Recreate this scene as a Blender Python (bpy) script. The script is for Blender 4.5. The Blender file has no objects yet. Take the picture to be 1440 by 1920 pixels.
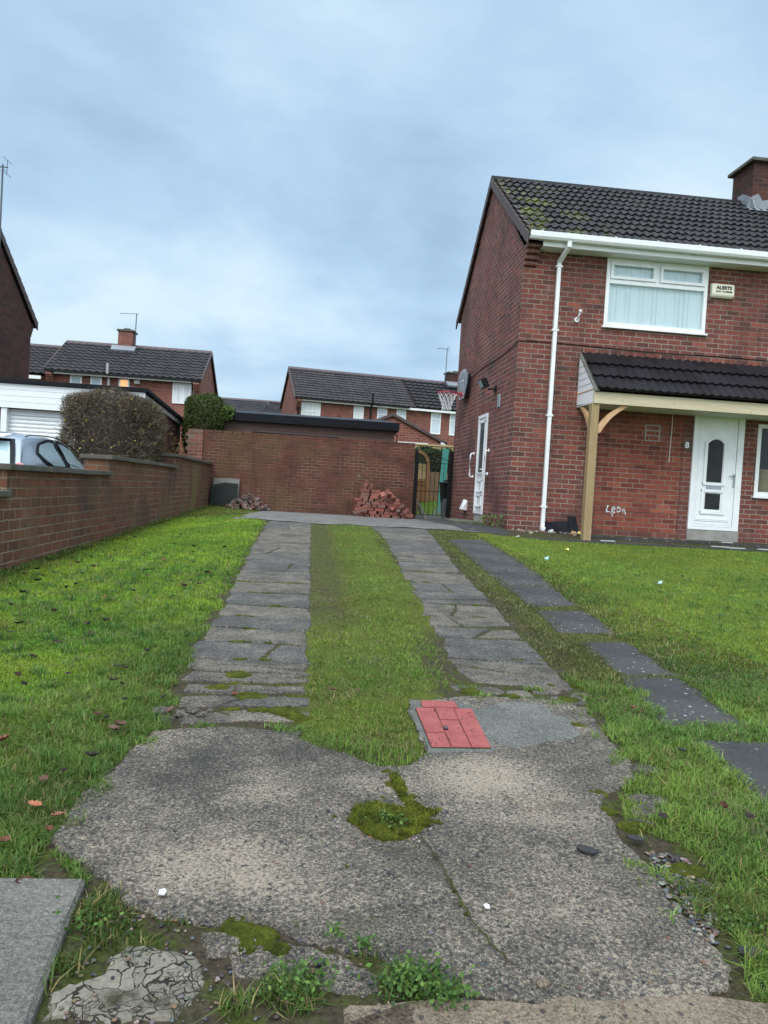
import bpy, bmesh, math, random
import numpy as np
from mathutils import Vector, Matrix, Euler, noise as mnoise
R = math.radians
S = bpy.context.scene
COL = S.collection
# ------------------------------------------------------------ camera, sky, sun, exposure
YAW, PITCH, ROLL, FPX = 0.09816243, -0.02856472, 0.05866773, 1420.0
fw = Vector((math.sin(YAW)*math.cos(PITCH), math.cos(YAW)*math.cos(PITCH), math.sin(PITCH)))
rt0 = Vector((math.cos(YAW), -math.sin(YAW), 0)); up0 = rt0.cross(fw)
rt = rt0*math.cos(ROLL) + up0*math.sin(ROLL); up = -rt0*math.sin(ROLL) + up0*math.cos(ROLL)
cam = bpy.data.objects.new('camera', bpy.data.cameras.new('camera')); COL.objects.link(cam)
cam.matrix_world = Matrix(((rt.x, up.x, -fw.x, 0), (rt.y, up.y, -fw.y, 0), (rt.z, up.z, -fw.z, 0.56), (0, 0, 0, 1)))
cam.data.sensor_fit = 'VERTICAL'; cam.data.sensor_height = 36; cam.data.lens = FPX/1920*36
cam.data.clip_start = 0.05; cam.data.clip_end = 2000
S.camera = cam
SUN_EL, SUN_AZ = R(48), R(205)          # azimuth clockwise from +Y: behind the camera, a little left
W = bpy.data.worlds.new('World'); S.world = W; W.use_nodes = True
wn, wl = W.node_tree.nodes, W.node_tree.links
for n in list(wn): wn.remove(n)
def N(t, **k):
    n = wn.new(t)
    for a, b in k.items(): setattr(n, a, b)
    return n
sky = N('ShaderNodeTexSky', sky_type='NISHITA', sun_disc=False); sky.sun_elevation = SUN_EL; sky.sun_rotation = SUN_AZ
tc = N('ShaderNodeTexCoord'); sep = N('ShaderNodeSeparateXYZ'); wl.new(tc.outputs['Generated'], sep.inputs[0])
def wm(op, a, b=None, c=None, clamp=False):
    n = N('ShaderNodeMath', operation=op, use_clamp=clamp)
    for i, q in enumerate((a, b, c)):
        if q is None: continue
        if isinstance(q, (int, float)): n.inputs[i].default_value = q
        else: wl.new(q, n.inputs[i])
    return n.outputs[0]
zz = wm('MAXIMUM', sep.outputs[2], 0.0)
den = wm('ADD', zz, 0.22)
cx = wm('DIVIDE', sep.outputs[0], den); cy = wm('DIVIDE', sep.outputs[1], den)
cmb = N('ShaderNodeCombineXYZ'); wl.new(cx, cmb.inputs[0]); wl.new(cy, cmb.inputs[1])
def cloud(scale, detail, off):
    mp = N('ShaderNodeMapping'); mp.inputs['Location'].default_value = off; wl.new(cmb.outputs[0], mp.inputs['Vector'])
    n = N('ShaderNodeTexNoise'); n.inputs['Scale'].default_value = scale; n.inputs['Detail'].default_value = detail
    n.inputs['Roughness'].default_value = 0.52; n.inputs['Distortion'].default_value = 0.3
    wl.new(mp.outputs[0], n.inputs['Vector']); return n.outputs['Fac']
c1 = cloud(0.75, 5, (3.1, 1.7, 0)); c2 = cloud(2.1, 6, (0.4, 5.2, 0))
cl = wm('ADD', wm('MULTIPLY', c1, 0.62), wm('MULTIPLY', c2, 0.38))
# brighter and whiter close above the rooftops, as where the cloud base thins
cl = wm('ADD', cl, wm('MULTIPLY', wm('SUBTRACT', 0.22, zz), 0.16))
# thin bright cloud low down over the rooftops straight ahead
dx_ = wm('DIVIDE', wm('SUBTRACT', sep.outputs[0], 0.06), 0.34); gl_ = wm('MAXIMUM', wm('SUBTRACT', 1.0, wm('MULTIPLY', dx_, dx_)), 0.0)
gz_ = wm('MAXIMUM', wm('SUBTRACT', 1.0, wm('DIVIDE', zz, 0.24)), 0.0); fw_ = wm('GREATER_THAN', sep.outputs[1], 0.0)
cl = wm('ADD', cl, wm('MULTIPLY', wm('MULTIPLY', wm('MULTIPLY', gl_, gz_), fw_), 0.15))
rp = N('ShaderNodeValToRGB'); wl.new(cl, rp.inputs[0])
el = rp.color_ramp.elements
el[0].position = 0.345; el[0].color = (0.225, 0.335, 0.450, 1)
el[1].position = 0.595; el[1].color = (0.455, 0.562, 0.645, 1)
e = el.new(0.46); e.color = (0.305, 0.435, 0.562, 1)
# an overcast sky is brightest overhead (above the frame); gain behind the camera is added to light front walls
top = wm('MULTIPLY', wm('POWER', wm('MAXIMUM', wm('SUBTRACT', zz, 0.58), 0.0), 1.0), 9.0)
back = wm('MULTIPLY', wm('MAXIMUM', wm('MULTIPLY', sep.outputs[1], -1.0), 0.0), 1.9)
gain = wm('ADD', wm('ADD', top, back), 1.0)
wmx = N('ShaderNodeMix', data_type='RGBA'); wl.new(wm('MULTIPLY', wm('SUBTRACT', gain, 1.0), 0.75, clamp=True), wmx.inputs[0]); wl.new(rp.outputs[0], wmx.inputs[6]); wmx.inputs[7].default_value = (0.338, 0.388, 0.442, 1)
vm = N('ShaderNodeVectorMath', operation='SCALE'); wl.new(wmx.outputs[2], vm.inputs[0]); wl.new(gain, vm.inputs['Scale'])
vs = N('ShaderNodeVectorMath', operation='SCALE'); wl.new(sky.outputs[0], vs.inputs[0]); vs.inputs['Scale'].default_value = 0.08
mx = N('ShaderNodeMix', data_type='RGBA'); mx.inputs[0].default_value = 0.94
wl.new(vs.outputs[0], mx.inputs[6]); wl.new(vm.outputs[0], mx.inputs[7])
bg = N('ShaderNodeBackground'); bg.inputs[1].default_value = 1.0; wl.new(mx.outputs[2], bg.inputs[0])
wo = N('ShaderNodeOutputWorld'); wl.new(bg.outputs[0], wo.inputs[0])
sd = bpy.data.lights.new('sun', 'SUN'); sd.energy = 1.1; sd.angle = R(30); sd.color = (1, 0.96, 0.91)
sun = bpy.data.objects.new('sun', sd); COL.objects.link(sun)
sdir = Vector((math.sin(SUN_AZ)*math.cos(SUN_EL), math.cos(SUN_AZ)*math.cos(SUN_EL), math.sin(SUN_EL)))
sun.rotation_euler = sdir.to_track_quat('Z', 'Y').to_euler()
S.view_settings.view_transform = 'Standard'; S.view_settings.look = 'None'
S.view_settings.exposure = 0.72; S.view_settings.gamma = 1.0
S.view_settings.use_curve_mapping = False

# ------------------------------------------------------------ node helpers
class MT:
    def __init__(s, name):
        s.m = bpy.data.materials.new(name); s.m.use_nodes = True
        s.n, s.l = s.m.node_tree.nodes, s.m.node_tree.links
        for n in list(s.n): s.n.remove(n)
        s.out = s.n.new('ShaderNodeOutputMaterial'); s.b = s.n.new('ShaderNodeBsdfPrincipled')
        s.l.new(s.b.outputs[0], s.out.inputs[0]); s._tc = None
    def link(s, q, sock):
        if isinstance(q, (int, float)): sock.default_value = q
        elif isinstance(q, (tuple, list)): sock.default_value = (*q, 1) if len(q) == 3 and len(sock.default_value) == 4 else q
        else: s.l.new(q, sock)
    def tc(s, o='Object'):
        if s._tc is None: s._tc = s.n.new('ShaderNodeTexCoord')
        return s._tc.outputs[o]
    def math(s, op, a, b=None, c=None, clamp=False):
        n = s.n.new('ShaderNodeMath'); n.operation = op; n.use_clamp = clamp
        for i, q in enumerate((a, b, c)):
            if q is not None: s.link(q, n.inputs[i])
        return n.outputs[0]
    def sep(s, v):
        n = s.n.new('ShaderNodeSeparateXYZ'); s.l.new(v, n.inputs[0]); return n.outputs
    def comb(s, x, y, z=0.0):
        n = s.n.new('ShaderNodeCombineXYZ')
        for i, q in enumerate((x, y, z)): s.link(q, n.inputs[i])
        return n.outputs[0]
    def map(s, v, scale=(1, 1, 1), loc=(0, 0, 0), rot=(0, 0, 0)):
        n = s.n.new('ShaderNodeMapping'); s.l.new(v, n.inputs[0])
        n.inputs['Scale'].default_value = scale; n.inputs['Location'].default_value = loc; n.inputs['Rotation'].default_value = rot
        return n.outputs[0]
    def noise(s, scale, detail=4, rough=0.55, v=None, o='Fac', dist=0.0):
        n = s.n.new('ShaderNodeTexNoise'); s.l.new(v if v is not None else s.tc(), n.inputs['Vector'])
        n.inputs['Scale'].default_value = scale; n.inputs['Detail'].default_value = detail; n.inputs['Roughness'].default_value = rough
        n.inputs['Distortion'].default_value = dist
        return n.outputs[o]
    def voro(s, scale, v=None, feat='F1', o='Distance', rand=1.0):
        n = s.n.new('ShaderNodeTexVoronoi'); n.feature = feat; s.l.new(v if v is not None else s.tc(), n.inputs['Vector'])
        n.inputs['Scale'].default_value = scale; n.inputs['Randomness'].default_value = rand
        return n.outputs[o]
    def ramp(s, f, stops, interp='LINEAR'):
        n = s.n.new('ShaderNodeValToRGB'); s.l.new(f, n.inputs[0]); cr = n.color_ramp; cr.interpolation = interp
        while len(cr.elements) < len(stops): cr.elements.new(0.5)
        for e, (p, c) in zip(cr.elements, stops):
            e.position = p; e.color = (c, c, c, 1) if isinstance(c, (int, float)) else (*c, 1)
        return n.outputs[0]
    def mix(s, f, a, b, mode='MIX'):
        n = s.n.new('ShaderNodeMix'); n.data_type = 'RGBA'; n.blend_type = mode
        s.link(f, n.inputs[0]); s.link(a, n.inputs[6]); s.link(b, n.inputs[7]); return n.outputs[2]
    def smooth(s, f, a, b):
        n = s.n.new('ShaderNodeMapRange'); n.interpolation_type = 'SMOOTHSTEP'; s.link(f, n.inputs[0])
        n.inputs[1].default_value = a; n.inputs[2].default_value = b; return n.outputs[0]
    def bump(s, h, strength=0.5, dist=0.01):
        n = s.n.new('ShaderNodeBump'); n.inputs['Strength'].default_value = strength; n.inputs['Distance'].default_value = dist
        s.l.new(h, n.inputs['Height']); s.l.new(n.outputs[0], s.b.inputs['Normal'])
    def set(s, color=None, rough=None, metal=None, spec=None):
        if color is not None: s.link(color, s.b.inputs['Base Color'])
        if rough is not None: s.link(rough, s.b.inputs['Roughness'])
        if metal is not None: s.link(metal, s.b.inputs['Metallic'])
        if spec is not None: s.link(spec, s.b.inputs['Specular IOR Level'])
        return s.m
def plain(name, c, rough=0.5, var=0.12, scale=6, metal=0.0, bump=0.0, spec=0.5, fine=60):
    t = MT(name); n = t.noise(scale, 5, 0.6); n2 = t.noise(fine, 3, 0.6)
    k = t.math('ADD', t.math('MULTIPLY', n, 0.7), t.math('MULTIPLY', n2, 0.3))
    lo = tuple(q*(1-var) for q in c); hi = tuple(min(1, q*(1+var)) for q in c)
    t.set(t.ramp(k, [(0.3, lo), (0.7, hi)]), rough, metal, spec)
    if bump: t.bump(n2, bump, 0.004)
    return t.m
def wall_uv(t, swap=False, jit=0.004):
    """u runs along the wall, v up it, both in metres, whichever way the wall faces"""
    p = t.sep(t.tc()); nn = t.sep(t.tc('Normal'))
    ax = t.math('GREATER_THAN', t.math('ABSOLUTE', nn[0]), 0.6)
    u = t.math('ADD', t.math('MULTIPLY', p[1], ax), t.math('MULTIPLY', p[0], t.math('SUBTRACT', 1.0, ax)))
    flat = t.math('GREATER_THAN', t.math('ABSOLUTE', nn[2]), 0.7)
    v = t.math('ADD', t.math('MULTIPLY', p[2], t.math('SUBTRACT', 1.0, flat)), t.math('MULTIPLY', p[1], flat))
    d = t.n.new('ShaderNodeTexNoise'); t.l.new(t.tc(), d.inputs['Vector']); d.inputs['Scale'].default_value = 9; d.inputs['Detail'].default_value = 2
    ds = t.sep(d.outputs['Color'])
    u = t.math('ADD', u, t.math('MULTIPLY', t.math('SUBTRACT', ds[0], 0.5), jit*2)); v = t.math('ADD', v, t.math('MULTIPLY', t.math('SUBTRACT', ds[1], 0.5), jit*2))
    return t.comb(v, u) if swap else t.comb(u, v)
def brick(name, pal, mortar, w=0.235, h=0.086, ms=0.0085, swap=False, dirt=0.25, dirtc=(0.03, 0.022, 0.02), algae=0.0, algc=(0.09, 0.075, 0.02), algz=None, bloom=0.0, mort2=None, bump=0.7, rough=0.85, jit=0.004, patch=None):
    t = MT(name); uv = wall_uv(t, swap, jit)
    bt = t.n.new('ShaderNodeTexBrick'); t.l.new(uv, bt.inputs['Vector'])
    for k, q in (('Scale', 1), ('Mortar Size', ms), ('Mortar Smooth', 0.25), ('Bias', 0), ('Brick Width', w), ('Row Height', h)): bt.inputs[k].default_value = q
    bt.inputs['Color1'].default_value = (0, 0, 0, 1); bt.inputs['Color2'].default_value = (1, 1, 1, 1); bt.inputs['Mortar'].default_value = (.5, .5, .5, 1)
    m = t.n.new('ShaderNodeSeparateColor'); t.l.new(bt.outputs['Color'], m.inputs[0])
    k = len(pal); c = t.ramp(m.outputs[0], [(0.5*i/(k-1)+0.25 if False else i/(k-1), q) for i, q in enumerate(pal)])
    fine = t.noise(55, 4, 0.65); mid = t.noise(7, 4, 0.6); big = t.noise(0.9, 5, 0.6)
    c = t.mix(0.55, c, t.ramp(fine, [(0.3, 0.55), (0.72, 1.0)]), 'MULTIPLY')
    c = t.mix(0.45, c, t.ramp(mid, [(0.3, 0.6), (0.7, 1.0)]), 'MULTIPLY')
    if bloom: c = t.mix(t.math('MULTIPLY', t.smooth(t.noise(3.0, 5, 0.7), 0.52, 0.8), bloom), c, (0.34, 0.30, 0.28))
    mc = t.mix(t.smooth(t.noise(1.3, 4, 0.6), 0.35, 0.65), mortar, mort2 or tuple(q*0.6 for q in mortar))
    mc = t.mix(0.5, mc, t.ramp(t.noise(40, 3), [(0.3, 0.55), (0.7, 1.0)]), 'MULTIPLY')
    c = t.mix(bt.outputs['Fac'], c, mc)
    if dirt: c = t.mix(t.math('MULTIPLY', t.smooth(big, 0.48, 0.72), dirt), c, dirtc)
    if dirt:
        sk_ = t.smooth(t.noise(1.0, 5, 0.65, v=t.map(t.tc(), (5.5, 5.5, 0.45), (2, 7, 0))), 0.52, 0.70); c = t.mix(t.math('MULTIPLY', sk_, 0.34), c, tuple(q*0.8 for q in dirtc))
    if algae:
        a = t.smooth(t.noise(1.1, 5, 0.65, v=t.map(t.tc(), (1, 1, 0.6), (5, 3, 1))), 0.42, 0.66)
        if patch: a = t.math('MULTIPLY', a, patch(t))
        c = t.mix(t.math('MULTIPLY', a, algae), c, algc)
    t.set(c, rough, spec=0.25)
    hgt = t.math('ADD', t.math('MULTIPLY', t.math('SUBTRACT', 1.0, bt.outputs['Fac']), 1.0), t.math('MULTIPLY', fine, 0.35))
    t.bump(hgt, bump, 0.008)
    return t.m

# ------------------------------------------------------------ object helpers
ORG = {}
def tag(o, label=None, cat=None, group=None, kind=None):
    if label: o['label'] = label
    if cat: o['category'] = cat
    if group: o['group'] = group
    if kind: o['kind'] = kind
    return o
def thing(name, label, cat, loc=(0, 0, 0), group=None, rz=0.0, local=False):
    o = bpy.data.objects.new(name, None); COL.objects.link(o); o.location = loc; o.rotation_euler = (0, 0, rz)
    o.empty_display_size = 0.2
    ORG[o] = Vector((0, 0, 0)) if local else Vector(loc)
    return tag(o, label, cat, group)
def link_mesh(name, me, mats, parent=None):
    o = bpy.data.objects.new(name, me); COL.objects.link(o)
    for m in (mats if isinstance(mats, (list, tuple)) else [mats]): me.materials.append(m)
    if parent is not None: o.parent = parent; ORG[o] = ORG[parent]
    return o
class MB:
    def __init__(s): s.v = []; s.f = []; s.mi = []; s.k = 0
    def add(s, vs, fs):
        b = len(s.v); s.v += [tuple(q) for q in vs]; s.f += [tuple(i+b for i in f) for f in fs]; s.mi += [s.k]*len(fs); return s
    def box(s, x0, x1, y0, y1, z0, z1):
        return s.add([(x0, y0, z0), (x1, y0, z0), (x1, y1, z0), (x0, y1, z0), (x0, y0, z1), (x1, y0, z1), (x1, y1, z1), (x0, y1, z1)],
                     [(3, 2, 1, 0), (4, 5, 6, 7), (0, 1, 5, 4), (1, 2, 6, 5), (2, 3, 7, 6), (3, 0, 4, 7)])
    def obox(s, c, size, rot):
        m = Euler(rot).to_matrix(); hx, hy, hz = (q/2 for q in size); c = Vector(c)
        P = [c + m @ Vector((a*hx, b*hy, d*hz)) for d in (-1, 1) for a, b in ((-1, -1), (1, -1), (1, 1), (-1, 1))]
        return s.add(P, [(3, 2, 1, 0), (4, 5, 6, 7), (0, 1, 5, 4), (1, 2, 6, 5), (2, 3, 7, 6), (3, 0, 4, 7)])
    def poly(s, pts): return s.add(pts, [tuple(range(len(pts)))])
    def prism(s, pts, axis, a, b):
        f = {'x': lambda p, t: (t, p[0], p[1]), 'y': lambda p, t: (p[0], t, p[1]), 'z': lambda p, t: (p[0], p[1], t)}[axis]
        n = len(pts)
        return s.add([f(p, a) for p in pts] + [f(p, b) for p in pts],
                     [tuple(range(n))[::-1], tuple(range(n, 2*n))] + [(i, (i+1) % n, n+(i+1) % n, n+i) for i in range(n)])
    def tube(s, path, r, n=8, closed=False):
        P = [Vector(p) for p in path]; m = len(P); vs = []
        up = Vector((0, 0, 1)); 
        for i, p in enumerate(P):
            if closed: d = P[(i+1) % m] - P[i-1]
            else: d = P[min(i+1, m-1)] - P[max(i-1, 0)]
            d.normalize(); a = d.cross(up)
            if a.length < 1e-3: a = d.cross(Vector((0, 1, 0)))
            a.normalize(); b = a.cross(d); rr = r[i] if isinstance(r, (list, tuple)) else r
            vs += [p + a*math.cos(2*math.pi*k/n)*rr + b*math.sin(2*math.pi*k/n)*rr for k in range(n)]
        fs = [(i*n+k, i*n+(k+1) % n, (i+1) % m*n+(k+1) % n, (i+1) % m*n+k) for i in range(m if closed else m-1) for k in range(n)]
        if not closed: fs += [tuple(range(n))[::-1], tuple(range((m-1)*n, m*n))]
        return s.add(vs, fs)
    def build(s, name, mat, parent=None, smooth=False, bevel=0.0, at=None):
        o_ = ORG[parent] if parent is not None else Vector(at or (0, 0, 0))
        bm = bmesh.new(); V = [bm.verts.new((p[0]-o_[0], p[1]-o_[1], p[2]-o_[2])) for p in s.v]
        for f, k in zip(s.f, s.mi):
            try: bf = bm.faces.new([V[i] for i in f]); bf.material_index = k; bf.smooth = smooth
            except ValueError: pass
        bmesh.ops.recalc_face_normals(bm, faces=bm.faces)
        if bevel: bmesh.ops.bevel(bm, geom=bm.edges[:], offset=bevel, segments=2, profile=0.7, affect='EDGES', clamp_overlap=True)
        me = bpy.data.meshes.new(name); bm.to_mesh(me); bm.free()
        o = link_mesh(name, me, mat, parent)
        if parent is None: o.location = o_; ORG[o] = o_
        return o
def text_mesh(txt, size, mat, name, parent, pos, rotz=0.0, ext=0.002, off=0.0, fit=None):
    cu = bpy.data.curves.new(name, 'FONT'); cu.body = txt; cu.size = size; cu.extrude = ext; cu.align_x = 'CENTER'; cu.align_y = 'CENTER'; cu.offset = off
    to = bpy.data.objects.new(name, cu); COL.objects.link(to)
    me = bpy.data.meshes.new_from_object(to.evaluated_get(bpy.context.evaluated_depsgraph_get()))
    bpy.data.objects.remove(to)
    m = Matrix.Translation(Vector(pos) - ORG[parent]) @ Euler((math.pi/2, 0, rotz)).to_matrix().to_4x4()
    if fit:
        w = max(v.co.x for v in me.vertices) - min(v.co.x for v in me.vertices); m = m @ Matrix.Diagonal((fit/w, 1, 1, 1))
    me.transform(m); return link_mesh(name, me, mat, parent)
# ------------------------------------------------------------ terrain: the drive climbs to a crest by the house, then dips
GY = np.array([-200, 11.2, 12.0, 12.7, 13.3, 15.0, 18.5, 22.0, 400.0]); GZ = np.array([-7.86, -0.046, -0.02, -0.003, 0.0, -0.04, -0.105, -0.15, -0.15])
def sst(t): t = np.clip(t, 0, 1); return t*t*(3-2*t)
def gn(x, y):
    x = np.asarray(x, float); y = np.asarray(y, float)
    yy = np.maximum(y, 0.6)
    c = np.interp(yy, GY, GZ)
    wv = np.minimum(np.where(yy < 18.5, -0.384+0.0184*yy, -0.044-0.03*(yy-18.5)), np.where(yy < 5, c, 9))
    wv = np.maximum(wv, -0.5)
    a = sst((-0.75-x)/1.6); z = c*(1-a) + wv*a
    z = z - 0.075*sst((x-2.2)/2.0)*sst((yy-5)/5)*sst((12.6-yy)/0.5)
    nb = sst((-2.45-x)/0.2)
    z = z*(1-nb) + np.minimum(z, -0.42)*nb
    far = sst((yy-24)/6); z = z*(1-far) - 0.15*far
    return z + 0.45*sst((yy-19.2)/4.6)*sst((x-2.15)/0.35)*sst((27.5-yy)/1.5)*sst((8-x)/1.0)   # the back lawn rises beyond the gate
def g(x, y): return float(gn(x, y))
# ------------------------------------------------------------ materials
PAL = [(0.120, 0.054, 0.045), (0.175, 0.062, 0.048), (0.215, 0.067, 0.050), (0.245, 0.076, 0.055), (0.185, 0.070, 0.057), (0.33, 0.098, 0.066)]
M = {}
M['brick'] = brick('house_brick', PAL, (0.35, 0.275, 0.235), dirt=0.58, bloom=0.22, mort2=(0.19, 0.145, 0.125))
M['brick_infill'] = brick('infill_brick', [(0.16, 0.045, 0.032), (0.25, 0.065, 0.042), (0.30, 0.085, 0.05), (0.21, 0.055, 0.04), (0.37, 0.11, 0.062)], (0.32, 0.22, 0.18), dirt=0.12, bloom=0.18)
M['brick_soldier'] = brick('soldier_brick', PAL[1:], (0.22, 0.14, 0.12), swap=True, dirt=0.2)
M['brick_far'] = brick('far_brick', [(0.20, 0.062, 0.045), (0.27, 0.085, 0.058), (0.31, 0.10, 0.066), (0.24, 0.075, 0.05)], (0.36, 0.28, 0.24), dirt=0.12, ms=0.009)
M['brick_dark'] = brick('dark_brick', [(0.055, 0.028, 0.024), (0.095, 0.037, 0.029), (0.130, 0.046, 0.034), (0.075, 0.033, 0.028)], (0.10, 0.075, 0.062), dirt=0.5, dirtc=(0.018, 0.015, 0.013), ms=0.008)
def leftpatch(t):
    p = t.sep(t.tc()); return t.smooth(p[0], 2.2, -1.6)
M['brick_back'] = brick('garden_wall_brick', [(0.110, 0.048, 0.038), (0.155, 0.058, 0.043), (0.19, 0.068, 0.049), (0.13, 0.054, 0.042)], (0.25, 0.185, 0.125), w=0.225, h=0.075, ms=0.008, dirt=0.45, dirtc=(0.035, 0.024, 0.016), algae=0.62, algc=(0.110, 0.078, 0.034), patch=leftpatch, mort2=(0.055, 0.036, 0.028))
def farpatch(t):
    p = t.sep(t.tc()); return t.math('ADD', 0.25, t.smooth(p[1], -5.0, 4.0))
M['brick_bound'] = brick('boundary_brick', [(0.120, 0.055, 0.035), (0.172, 0.067, 0.040), (0.212, 0.080, 0.046), (0.155, 0.070, 0.041)], (0.27, 0.22, 0.165), w=0.235, h=0.086, ms=0.007, jit=0.009, bloom=0.22, dirt=0.6, dirtc=(0.045, 0.034, 0.026), algae=0.8, algc=(0.15, 0.125, 0.05), patch=farpatch, mort2=(0.15, 0.12, 0.09))
M['brick_pier'] = brick('pier_brick', [(0.26, 0.09, 0.07), (0.33, 0.12, 0.09), (0.20, 0.11, 0.08), (0.30, 0.20, 0.15)], (0.36, 0.31, 0.25), dirt=0.1)
M['pvc'] = plain('white_pvc', (0.76, 0.78, 0.78), 0.34, 0.09, scale=3.5)
M['pvc_soffit'] = plain('soffit_pvc', (0.74, 0.77, 0.77), 0.4, 0.04)
M['cladding'] = plain('white_cladding', (0.80, 0.82, 0.83), 0.4, 0.03)
M['black_metal'] = plain('black_metal', (0.006, 0.006, 0.007), 0.5, 0.3, spec=0.2)
M['black_plastic'] = plain('black_plastic', (0.007, 0.008, 0.009), 0.55, 0.3, spec=0.2)
M['grey_metal'] = plain('grey_metal', (0.35, 0.36, 0.37), 0.38, 0.15, metal=0.7)
M['lead'] = plain('lead_flashing', (0.20, 0.22, 0.24), 0.45, 0.3, scale=9)
M['coping'] = plain('coping_stone', (0.085, 0.078, 0.062), 0.9, 0.5, scale=5, bump=0.5)
M['cream'] = plain('cream_plastic', (0.72, 0.70, 0.56), 0.4, 0.05)
M['ink'] = plain('black_ink', (0.012, 0.012, 0.014), 0.6, 0.1)
M['white_paint'] = plain('white_paint', (0.78, 0.82, 0.82), 0.6, 0.15, scale=60)
M['concrete_plain'] = plain('plain_concrete', (0.27, 0.26, 0.23), 0.85, 0.3, scale=5, bump=0.4)
M['step'] = plain('mossy_step', (0.10, 0.10, 0.07), 0.9, 0.4, bump=0.5)
M['interior'] = plain('dark_room', (0.035, 0.035, 0.04), 0.9, 0.2)
M['blind'] = plain('blind_fabric', (0.82, 0.90, 0.92), 0.7, 0.03, fine=300)
M['net'] = plain('net_curtain', (0.70, 0.74, 0.76), 0.7, 0.1, scale=20)
def wood(name, a, b, rough=0.7, stretch=(1, 1, 14), axis=None, knots=0.5):
    t = MT(name); v = t.map(t.tc(), stretch)
    n = t.noise(3.2, 5, 0.6, v=v, dist=0.6); f = t.noise(26, 4, 0.6, v=v)
    c = t.ramp(t.math('ADD', t.math('MULTIPLY', n, 0.6), t.math('MULTIPLY', f, 0.4)), [(0.32, a), (0.68, b)])
    k = t.smooth(t.voro(3.2, v=t.map(t.tc(), (1.5, 1.5, 1.1))), 0.10, 0.03)
    c = t.mix(t.math('MULTIPLY', k, knots), c, tuple(q*0.45 for q in a)); t.set(c, rough, spec=0.3); t.bump(f, 0.25, 0.003); return t.m
M['new_timber'] = wood('new_timber', (0.46, 0.39, 0.255), (0.62, 0.545, 0.385), stretch=(0.35, 6, 6))
M['post_timber'] = wood('treated_timber', (0.235, 0.165, 0.082), (0.39, 0.285, 0.150), stretch=(7, 7, 0.4))
M['brace_timber'] = wood('brace_timber', (0.48, 0.28, 0.15), (0.62, 0.40, 0.22), stretch=(4, 4, 1.5))
M['shed_wood'] = wood('shed_boards', (0.080, 0.048, 0.038), (0.155, 0.098, 0.080), stretch=(0.5, 5, 7))
M['fence_wood'] = wood('fence_boards', (0.10, 0.062, 0.035), (0.185, 0.12, 0.07), stretch=(7, 7, 0.5))
M['pale_wood'] = wood('pale_fence', (0.42, 0.32, 0.15), (0.58, 0.47, 0.25), stretch=(7, 7, 0.5))
M['arch_wood'] = wood('arch_timber', (0.13, 0.065, 0.03), (0.25, 0.13, 0.06), stretch=(5, 5, 1))
M['turquoise'] = plain('turquoise_paint', (0.065, 0.31, 0.26), 0.55, 0.2, scale=8)
M['felt'] = plain('roof_felt', (0.010, 0.012, 0.015), 0.75, 0.3, scale=3, bump=0.4, spec=0.15)
M['felt_top'] = plain('roof_felt_top', (0.030, 0.036, 0.044), 0.75, 0.2, scale=2, bump=0.4, spec=0.2)
M['rim_red'] = plain('red_rim', (0.42, 0.035, 0.045), 0.4, 0.15)
M['cord'] = plain('white_cord', (0.72, 0.72, 0.72), 0.7, 0.1)
M['board'] = plain('backboard_plastic', (0.085, 0.105, 0.125), 0.3, 0.08)
M['floodglass'] = plain('flood_glass', (0.35, 0.42, 0.44), 0.15, 0.1)
M['letter_grey'] = plain('grey_plate', (0.30, 0.33, 0.36), 0.35, 0.1, metal=0.4)
M['plaque'] = plain('brown_plaque', (0.07, 0.055, 0.05), 0.6, 0.25, scale=30)
M['vent'] = plain('vent_plastic', (0.30, 0.34, 0.36), 0.5, 0.1)
M['terracotta'] = plain('terracotta', (0.18, 0.06, 0.04), 0.8, 0.2)
M['pipe_grey'] = plain('grey_pipe', (0.40, 0.40, 0.40), 0.5, 0.2, scale=14)
M['slate'] = plain('dark_slate', (0.022, 0.022, 0.024), 0.7, 0.35, scale=14, bump=0.3)
M['slab_board'] = plain('dark_panel', (0.018, 0.024, 0.021), 0.7, 0.3, scale=3, spec=0.15)
M['grey_slab'] = plain('grey_panel', (0.16, 0.16, 0.14), 0.85, 0.3, scale=4)
M['aerial'] = plain('aerial_metal', (0.10, 0.11, 0.13), 0.45, 0.2, metal=0.3)
M['wicker'] = plain('wicker', (0.34, 0.27, 0.14), 0.8, 0.3, scale=60)
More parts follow.
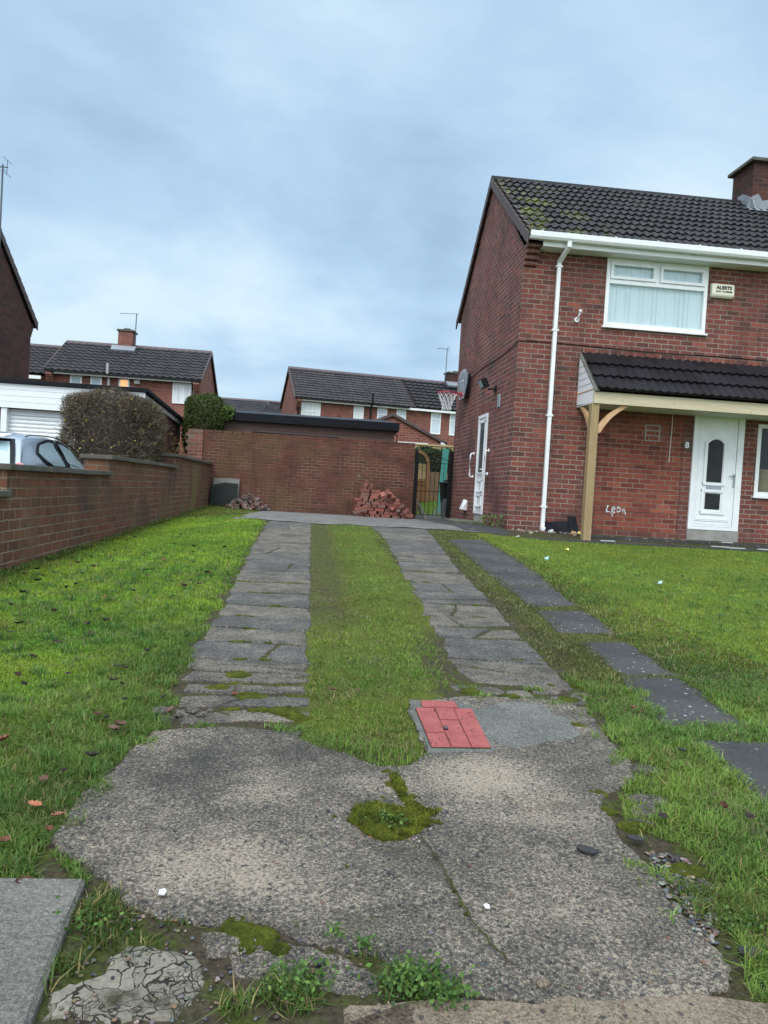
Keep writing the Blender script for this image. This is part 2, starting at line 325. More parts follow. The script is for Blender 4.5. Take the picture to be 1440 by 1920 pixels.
def tile(name, c, moss=0.0, lichen=0.0, rough=0.62, mx0=None):
    t = MT(name); n = t.noise(2.2, 5, 0.6); f = t.noise(40, 4, 0.6); cell = t.voro(3.1, o='Color', v=t.map(t.tc(), (1, 1, 1)))
    cs = t.n.new('ShaderNodeSeparateColor'); t.l.new(cell, cs.inputs[0])
    k = t.math('ADD', t.math('MULTIPLY', n, 0.4), t.math('ADD', t.math('MULTIPLY', f, 0.35), t.math('MULTIPLY', cs.outputs[0], 0.25)))
    col = t.ramp(k, [(0.3, tuple(q*0.55 for q in c)), (0.7, tuple(q*1.5 for q in c))])
    if lichen:
        col = t.mix(t.math('MULTIPLY', t.smooth(t.noise(26, 3, 0.7), 0.64, 0.72), lichen), col, (0.33, 0.33, 0.31))  # pale flecks: lichen, and the glint of tile noses painted into the colour
    if moss:
        a = t.smooth(t.noise(1.9, 6, 0.72, v=t.map(t.tc(), loc=(2.3, 0.4, 1.2))), 0.50, 0.62)
        if mx0 is not None:
            p = t.sep(t.tc()); e = t.smooth(p[0], mx0+1.9, mx0+0.1); a = t.math('MULTIPLY', a, t.math('ADD', 0.05, e))
        col = t.mix(t.math('MULTIPLY', a, moss), col, t.ramp(f, [(0.3, (0.04, 0.05, 0.012)), (0.7, (0.15, 0.17, 0.035))]))
    t.set(col, rough, spec=0.22); t.bump(f, 0.35, 0.005); return t.m
M['tile'] = tile('concrete_tile', (0.0155, 0.0135, 0.0155), moss=1.0, lichen=0.9, mx0=0.0)
M['tile_far'] = tile('far_tile', (0.023, 0.0195, 0.021), moss=0.0, lichen=0.2)
M['tile_far_brown'] = tile('brown_far_tile', (0.032, 0.028, 0.029), moss=0.0, lichen=0.35)
M['tile_new'] = tile('new_porch_tile', (0.0125, 0.0105, 0.0135), rough=0.5)
M['verge'] = plain('verge_tile', (0.075, 0.048, 0.046), 0.65, 0.3, scale=8, bump=0.3)
def pane(name, c, rough=0.06):
    t = MT(name); n = t.noise(1.4, 3, 0.5); t.set(t.ramp(n, [(0.3, tuple(q*0.8 for q in c)), (0.7, c)]), rough, spec=0.75); return t.m
M['pane_pale'] = pane('pale_pane', (0.50, 0.60, 0.66)); M['pane_white'] = plain('white_pane', (0.66, 0.70, 0.71), 0.3, 0.35); 
t = MT('curtained_pane'); n = t.noise(1.0, 4, 0.6, v=t.map(t.tc(), (26, 26, 0.6))); t.set(t.ramp(n, [(0.3, (0.45, 0.49, 0.51)), (0.6, (0.80, 0.83, 0.83))]), 0.15, spec=0.5); M['pane_white'] = t.m
M['pane_side'] = pane('side_pane', (0.10, 0.12, 0.125)); M['pane_dark'] = pane('dark_pane', (0.02, 0.022, 0.026), 0.08)
M['pane_obscure'] = plain('obscured_pane', (0.022, 0.024, 0.026), 0.35, 0.5, scale=4, spec=0.2)
t = MT('lit_pane'); n = t.noise(5, 4, 0.6); p_ = t.sep(t.tc())
t.set((0.5, 0.35, 0.25), 0.2); t.link(t.ramp(n, [(0.35, (0.62, 0.36, 0.26)), (0.6, (1.0, 0.50, 0.14))]), t.b.inputs['Emission Color']); t.b.inputs['Emission Strength'].default_value = 0.55; M['pane_lit'] = t.m
# clear window glass
t = MT('clear_glass'); gl = t.n.new('ShaderNodeBsdfGlossy'); gl.inputs['Roughness'].default_value = 0.03; tr = t.n.new('ShaderNodeBsdfTransparent'); tr.inputs[0].default_value = (0.90, 0.95, 0.96, 1)
fr = t.n.new('ShaderNodeFresnel'); fr.inputs[0].default_value = 1.5; ms_ = t.n.new('ShaderNodeMixShader')
t.l.new(t.math('MULTIPLY', fr.outputs[0], 0.6), ms_.inputs[0]); t.l.new(tr.outputs[0], ms_.inputs[1]); t.l.new(gl.outputs[0], ms_.inputs[2]); t.l.new(ms_.outputs[0], t.out.inputs[0]); M['glass'] = t.m
t = MT('car_glass'); t.set((0.36, 0.48, 0.51), 0.05, spec=0.9); t.b.inputs['Coat Weight'].default_value = 0.6; M['car_glass'] = t.m  # pale cyan reflections are put into the glass colour
t = MT('silver_paint'); f = t.noise(900, 2); t.set(t.ramp(f, [(0.3, (0.27, 0.31, 0.37)), (0.7, (0.35, 0.39, 0.45))]), 0.32, 0.55); t.b.inputs['Coat Weight'].default_value = 0.7; t.b.inputs['Coat Roughness'].default_value = 0.06; M['silver'] = t.m
M['tail'] = plain('tail_lens', (0.55, 0.20, 0.20), 0.2, 0.2)
# ground
def concrete(name, dark, mid, pale, bal=0.5, scale=1.0, bump=0.8, stain=True, wear=(), stones=1.0):
    t = MT(name); big = t.noise(1.9*scale, 6, 0.62, dist=0.4); med = t.noise(11, 5, 0.7); fin = t.noise(110, 5, 0.75); vf = t.noise(330, 3, 0.7)
    k = t.math('ADD', t.math('MULTIPLY', big, 0.62), t.math('MULTIPLY', med, 0.38))
    if wear:                                         # places where the dark skin has worn off (or not), each with its own outline
        p = t.sep(t.tc())
        for (x, y, rx, ry, am) in wear:
            e = t.math('SQRT', t.math('ADD', t.math('POWER', t.math('DIVIDE', t.math('SUBTRACT', p[0], x), rx), 2.0), t.math('POWER', t.math('DIVIDE', t.math('SUBTRACT', p[1], y), ry), 2.0)))
            k = t.math('ADD', k, t.math('MULTIPLY', t.smooth(t.math('ADD', e, t.math('MULTIPLY', t.math('SUBTRACT', med, 0.5), 1.2)), 1.15, 0.25), am))
    ks = t.math('ADD', t.math('MULTIPLY', t.math('SUBTRACT', k, bal), 0.62), t.math('ADD', bal, t.math('ADD', t.math('MULTIPLY', t.math('SUBTRACT', fin, 0.5), 0.85), t.math('MULTIPLY', t.math('SUBTRACT', vf, 0.5), 0.55))))
    c = t.ramp(ks, [(bal-0.12, dark), (bal+0.02, mid), (bal+0.15, pale)])
    c = t.mix(0.8, c, t.ramp(t.math('ADD', t.math('MULTIPLY', fin, .6), t.math('MULTIPLY', vf, .4)), [(0.32, 0.45), (0.60, 1.15)]), 'MULTIPLY')
    wv = t.n.new('ShaderNodeVectorMath'); wv.operation = 'ADD'; t.l.new(t.tc(), wv.inputs[0])
    sv_ = t.n.new('ShaderNodeVectorMath'); sv_.operation = 'SCALE'; t.l.new(t.noise(70, 3, o='Color'), sv_.inputs[0]); sv_.inputs['Scale'].default_value = 0.022; t.l.new(sv_.outputs[0], wv.inputs[1])
    sel = t.noise(150, 2, 0.5, v=t.map(t.tc(), loc=(3.3, 1.1, 0.7))); sel2 = t.noise(210, 3, 0.6, v=t.map(t.tc(), loc=(9.3, 4.1, 0.7)))
    c = t.mix(t.math('MULTIPLY', t.smooth(sel, 0.645, 0.70), 0.75*stones), c, (0.36, 0.31, 0.235))
    c = t.mix(t.math('MULTIPLY', t.smooth(sel2, 0.61, 0.67), 0.8), c, (0.024, 0.024, 0.027))
    vd = t.voro(64, v=wv.outputs[0], o='Color'); vq = t.n.new('ShaderNodeSeparateColor'); t.l.new(vd, vq.inputs[0]); dd = t.voro(64, v=wv.outputs[0])
    st = t.math('MULTIPLY', t.smooth(vq.outputs[0], 0.83, 0.86), t.smooth(dd, 0.42, 0.32))
    c = t.mix(t.math('MULTIPLY', st, 0.8*stones), c, t.ramp(vq.outputs[1], [(0.0, (0.024, 0.025, 0.029)), (0.65, (0.055, 0.054, 0.056)), (0.88, (0.13, 0.085, 0.06)), (1.0, (0.26, 0.23, 0.18))]))
    if stain: c = t.mix(t.math('MULTIPLY', t.smooth(t.noise(2.7, 5, 0.7, v=t.map(t.tc(), loc=(7, 2, 0))), 0.57, 0.70), 0.5), c, (0.055, 0.058, 0.026))
    t.set(c, 0.85, spec=0.25)
    h = t.math('ADD', t.math('MULTIPLY', fin, 1.0), t.math('ADD', t.math('MULTIPLY', st, 0.5), t.math('ADD', t.math('MULTIPLY', ks, 1.2), t.math('MULTIPLY', vf, 0.35)))); t.bump(h, bump, 0.010); return t.m
M['apron'] = concrete('aggregate_concrete', (0.062, 0.057, 0.051), (0.172, 0.150, 0.121), (0.47, 0.392, 0.295), 0.505, wear=((-.12, 2.30, .20, .16, .13), (-.16, 1.85, .26, .16, .16), (.25, 2.35, .16, .12, .15), (.62, 2.42, .28, .22, .20), (.80, 2.15, .16, .22, .12), (.10, 1.75, .3, .1, .06), (-.30, 2.35, .16, .35, -.10), (.02, 2.62, .3, .12, -.08), (.65, 1.75, .3, .2, .03), (.72, 2.02, .16, .09, -.08)))
M['strip_pale'] = concrete('worn_strip_concrete', (0.055, 0.051, 0.046), (0.150, 0.134, 0.112), (0.36, 0.305, 0.235), 0.50, 2.4)
M['strip_dark'] = concrete('dark_strip_concrete', (0.052, 0.050, 0.049), (0.105, 0.100, 0.093), (0.29, 0.255, 0.205), 0.535, 1.8, 0.6)
M['pavement'] = concrete('pavement_slab', (0.115, 0.108, 0.096), (0.165, 0.157, 0.138), (0.225, 0.21, 0.18), 0.5, 1.5, 0.5, stain=False, stones=0.35)
M['yard'] = concrete('yard_concrete', (0.095, 0.093, 0.09), (0.165, 0.158, 0.148), (0.29, 0.27, 0.235), 0.50, 0.7, 0.5)
M['kerbstone'] = concrete('kerbstone', (0.16, 0.125, 0.09), (0.27, 0.215, 0.15), (0.34, 0.275, 0.20), 0.5, 2.0, 0.7, stain=False)
M['smear'] = concrete('smooth_mortar', (0.075, 0.077, 0.068), (0.13, 0.132, 0.118), (0.185, 0.182, 0.16), 0.5, 2.6, 0.25, stain=False, stones=0.4)
def flag():
    t = MT('dark_flagstone'); big = t.noise(1.7, 5, 0.6); f = t.noise(70, 4, 0.65)
    c = t.ramp(t.math('ADD', t.math('MULTIPLY', big, 0.6), t.math('MULTIPLY', f, 0.4)), [(0.36, (0.024, 0.024, 0.025)), (0.64, (0.070, 0.068, 0.066))])
    d = t.voro(27); rn = t.voro(27, o='Color'); s_ = t.n.new('ShaderNodeSeparateColor'); t.l.new(rn, s_.inputs[0])
    dn = t.math('ADD', d, t.math('MULTIPLY', t.math('SUBTRACT', t.noise(45, 3), 0.5), 0.7))
    spot = t.math('MULTIPLY', t.smooth(dn, 0.20, 0.11), t.smooth(s_.outputs[0], 0.30, 0.36))
    spot = t.math('MULTIPLY', spot, t.smooth(t.noise(0.9, 3, 0.5, v=t.map(t.tc(), loc=(1, 4, 0))), 0.34, 0.48))
    c = t.mix(t.math('MULTIPLY', spot, 0.85), c, (0.40, 0.42, 0.40)); t.set(c, t.ramp(big, [(0.3, 0.62), (0.7, 0.85)]), spec=0.22); t.bump(f, 0.3, 0.004); return t.m
M['flag'] = flag()
def soil():
    t = MT('soil_and_moss'); n = t.noise(2.3, 6, 0.65); f = t.noise(60, 5, 0.7); vm_ = t.noise(9, 5, 0.65, v=t.map(t.tc(), loc=(3, 1, 0)))
    c = t.ramp(f, [(0.3, (0.028, 0.022, 0.014)), (0.7, (0.095, 0.075, 0.05))])
    c = t.mix(t.smooth(vm_, 0.44, 0.60), c, t.ramp(f, [(0.3, (0.022, 0.030, 0.008)), (0.7, (0.085, 0.10, 0.022))]))
    a = t.n.new('ShaderNodeAttribute'); a.attribute_name = 'Col'; sc_ = t.n.new('ShaderNodeSeparateColor'); t.l.new(a.outputs['Color'], sc_.inputs[0])
    lawn = t.ramp(t.math('ADD', t.math('MULTIPLY', f, .5), t.math('MULTIPLY', vm_, .5)), [(.32, (.045, .065, .010)), (.68, (.155, .19, .022))])
    c = t.mix(t.math('MULTIPLY', sc_.outputs[0], t.smooth(t.math('ADD', sc_.outputs[0], t.math('MULTIPLY', f, .6)), .45, .8)), c, lawn)
    t.set(c, 0.95, spec=0.15); t.bump(t.math('ADD', f, n), 0.9, 0.02); return t.m
M['soil'] = soil()
def moss():
    t = MT('bright_moss'); f = t.noise(150, 5, 0.7); n = t.noise(16, 4, 0.6)
    c = t.ramp(t.math('ADD', t.math('MULTIPLY', f, 0.5), t.math('MULTIPLY', n, 0.5)), [(0.34, (0.018, 0.026, 0.004)), (0.52, (0.070, 0.082, 0.011)), (0.72, (0.175, 0.19, 0.026))])
    t.set(c, 0.95, spec=0.1); t.bump(f, 1.0, 0.012); return t.m
M['moss'] = moss()
def redblock():
    t = MT('red_block'); f = t.noise(120, 4, 0.6); n = t.noise(13, 4, 0.6)
    c = t.ramp(t.math('ADD', t.math('MULTIPLY', f, 0.45), t.math('MULTIPLY', n, 0.55)), [(0.33, (0.20, 0.046, 0.041)), (0.67, (0.35, 0.095, 0.085))])
    d = t.voro(70); c = t.mix(t.math('MULTIPLY', t.smooth(d, 0.16, 0.10), 0.8), c, (0.05, 0.03, 0.03)); t.set(c, 0.7, spec=0.3); t.bump(f, 0.25, 0.003); return t.m
M['redblock'] = redblock()
def crazed():
    t = MT('crazed_concrete'); v = t.map(t.tc(), (1, 1, 0.01)); dis = t.noise(11, 3, o='Color')
    vv = t.n.new('ShaderNodeMix'); vv.data_type = 'RGBA'; vv.inputs[0].default_value = 0.10; t.l.new(v, vv.inputs[6]); t.l.new(dis, vv.inputs[7])
    e = t.voro(24, v=vv.outputs[2], feat='DISTANCE_TO_EDGE'); f = t.noise(90, 4, 0.65); n = t.noise(14, 4, 0.6)
    c = t.ramp(t.math('ADD', t.math('MULTIPLY', f, 0.5), t.math('MULTIPLY', n, 0.5)), [(0.3, (0.12, 0.108, 0.082)), (0.7, (0.27, 0.245, 0.195))])
    cc_ = t.n.new('ShaderNodeSeparateColor'); t.l.new(t.voro(24, v=vv.outputs[2], o='Color'), cc_.inputs[0]); c = t.mix(0.55, c, t.ramp(cc_.outputs[0], [(0, 0.5), (1, 1.15)]), 'MULTIPLY'); c = t.mix(t.smooth(t.noise(7, 5, .7), .52, .66), c, (0.045, 0.042, 0.025))
    k = t.smooth(t.math('ADD', e, t.math('MULTIPLY', t.math('SUBTRACT', n, .5), .10)), 0.034, 0.004)
    e2 = t.voro(64, v=vv.outputs[2], feat='DISTANCE_TO_EDGE'); k = t.math('MAXIMUM', k, t.math('MULTIPLY', t.smooth(e2, 0.05, 0.01), t.smooth(t.noise(9, 3, v=t.map(t.tc(), loc=(4, 2, 0))), .45, .55))); c = t.mix(k, c, t.ramp(n, [(0.35, (0.02, 0.018, 0.014)), (0.65, (0.045, 0.05, 0.02))])); t.set(c, 0.9, spec=0.2)
    t.bump(t.math('ADD', t.math('MULTIPLY', t.math('SUBTRACT', 1.0, k), 1.5), t.math('MULTIPLY', f, 0.4)), 0.9, 0.01); return t.m
M['crazed'] = crazed()
def leafy(name, trans=0.35, rough=0.6):
    t = MT(name); a = t.n.new('ShaderNodeAttribute'); a.attribute_name = 'Col'
    t.set(a.outputs['Color'], rough, spec=0.25)
    tl = t.n.new('ShaderNodeBsdfTranslucent'); t.l.new(a.outputs['Color'], tl.inputs[0]); mxs = t.n.new('ShaderNodeMixShader'); mxs.inputs[0].default_value = trans
    t.l.new(t.b.outputs[0], mxs.inputs[1]); t.l.new(tl.outputs[0], mxs.inputs[2]); t.l.new(mxs.outputs[0], t.out.inputs[0]); return t.m
M['blade'] = leafy('grass_blades'); M['leaf'] = leafy('leaves', 0.25); M['twig'] = leafy('twigs', 0.0, 0.85)
t = MT('stones'); a = t.n.new('ShaderNodeAttribute'); a.attribute_name = 'Col'; f = t.noise(140, 3)
t.set(t.mix(0.5, a.outputs['Color'], t.ramp(f, [(0.3, 0.6), (0.7, 1.0)]), 'MULTIPLY'), 0.6, spec=0.4); M['stone'] = t.m
def oi(name, pal, rough=0.85, sc=60):
    """colour differs from object to object"""
    t = MT(name); o = t.n.new('ShaderNodeObjectInfo'); c = t.ramp(o.outputs['Random'], [(i/(len(pal)-1), q) for i, q in enumerate(pal)])
    f = t.noise(sc, 4, 0.65); c = t.mix(0.6, c, t.ramp(f, [(0.3, 0.5), (0.7, 1.05)]), 'MULTIPLY')
    t.set(c, rough, spec=0.25); t.bump(f, 0.5, 0.004); return t.m
M['loose_brick'] = oi('reclaimed_brick', [(0.11, 0.068, 0.06), (0.32, 0.11, 0.082), (0.20, 0.09, 0.072), (0.40, 0.15, 0.115), (0.18, 0.125, 0.105), (0.33, 0.115, 0.088)])
M['dead_leaf'] = oi('dead_leaf', [(0.014, 0.010, 0.010), (0.03, 0.016, 0.012), (0.10, 0.035, 0.022), (0.02, 0.013, 0.012), (0.24, 0.085, 0.05)], 0.6, 120)
M['pebble'] = oi('pebble', [(0.03, 0.032, 0.036), (0.08, 0.08, 0.085), (0.20, 0.11, 0.07), (0.04, 0.042, 0.05), (0.28, 0.25, 0.21), (0.06, 0.062, 0.07)], 0.6, 120)
t = MT('chalky_paint'); t.set((0.72, 0.76, 0.76), 0.8, spec=0.1); tr = t.n.new('ShaderNodeBsdfTransparent'); ms_ = t.n.new('ShaderNodeMixShader')
t.l.new(t.smooth(t.noise(42, 4, .7), .40, .50), ms_.inputs[0]); t.l.new(tr.outputs[0], ms_.inputs[1]); t.l.new(t.b.outputs[0], ms_.inputs[2]); t.l.new(ms_.outputs[0], t.out.inputs[0]); M['chalk'] = t.m
M['pale_litter'] = plain('pale_litter', (0.55, 0.56, 0.55), 0.7, 0.25, scale=40); M['blue_litter'] = plain('blue_litter', (0.42, 0.62, 0.72), 0.5, 0.1); M['yellow_litter'] = plain('yellow_litter', (0.75, 0.60, 0.16), 0.6, 0.1)
# ------------------------------------------------------------ building helpers
def wall_plane(mb, plane, c, u0, u1, z0, z1, holes=(), rev=0.10, inward=1):
    """a wall face with openings cut in it and their brick reveals; plane 'y' or 'x' at c"""
    P = (lambda u, z, d=0.0: (u, c+d*inward, z)) if plane == 'y' else (lambda u, z, d=0.0: (c+d*inward, u, z))
    us = sorted({u0, u1, *[h[0] for h in holes], *[h[1] for h in holes]}); zs = sorted({z0, z1, *[h[2] for h in holes], *[h[3] for h in holes]})
    for a, b in zip(us, us[1:]):
        for e, f in zip(zs, zs[1:]):
            m, n = (a+b)/2, (e+f)/2
            if any(h[0] < m < h[1] and h[2] < n < h[3] for h in holes): continue
            mb.poly([P(a, e), P(b, e), P(b, f), P(a, f)])
    for h in holes:
        for (a, e), (b, f) in (((h[0], h[2]), (h[0], h[3])), ((h[1], h[2]), (h[1], h[3])), ((h[0], h[2]), (h[1], h[2])), ((h[0], h[3]), (h[1], h[3]))):
            mb.poly([P(a, e), P(b, f), P(b, f, rev), P(a, e, rev)])
def tiles(o0, u, s, width, length, rows, period=0.15, amp=0.017, lift=0.03, n=None, per=8, profile='roll', jit=0.0):
    """a tiled slope: o0 the lower left corner, u along the eave, s up the slope (unit vectors)"""
    o0, u, s = Vector(o0), Vector(u), Vector(s); nn = u.cross(s).normalized()
    if nn.z < 0: nn = -nn
    nu = int(round(width/period*per)); us = [width*i/nu for i in range(nu+1)]
    def prof(x):
        ph = (x/period) % 1.0
        if profile == 'roll': return amp*(0.5+0.5*math.cos(2*math.pi*ph))**1.3 if ph < 2 else 0
        return amp*max(0, math.cos(2*math.pi*ph))**0.8
    rng = random.Random(5); mb = MB(); rl = length/rows; vs = []; fs = []
    for r in range(rows):
        lo, hi = r*rl, (r+1)*rl+0.01
        for k, x in enumerate(us):
            j = jit*rng.uniform(-1, 1) if k % (per*2) == 0 else (0 if k == 0 else jl); jl = j
            h = prof(x)
            a = o0 + u*x + s*lo; vs += [a + nn*(0.002 if r == 0 else 0.004), a + nn*(lift+h+j), o0+u*x+s*hi+nn*(0.006+h*0.9)]
        b = r*(nu+1)*3
        for k in range(nu):
            i = b+k*3; fs += [(i, i+3, i+4, i+1), (i+1, i+4, i+5, i+2)]
    return mb.add(vs, fs)
def window(parent, x0, x1, z0, z1, y, pane, fw_=0.06, mull=(), trans=(), depth=0.06, name='window', out=-1, axis='y', sill=0.0, sub=None):
    """a framed window: the frame is the part, its pane a sub-part; mull / trans are bar positions as fractions, sub the fraction rail split"""
    mb = MB()
    def bx(a, b, e, f, d0, d1):
        d0, d1 = sorted((y+out*d0, y+out*d1))
        if axis == 'y': mb.box(a, b, d0, d1, e, f)
        else: mb.box(d0, d1, a, b, e, f)
    bx(x0, x1, z0, z0+fw_, 0, depth); bx(x0, x1, z1-fw_, z1, 0, depth); bx(x0, x0+fw_, z0+fw_, z1-fw_, 0, depth); bx(x1-fw_, x1, z0+fw_, z1-fw_, 0, depth)
    for q in trans: m = z0+(z1-z0)*q; bx(x0+fw_, x1-fw_, m-fw_*0.45, m+fw_*0.45, 0, depth-0.004)
    lo = z0+(z1-z0)*(sub if sub else 0)
    for q in mull: m = x0+(x1-x0)*q; bx(m-fw_*0.5, m+fw_*0.5, max(lo, z0+fw_), z1-fw_, 0, depth-0.007)
    if sill: bx(x0-0.03, x1+0.03, z0-0.035, z0-0.002, 0, depth+sill)
    fo = mb.build(name, M['pvc'], parent, bevel=0.004)
    pb = MB(); d = y+out*depth*0.4
    P = [(x0+fw_*0.8, z0+fw_*0.8), (x1-fw_*0.8, z0+fw_*0.8), (x1-fw_*0.8, z1-fw_*0.8), (x0+fw_*0.8, z1-fw_*0.8)]
    pb.poly([(p[0], d, p[1]) if axis == 'y' else (d, p[0], p[1]) for p in P]); pb.build('pane', pane, fo)
    return fo
def slope(y0, z0, y1, z1):
    d = Vector((0, y1-y0, z1-z0)); return d.normalized(), d.length

# ------------------------------------------------------------ the red brick house on the right
HX, HY, HB, EX = 3.46, 13.0, 18.55, 11.6
house = thing('brick_house', 'red brick house with white door, tiled porch and white gutter right of the drive', 'house', (HX, HY, 0))
EAV, RZ, RY = 5.02, 7.19, 15.78
holes = [(4.955, 6.825, 3.675, 4.865), (6.75, 7.70, 0.19, 2.32), (7.965, 9.75, 0.85, 2.15)]
mb = MB(); wall_plane(mb, 'y', HY, HX, EX, -0.3, 4.87, holes)
side = [(14.95, 15.73, 0.19, 2.23)]
wall_plane(mb, 'x', HX, HY, HB, -0.3, 4.87, side)
mb.poly([(HX, HY, 4.87), (HX, HB, 4.87), (HX, HB, EAV-0.1), (HX, RY, RZ-0.06), (HX, HY, EAV-0.1)])
mb.poly([(HX, HB, -0.3), (EX, HB, -0.3), (EX, HB, 4.9), (HX, HB, 4.9)]); mb.poly([(EX, HY, -0.3), (EX, HB, -0.3), (EX, HB, 4.9), (EX, RY, RZ-0.06), (EX, HY, 4.9)])
wall = mb.build('wall', M['brick'], house)
mb = MB()                                            # stepped brick corbel under the eave, front left corner
for k, (z, d) in enumerate(((4.60, 0.05), (4.69, 0.10), (4.78, 0.15), (4.87, 0.20))): mb.box(HX-0.002, HX+0.235, HY-d, HY+0.02, z, z+0.079)
mb.build('corbel', M['brick'], house, bevel=0.004)
mb = MB(); mb.box(HX-0.004, HX+0.05, 14.85, 15.83, 2.245, 2.48); mb.build('lintel', M['brick_soldier'], house)
mb = MB(); mb.box(5.02, 6.56, HY-0.006, HY+0.05, 0.09, 2.16); mb.build('brick_infill', M['brick_infill'], house)
mb = MB()                                            # open cracks round and through the bricked-up opening
for z, a, b in ((1.60, 5.05, 6.55), (1.22, 5.0, 6.56), (0.83, 5.05, 6.5), (0.43, 5.02, 6.5)):
    xs = np.linspace(a, b, 16); rr = random.Random(int(z*100))
    zz_ = [z+rr.uniform(-0.006, 0.006) for _ in xs]
    for i in range(15): mb.poly([(xs[i], HY-0.0085, zz_[i]), (xs[i+1], HY-0.0085, zz_[i+1]), (xs[i+1], HY-0.0085, zz_[i+1]+rr.uniform(0.004, 0.011)), (xs[i], HY-0.0085, zz_[i]+rr.uniform(0.004, 0.011))])
mb.poly([(6.555, HY-0.0085, 0.12), (6.566, HY-0.0085, 0.12), (6.566, HY-0.0085, 1.6), (6.558, HY-0.0085, 1.6)])
mb.build('crack', M['ink'], house)
mb = MB()                                            # mortared-up vent: pale pointing round three bricks
for (a, b, e, f) in ((5.85, 6.13, 1.985, 2.005), (5.85, 6.13, 1.71, 1.73), (5.85, 5.872, 1.73, 1.985), (6.105, 6.13, 1.73, 1.985), (5.872, 6.105, 1.80, 1.822), (5.872, 6.105, 1.89, 1.912)): mb.box(a, b, HY-0.012, HY, e, f)
mb.build('blocked_vent', M['concrete_plain'], house)
mb = MB(); mb.box(5.86, 6.08, HY-0.014, HY, 0.02, 0.085); ab = mb.build('air_brick', M['terracotta'], house)
mb = MB(); [mb.box(5.872+i*0.026, 5.886+i*0.026, HY-0.0175, HY-0.012, 0.03+j*0.02, 0.042+j*0.02) for i in range(8) for j in range(3)]; mb.build('hole', M['ink'], ab)
# scrawled white paint on the wall
mb = MB()
def stroke(pts, w=0.02):
    w *= 1.05
    for a, b in zip(pts, pts[1:]):
        dx, dz = b[0]-a[0], b[1]-a[1]; l = math.hypot(dx, dz) or 1; px, pz = -dz/l*w/2, dx/l*w/2
        mb.poly([(a[0]+px-dx*0.1, HY-0.0105, a[1]+pz-dz*0.1), (a[0]-px-dx*0.1, HY-0.0105, a[1]-pz-dz*0.1), (b[0]-px+dx*0.1, HY-0.0105, b[1]-pz+dz*0.1), (b[0]+px+dx*0.1, HY-0.0105, b[1]+pz+dz*0.1)])
X0, Z0 = 5.24, 0.47
stroke([(X0+.02, Z0+.055), (X0+.005, Z0), (X0-.01, Z0-.055), (X0+.06, Z0-.055), (X0+.09, Z0-.075)], .022)
stroke([(X0+.10, Z0-.02), (X0+.15, Z0-.005), (X0+.14, Z0+.035), (X0+.11, Z0+.03), (X0+.095, Z0-.03), (X0+.12, Z0-.07), (X0+.155, Z0-.055)], .024); stroke([(X0+.105, Z0-.06), (X0+.108, Z0-.13)], .012)
stroke([(X0+.20, Z0+.04), (X0+.185, Z0-.02), (X0+.20, Z0-.055), (X0+.25, Z0-.03), (X0+.255, Z0+.01), (X0+.215, Z0+.03)], .018)
stroke([(X0+.30, Z0-.07), (X0+.295, Z0), (X0+.31, Z0+.01), (X0+.335, Z0-.03), (X0+.35, Z0-.085)], .017)
mb.build('painted_scrawl', M['chalk'], house)
# roof
sv, sl = slope(12.66, EAV+0.02, RY, RZ)
roof = tiles((HX-0.05, 12.66, EAV+0.03), (1, 0, 0), sv, EX-HX+0.05, sl, 11, period=0.152, amp=0.036, lift=0.042, jit=0.005).build('roof', M['tile'], house)
sv2, sl2 = slope(HB+0.3, EAV-0.15, RY, RZ)
tiles((HX-0.05, HB+0.3, EAV-0.17), (1, 0, 0), sv2, EX-HX+0.05, sl2, 11, period=0.152, amp=0.022, lift=0.03, per=6).build('rear_roof', M['tile'], house)
mb = MB(); n = 20
for i in range(n):
    a = HX-0.06+(EX-HX+0.06)*i/n; b = HX-0.06+(EX-HX+0.06)*(i+1)/n-0.012
    P = [(RY-0.15, RZ-0.06), (RY-0.11, RZ+0.03), (RY, RZ+0.075), (RY+0.11, RZ+0.03), (RY+0.15, RZ-0.06)]; mb.prism(P, 'x', a, b)
rd = mb.build('ridge_tile', M['tile'], roof, bevel=0.004); rd['kind'] = 'thing'
mb = MB()                                            # verge: a row of cloaked tile ends down each gable edge
for (y0, z0, y1, z1, k) in ((12.62, EAV-0.02, RY, RZ-0.02, 13), (HB+0.3, EAV-0.2, RY, RZ-0.03, 13)):
    for i in range(k):
        f0, f1 = i/k, (i+0.96)/k; ya, yb = y0+(y1-y0)*f0, y0+(y1-y0)*f1; za, zb = z0+(z1-z0)*f0, z0+(z1-z0)*f1
        mb.prism([(ya, za-0.13), (yb, zb-0.145), (yb, zb+0.045), (ya, za+0.065)], 'x', HX-0.075, HX-0.045)
        mb.prism([(ya, za+0.025), (yb, zb+0.01), (yb, zb+0.045), (ya, za+0.065)], 'x', HX-0.0445, HX+0.06)
mb.build('verge', M['verge'], roof)
# chimney
mb = MB(); CX0, CX1, CY0, CY1 = 8.88, 9.85, 15.32, 16.12
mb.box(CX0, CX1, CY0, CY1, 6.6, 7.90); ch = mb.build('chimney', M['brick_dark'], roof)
mb = MB(); mb.box(CX0-0.09, CX1+0.09, CY0-0.09, CY1+0.09, 7.901, 7.97); mb.build('chimney_cap', M['coping'], roof, bevel=0.012)
mb = MB()
rr = random.Random(3); top = [(CX0-0.16, 6.84), (CX0-0.02, 7.16), (CX0+0.12, 7.24), (CX0+0.22, 7.10), (CX0+0.4, 7.14), (CX1, 7.10), (CX1, 6.96), (CX0+0.02, 6.93)]
mb.prism(top, 'y', CY0-0.03, CY0-0.008); mb.prism([(CY0-0.2, 6.86), (CY0-0.1, 7.08), (CY0+0.1, 7.22), (CY0+0.3, 7.33), (CY0+0.5, 7.34), (CY0+0.46, 7.2), (CY0+0.1, 7.02)], 'x', CX0-0.04, CX0-0.012)
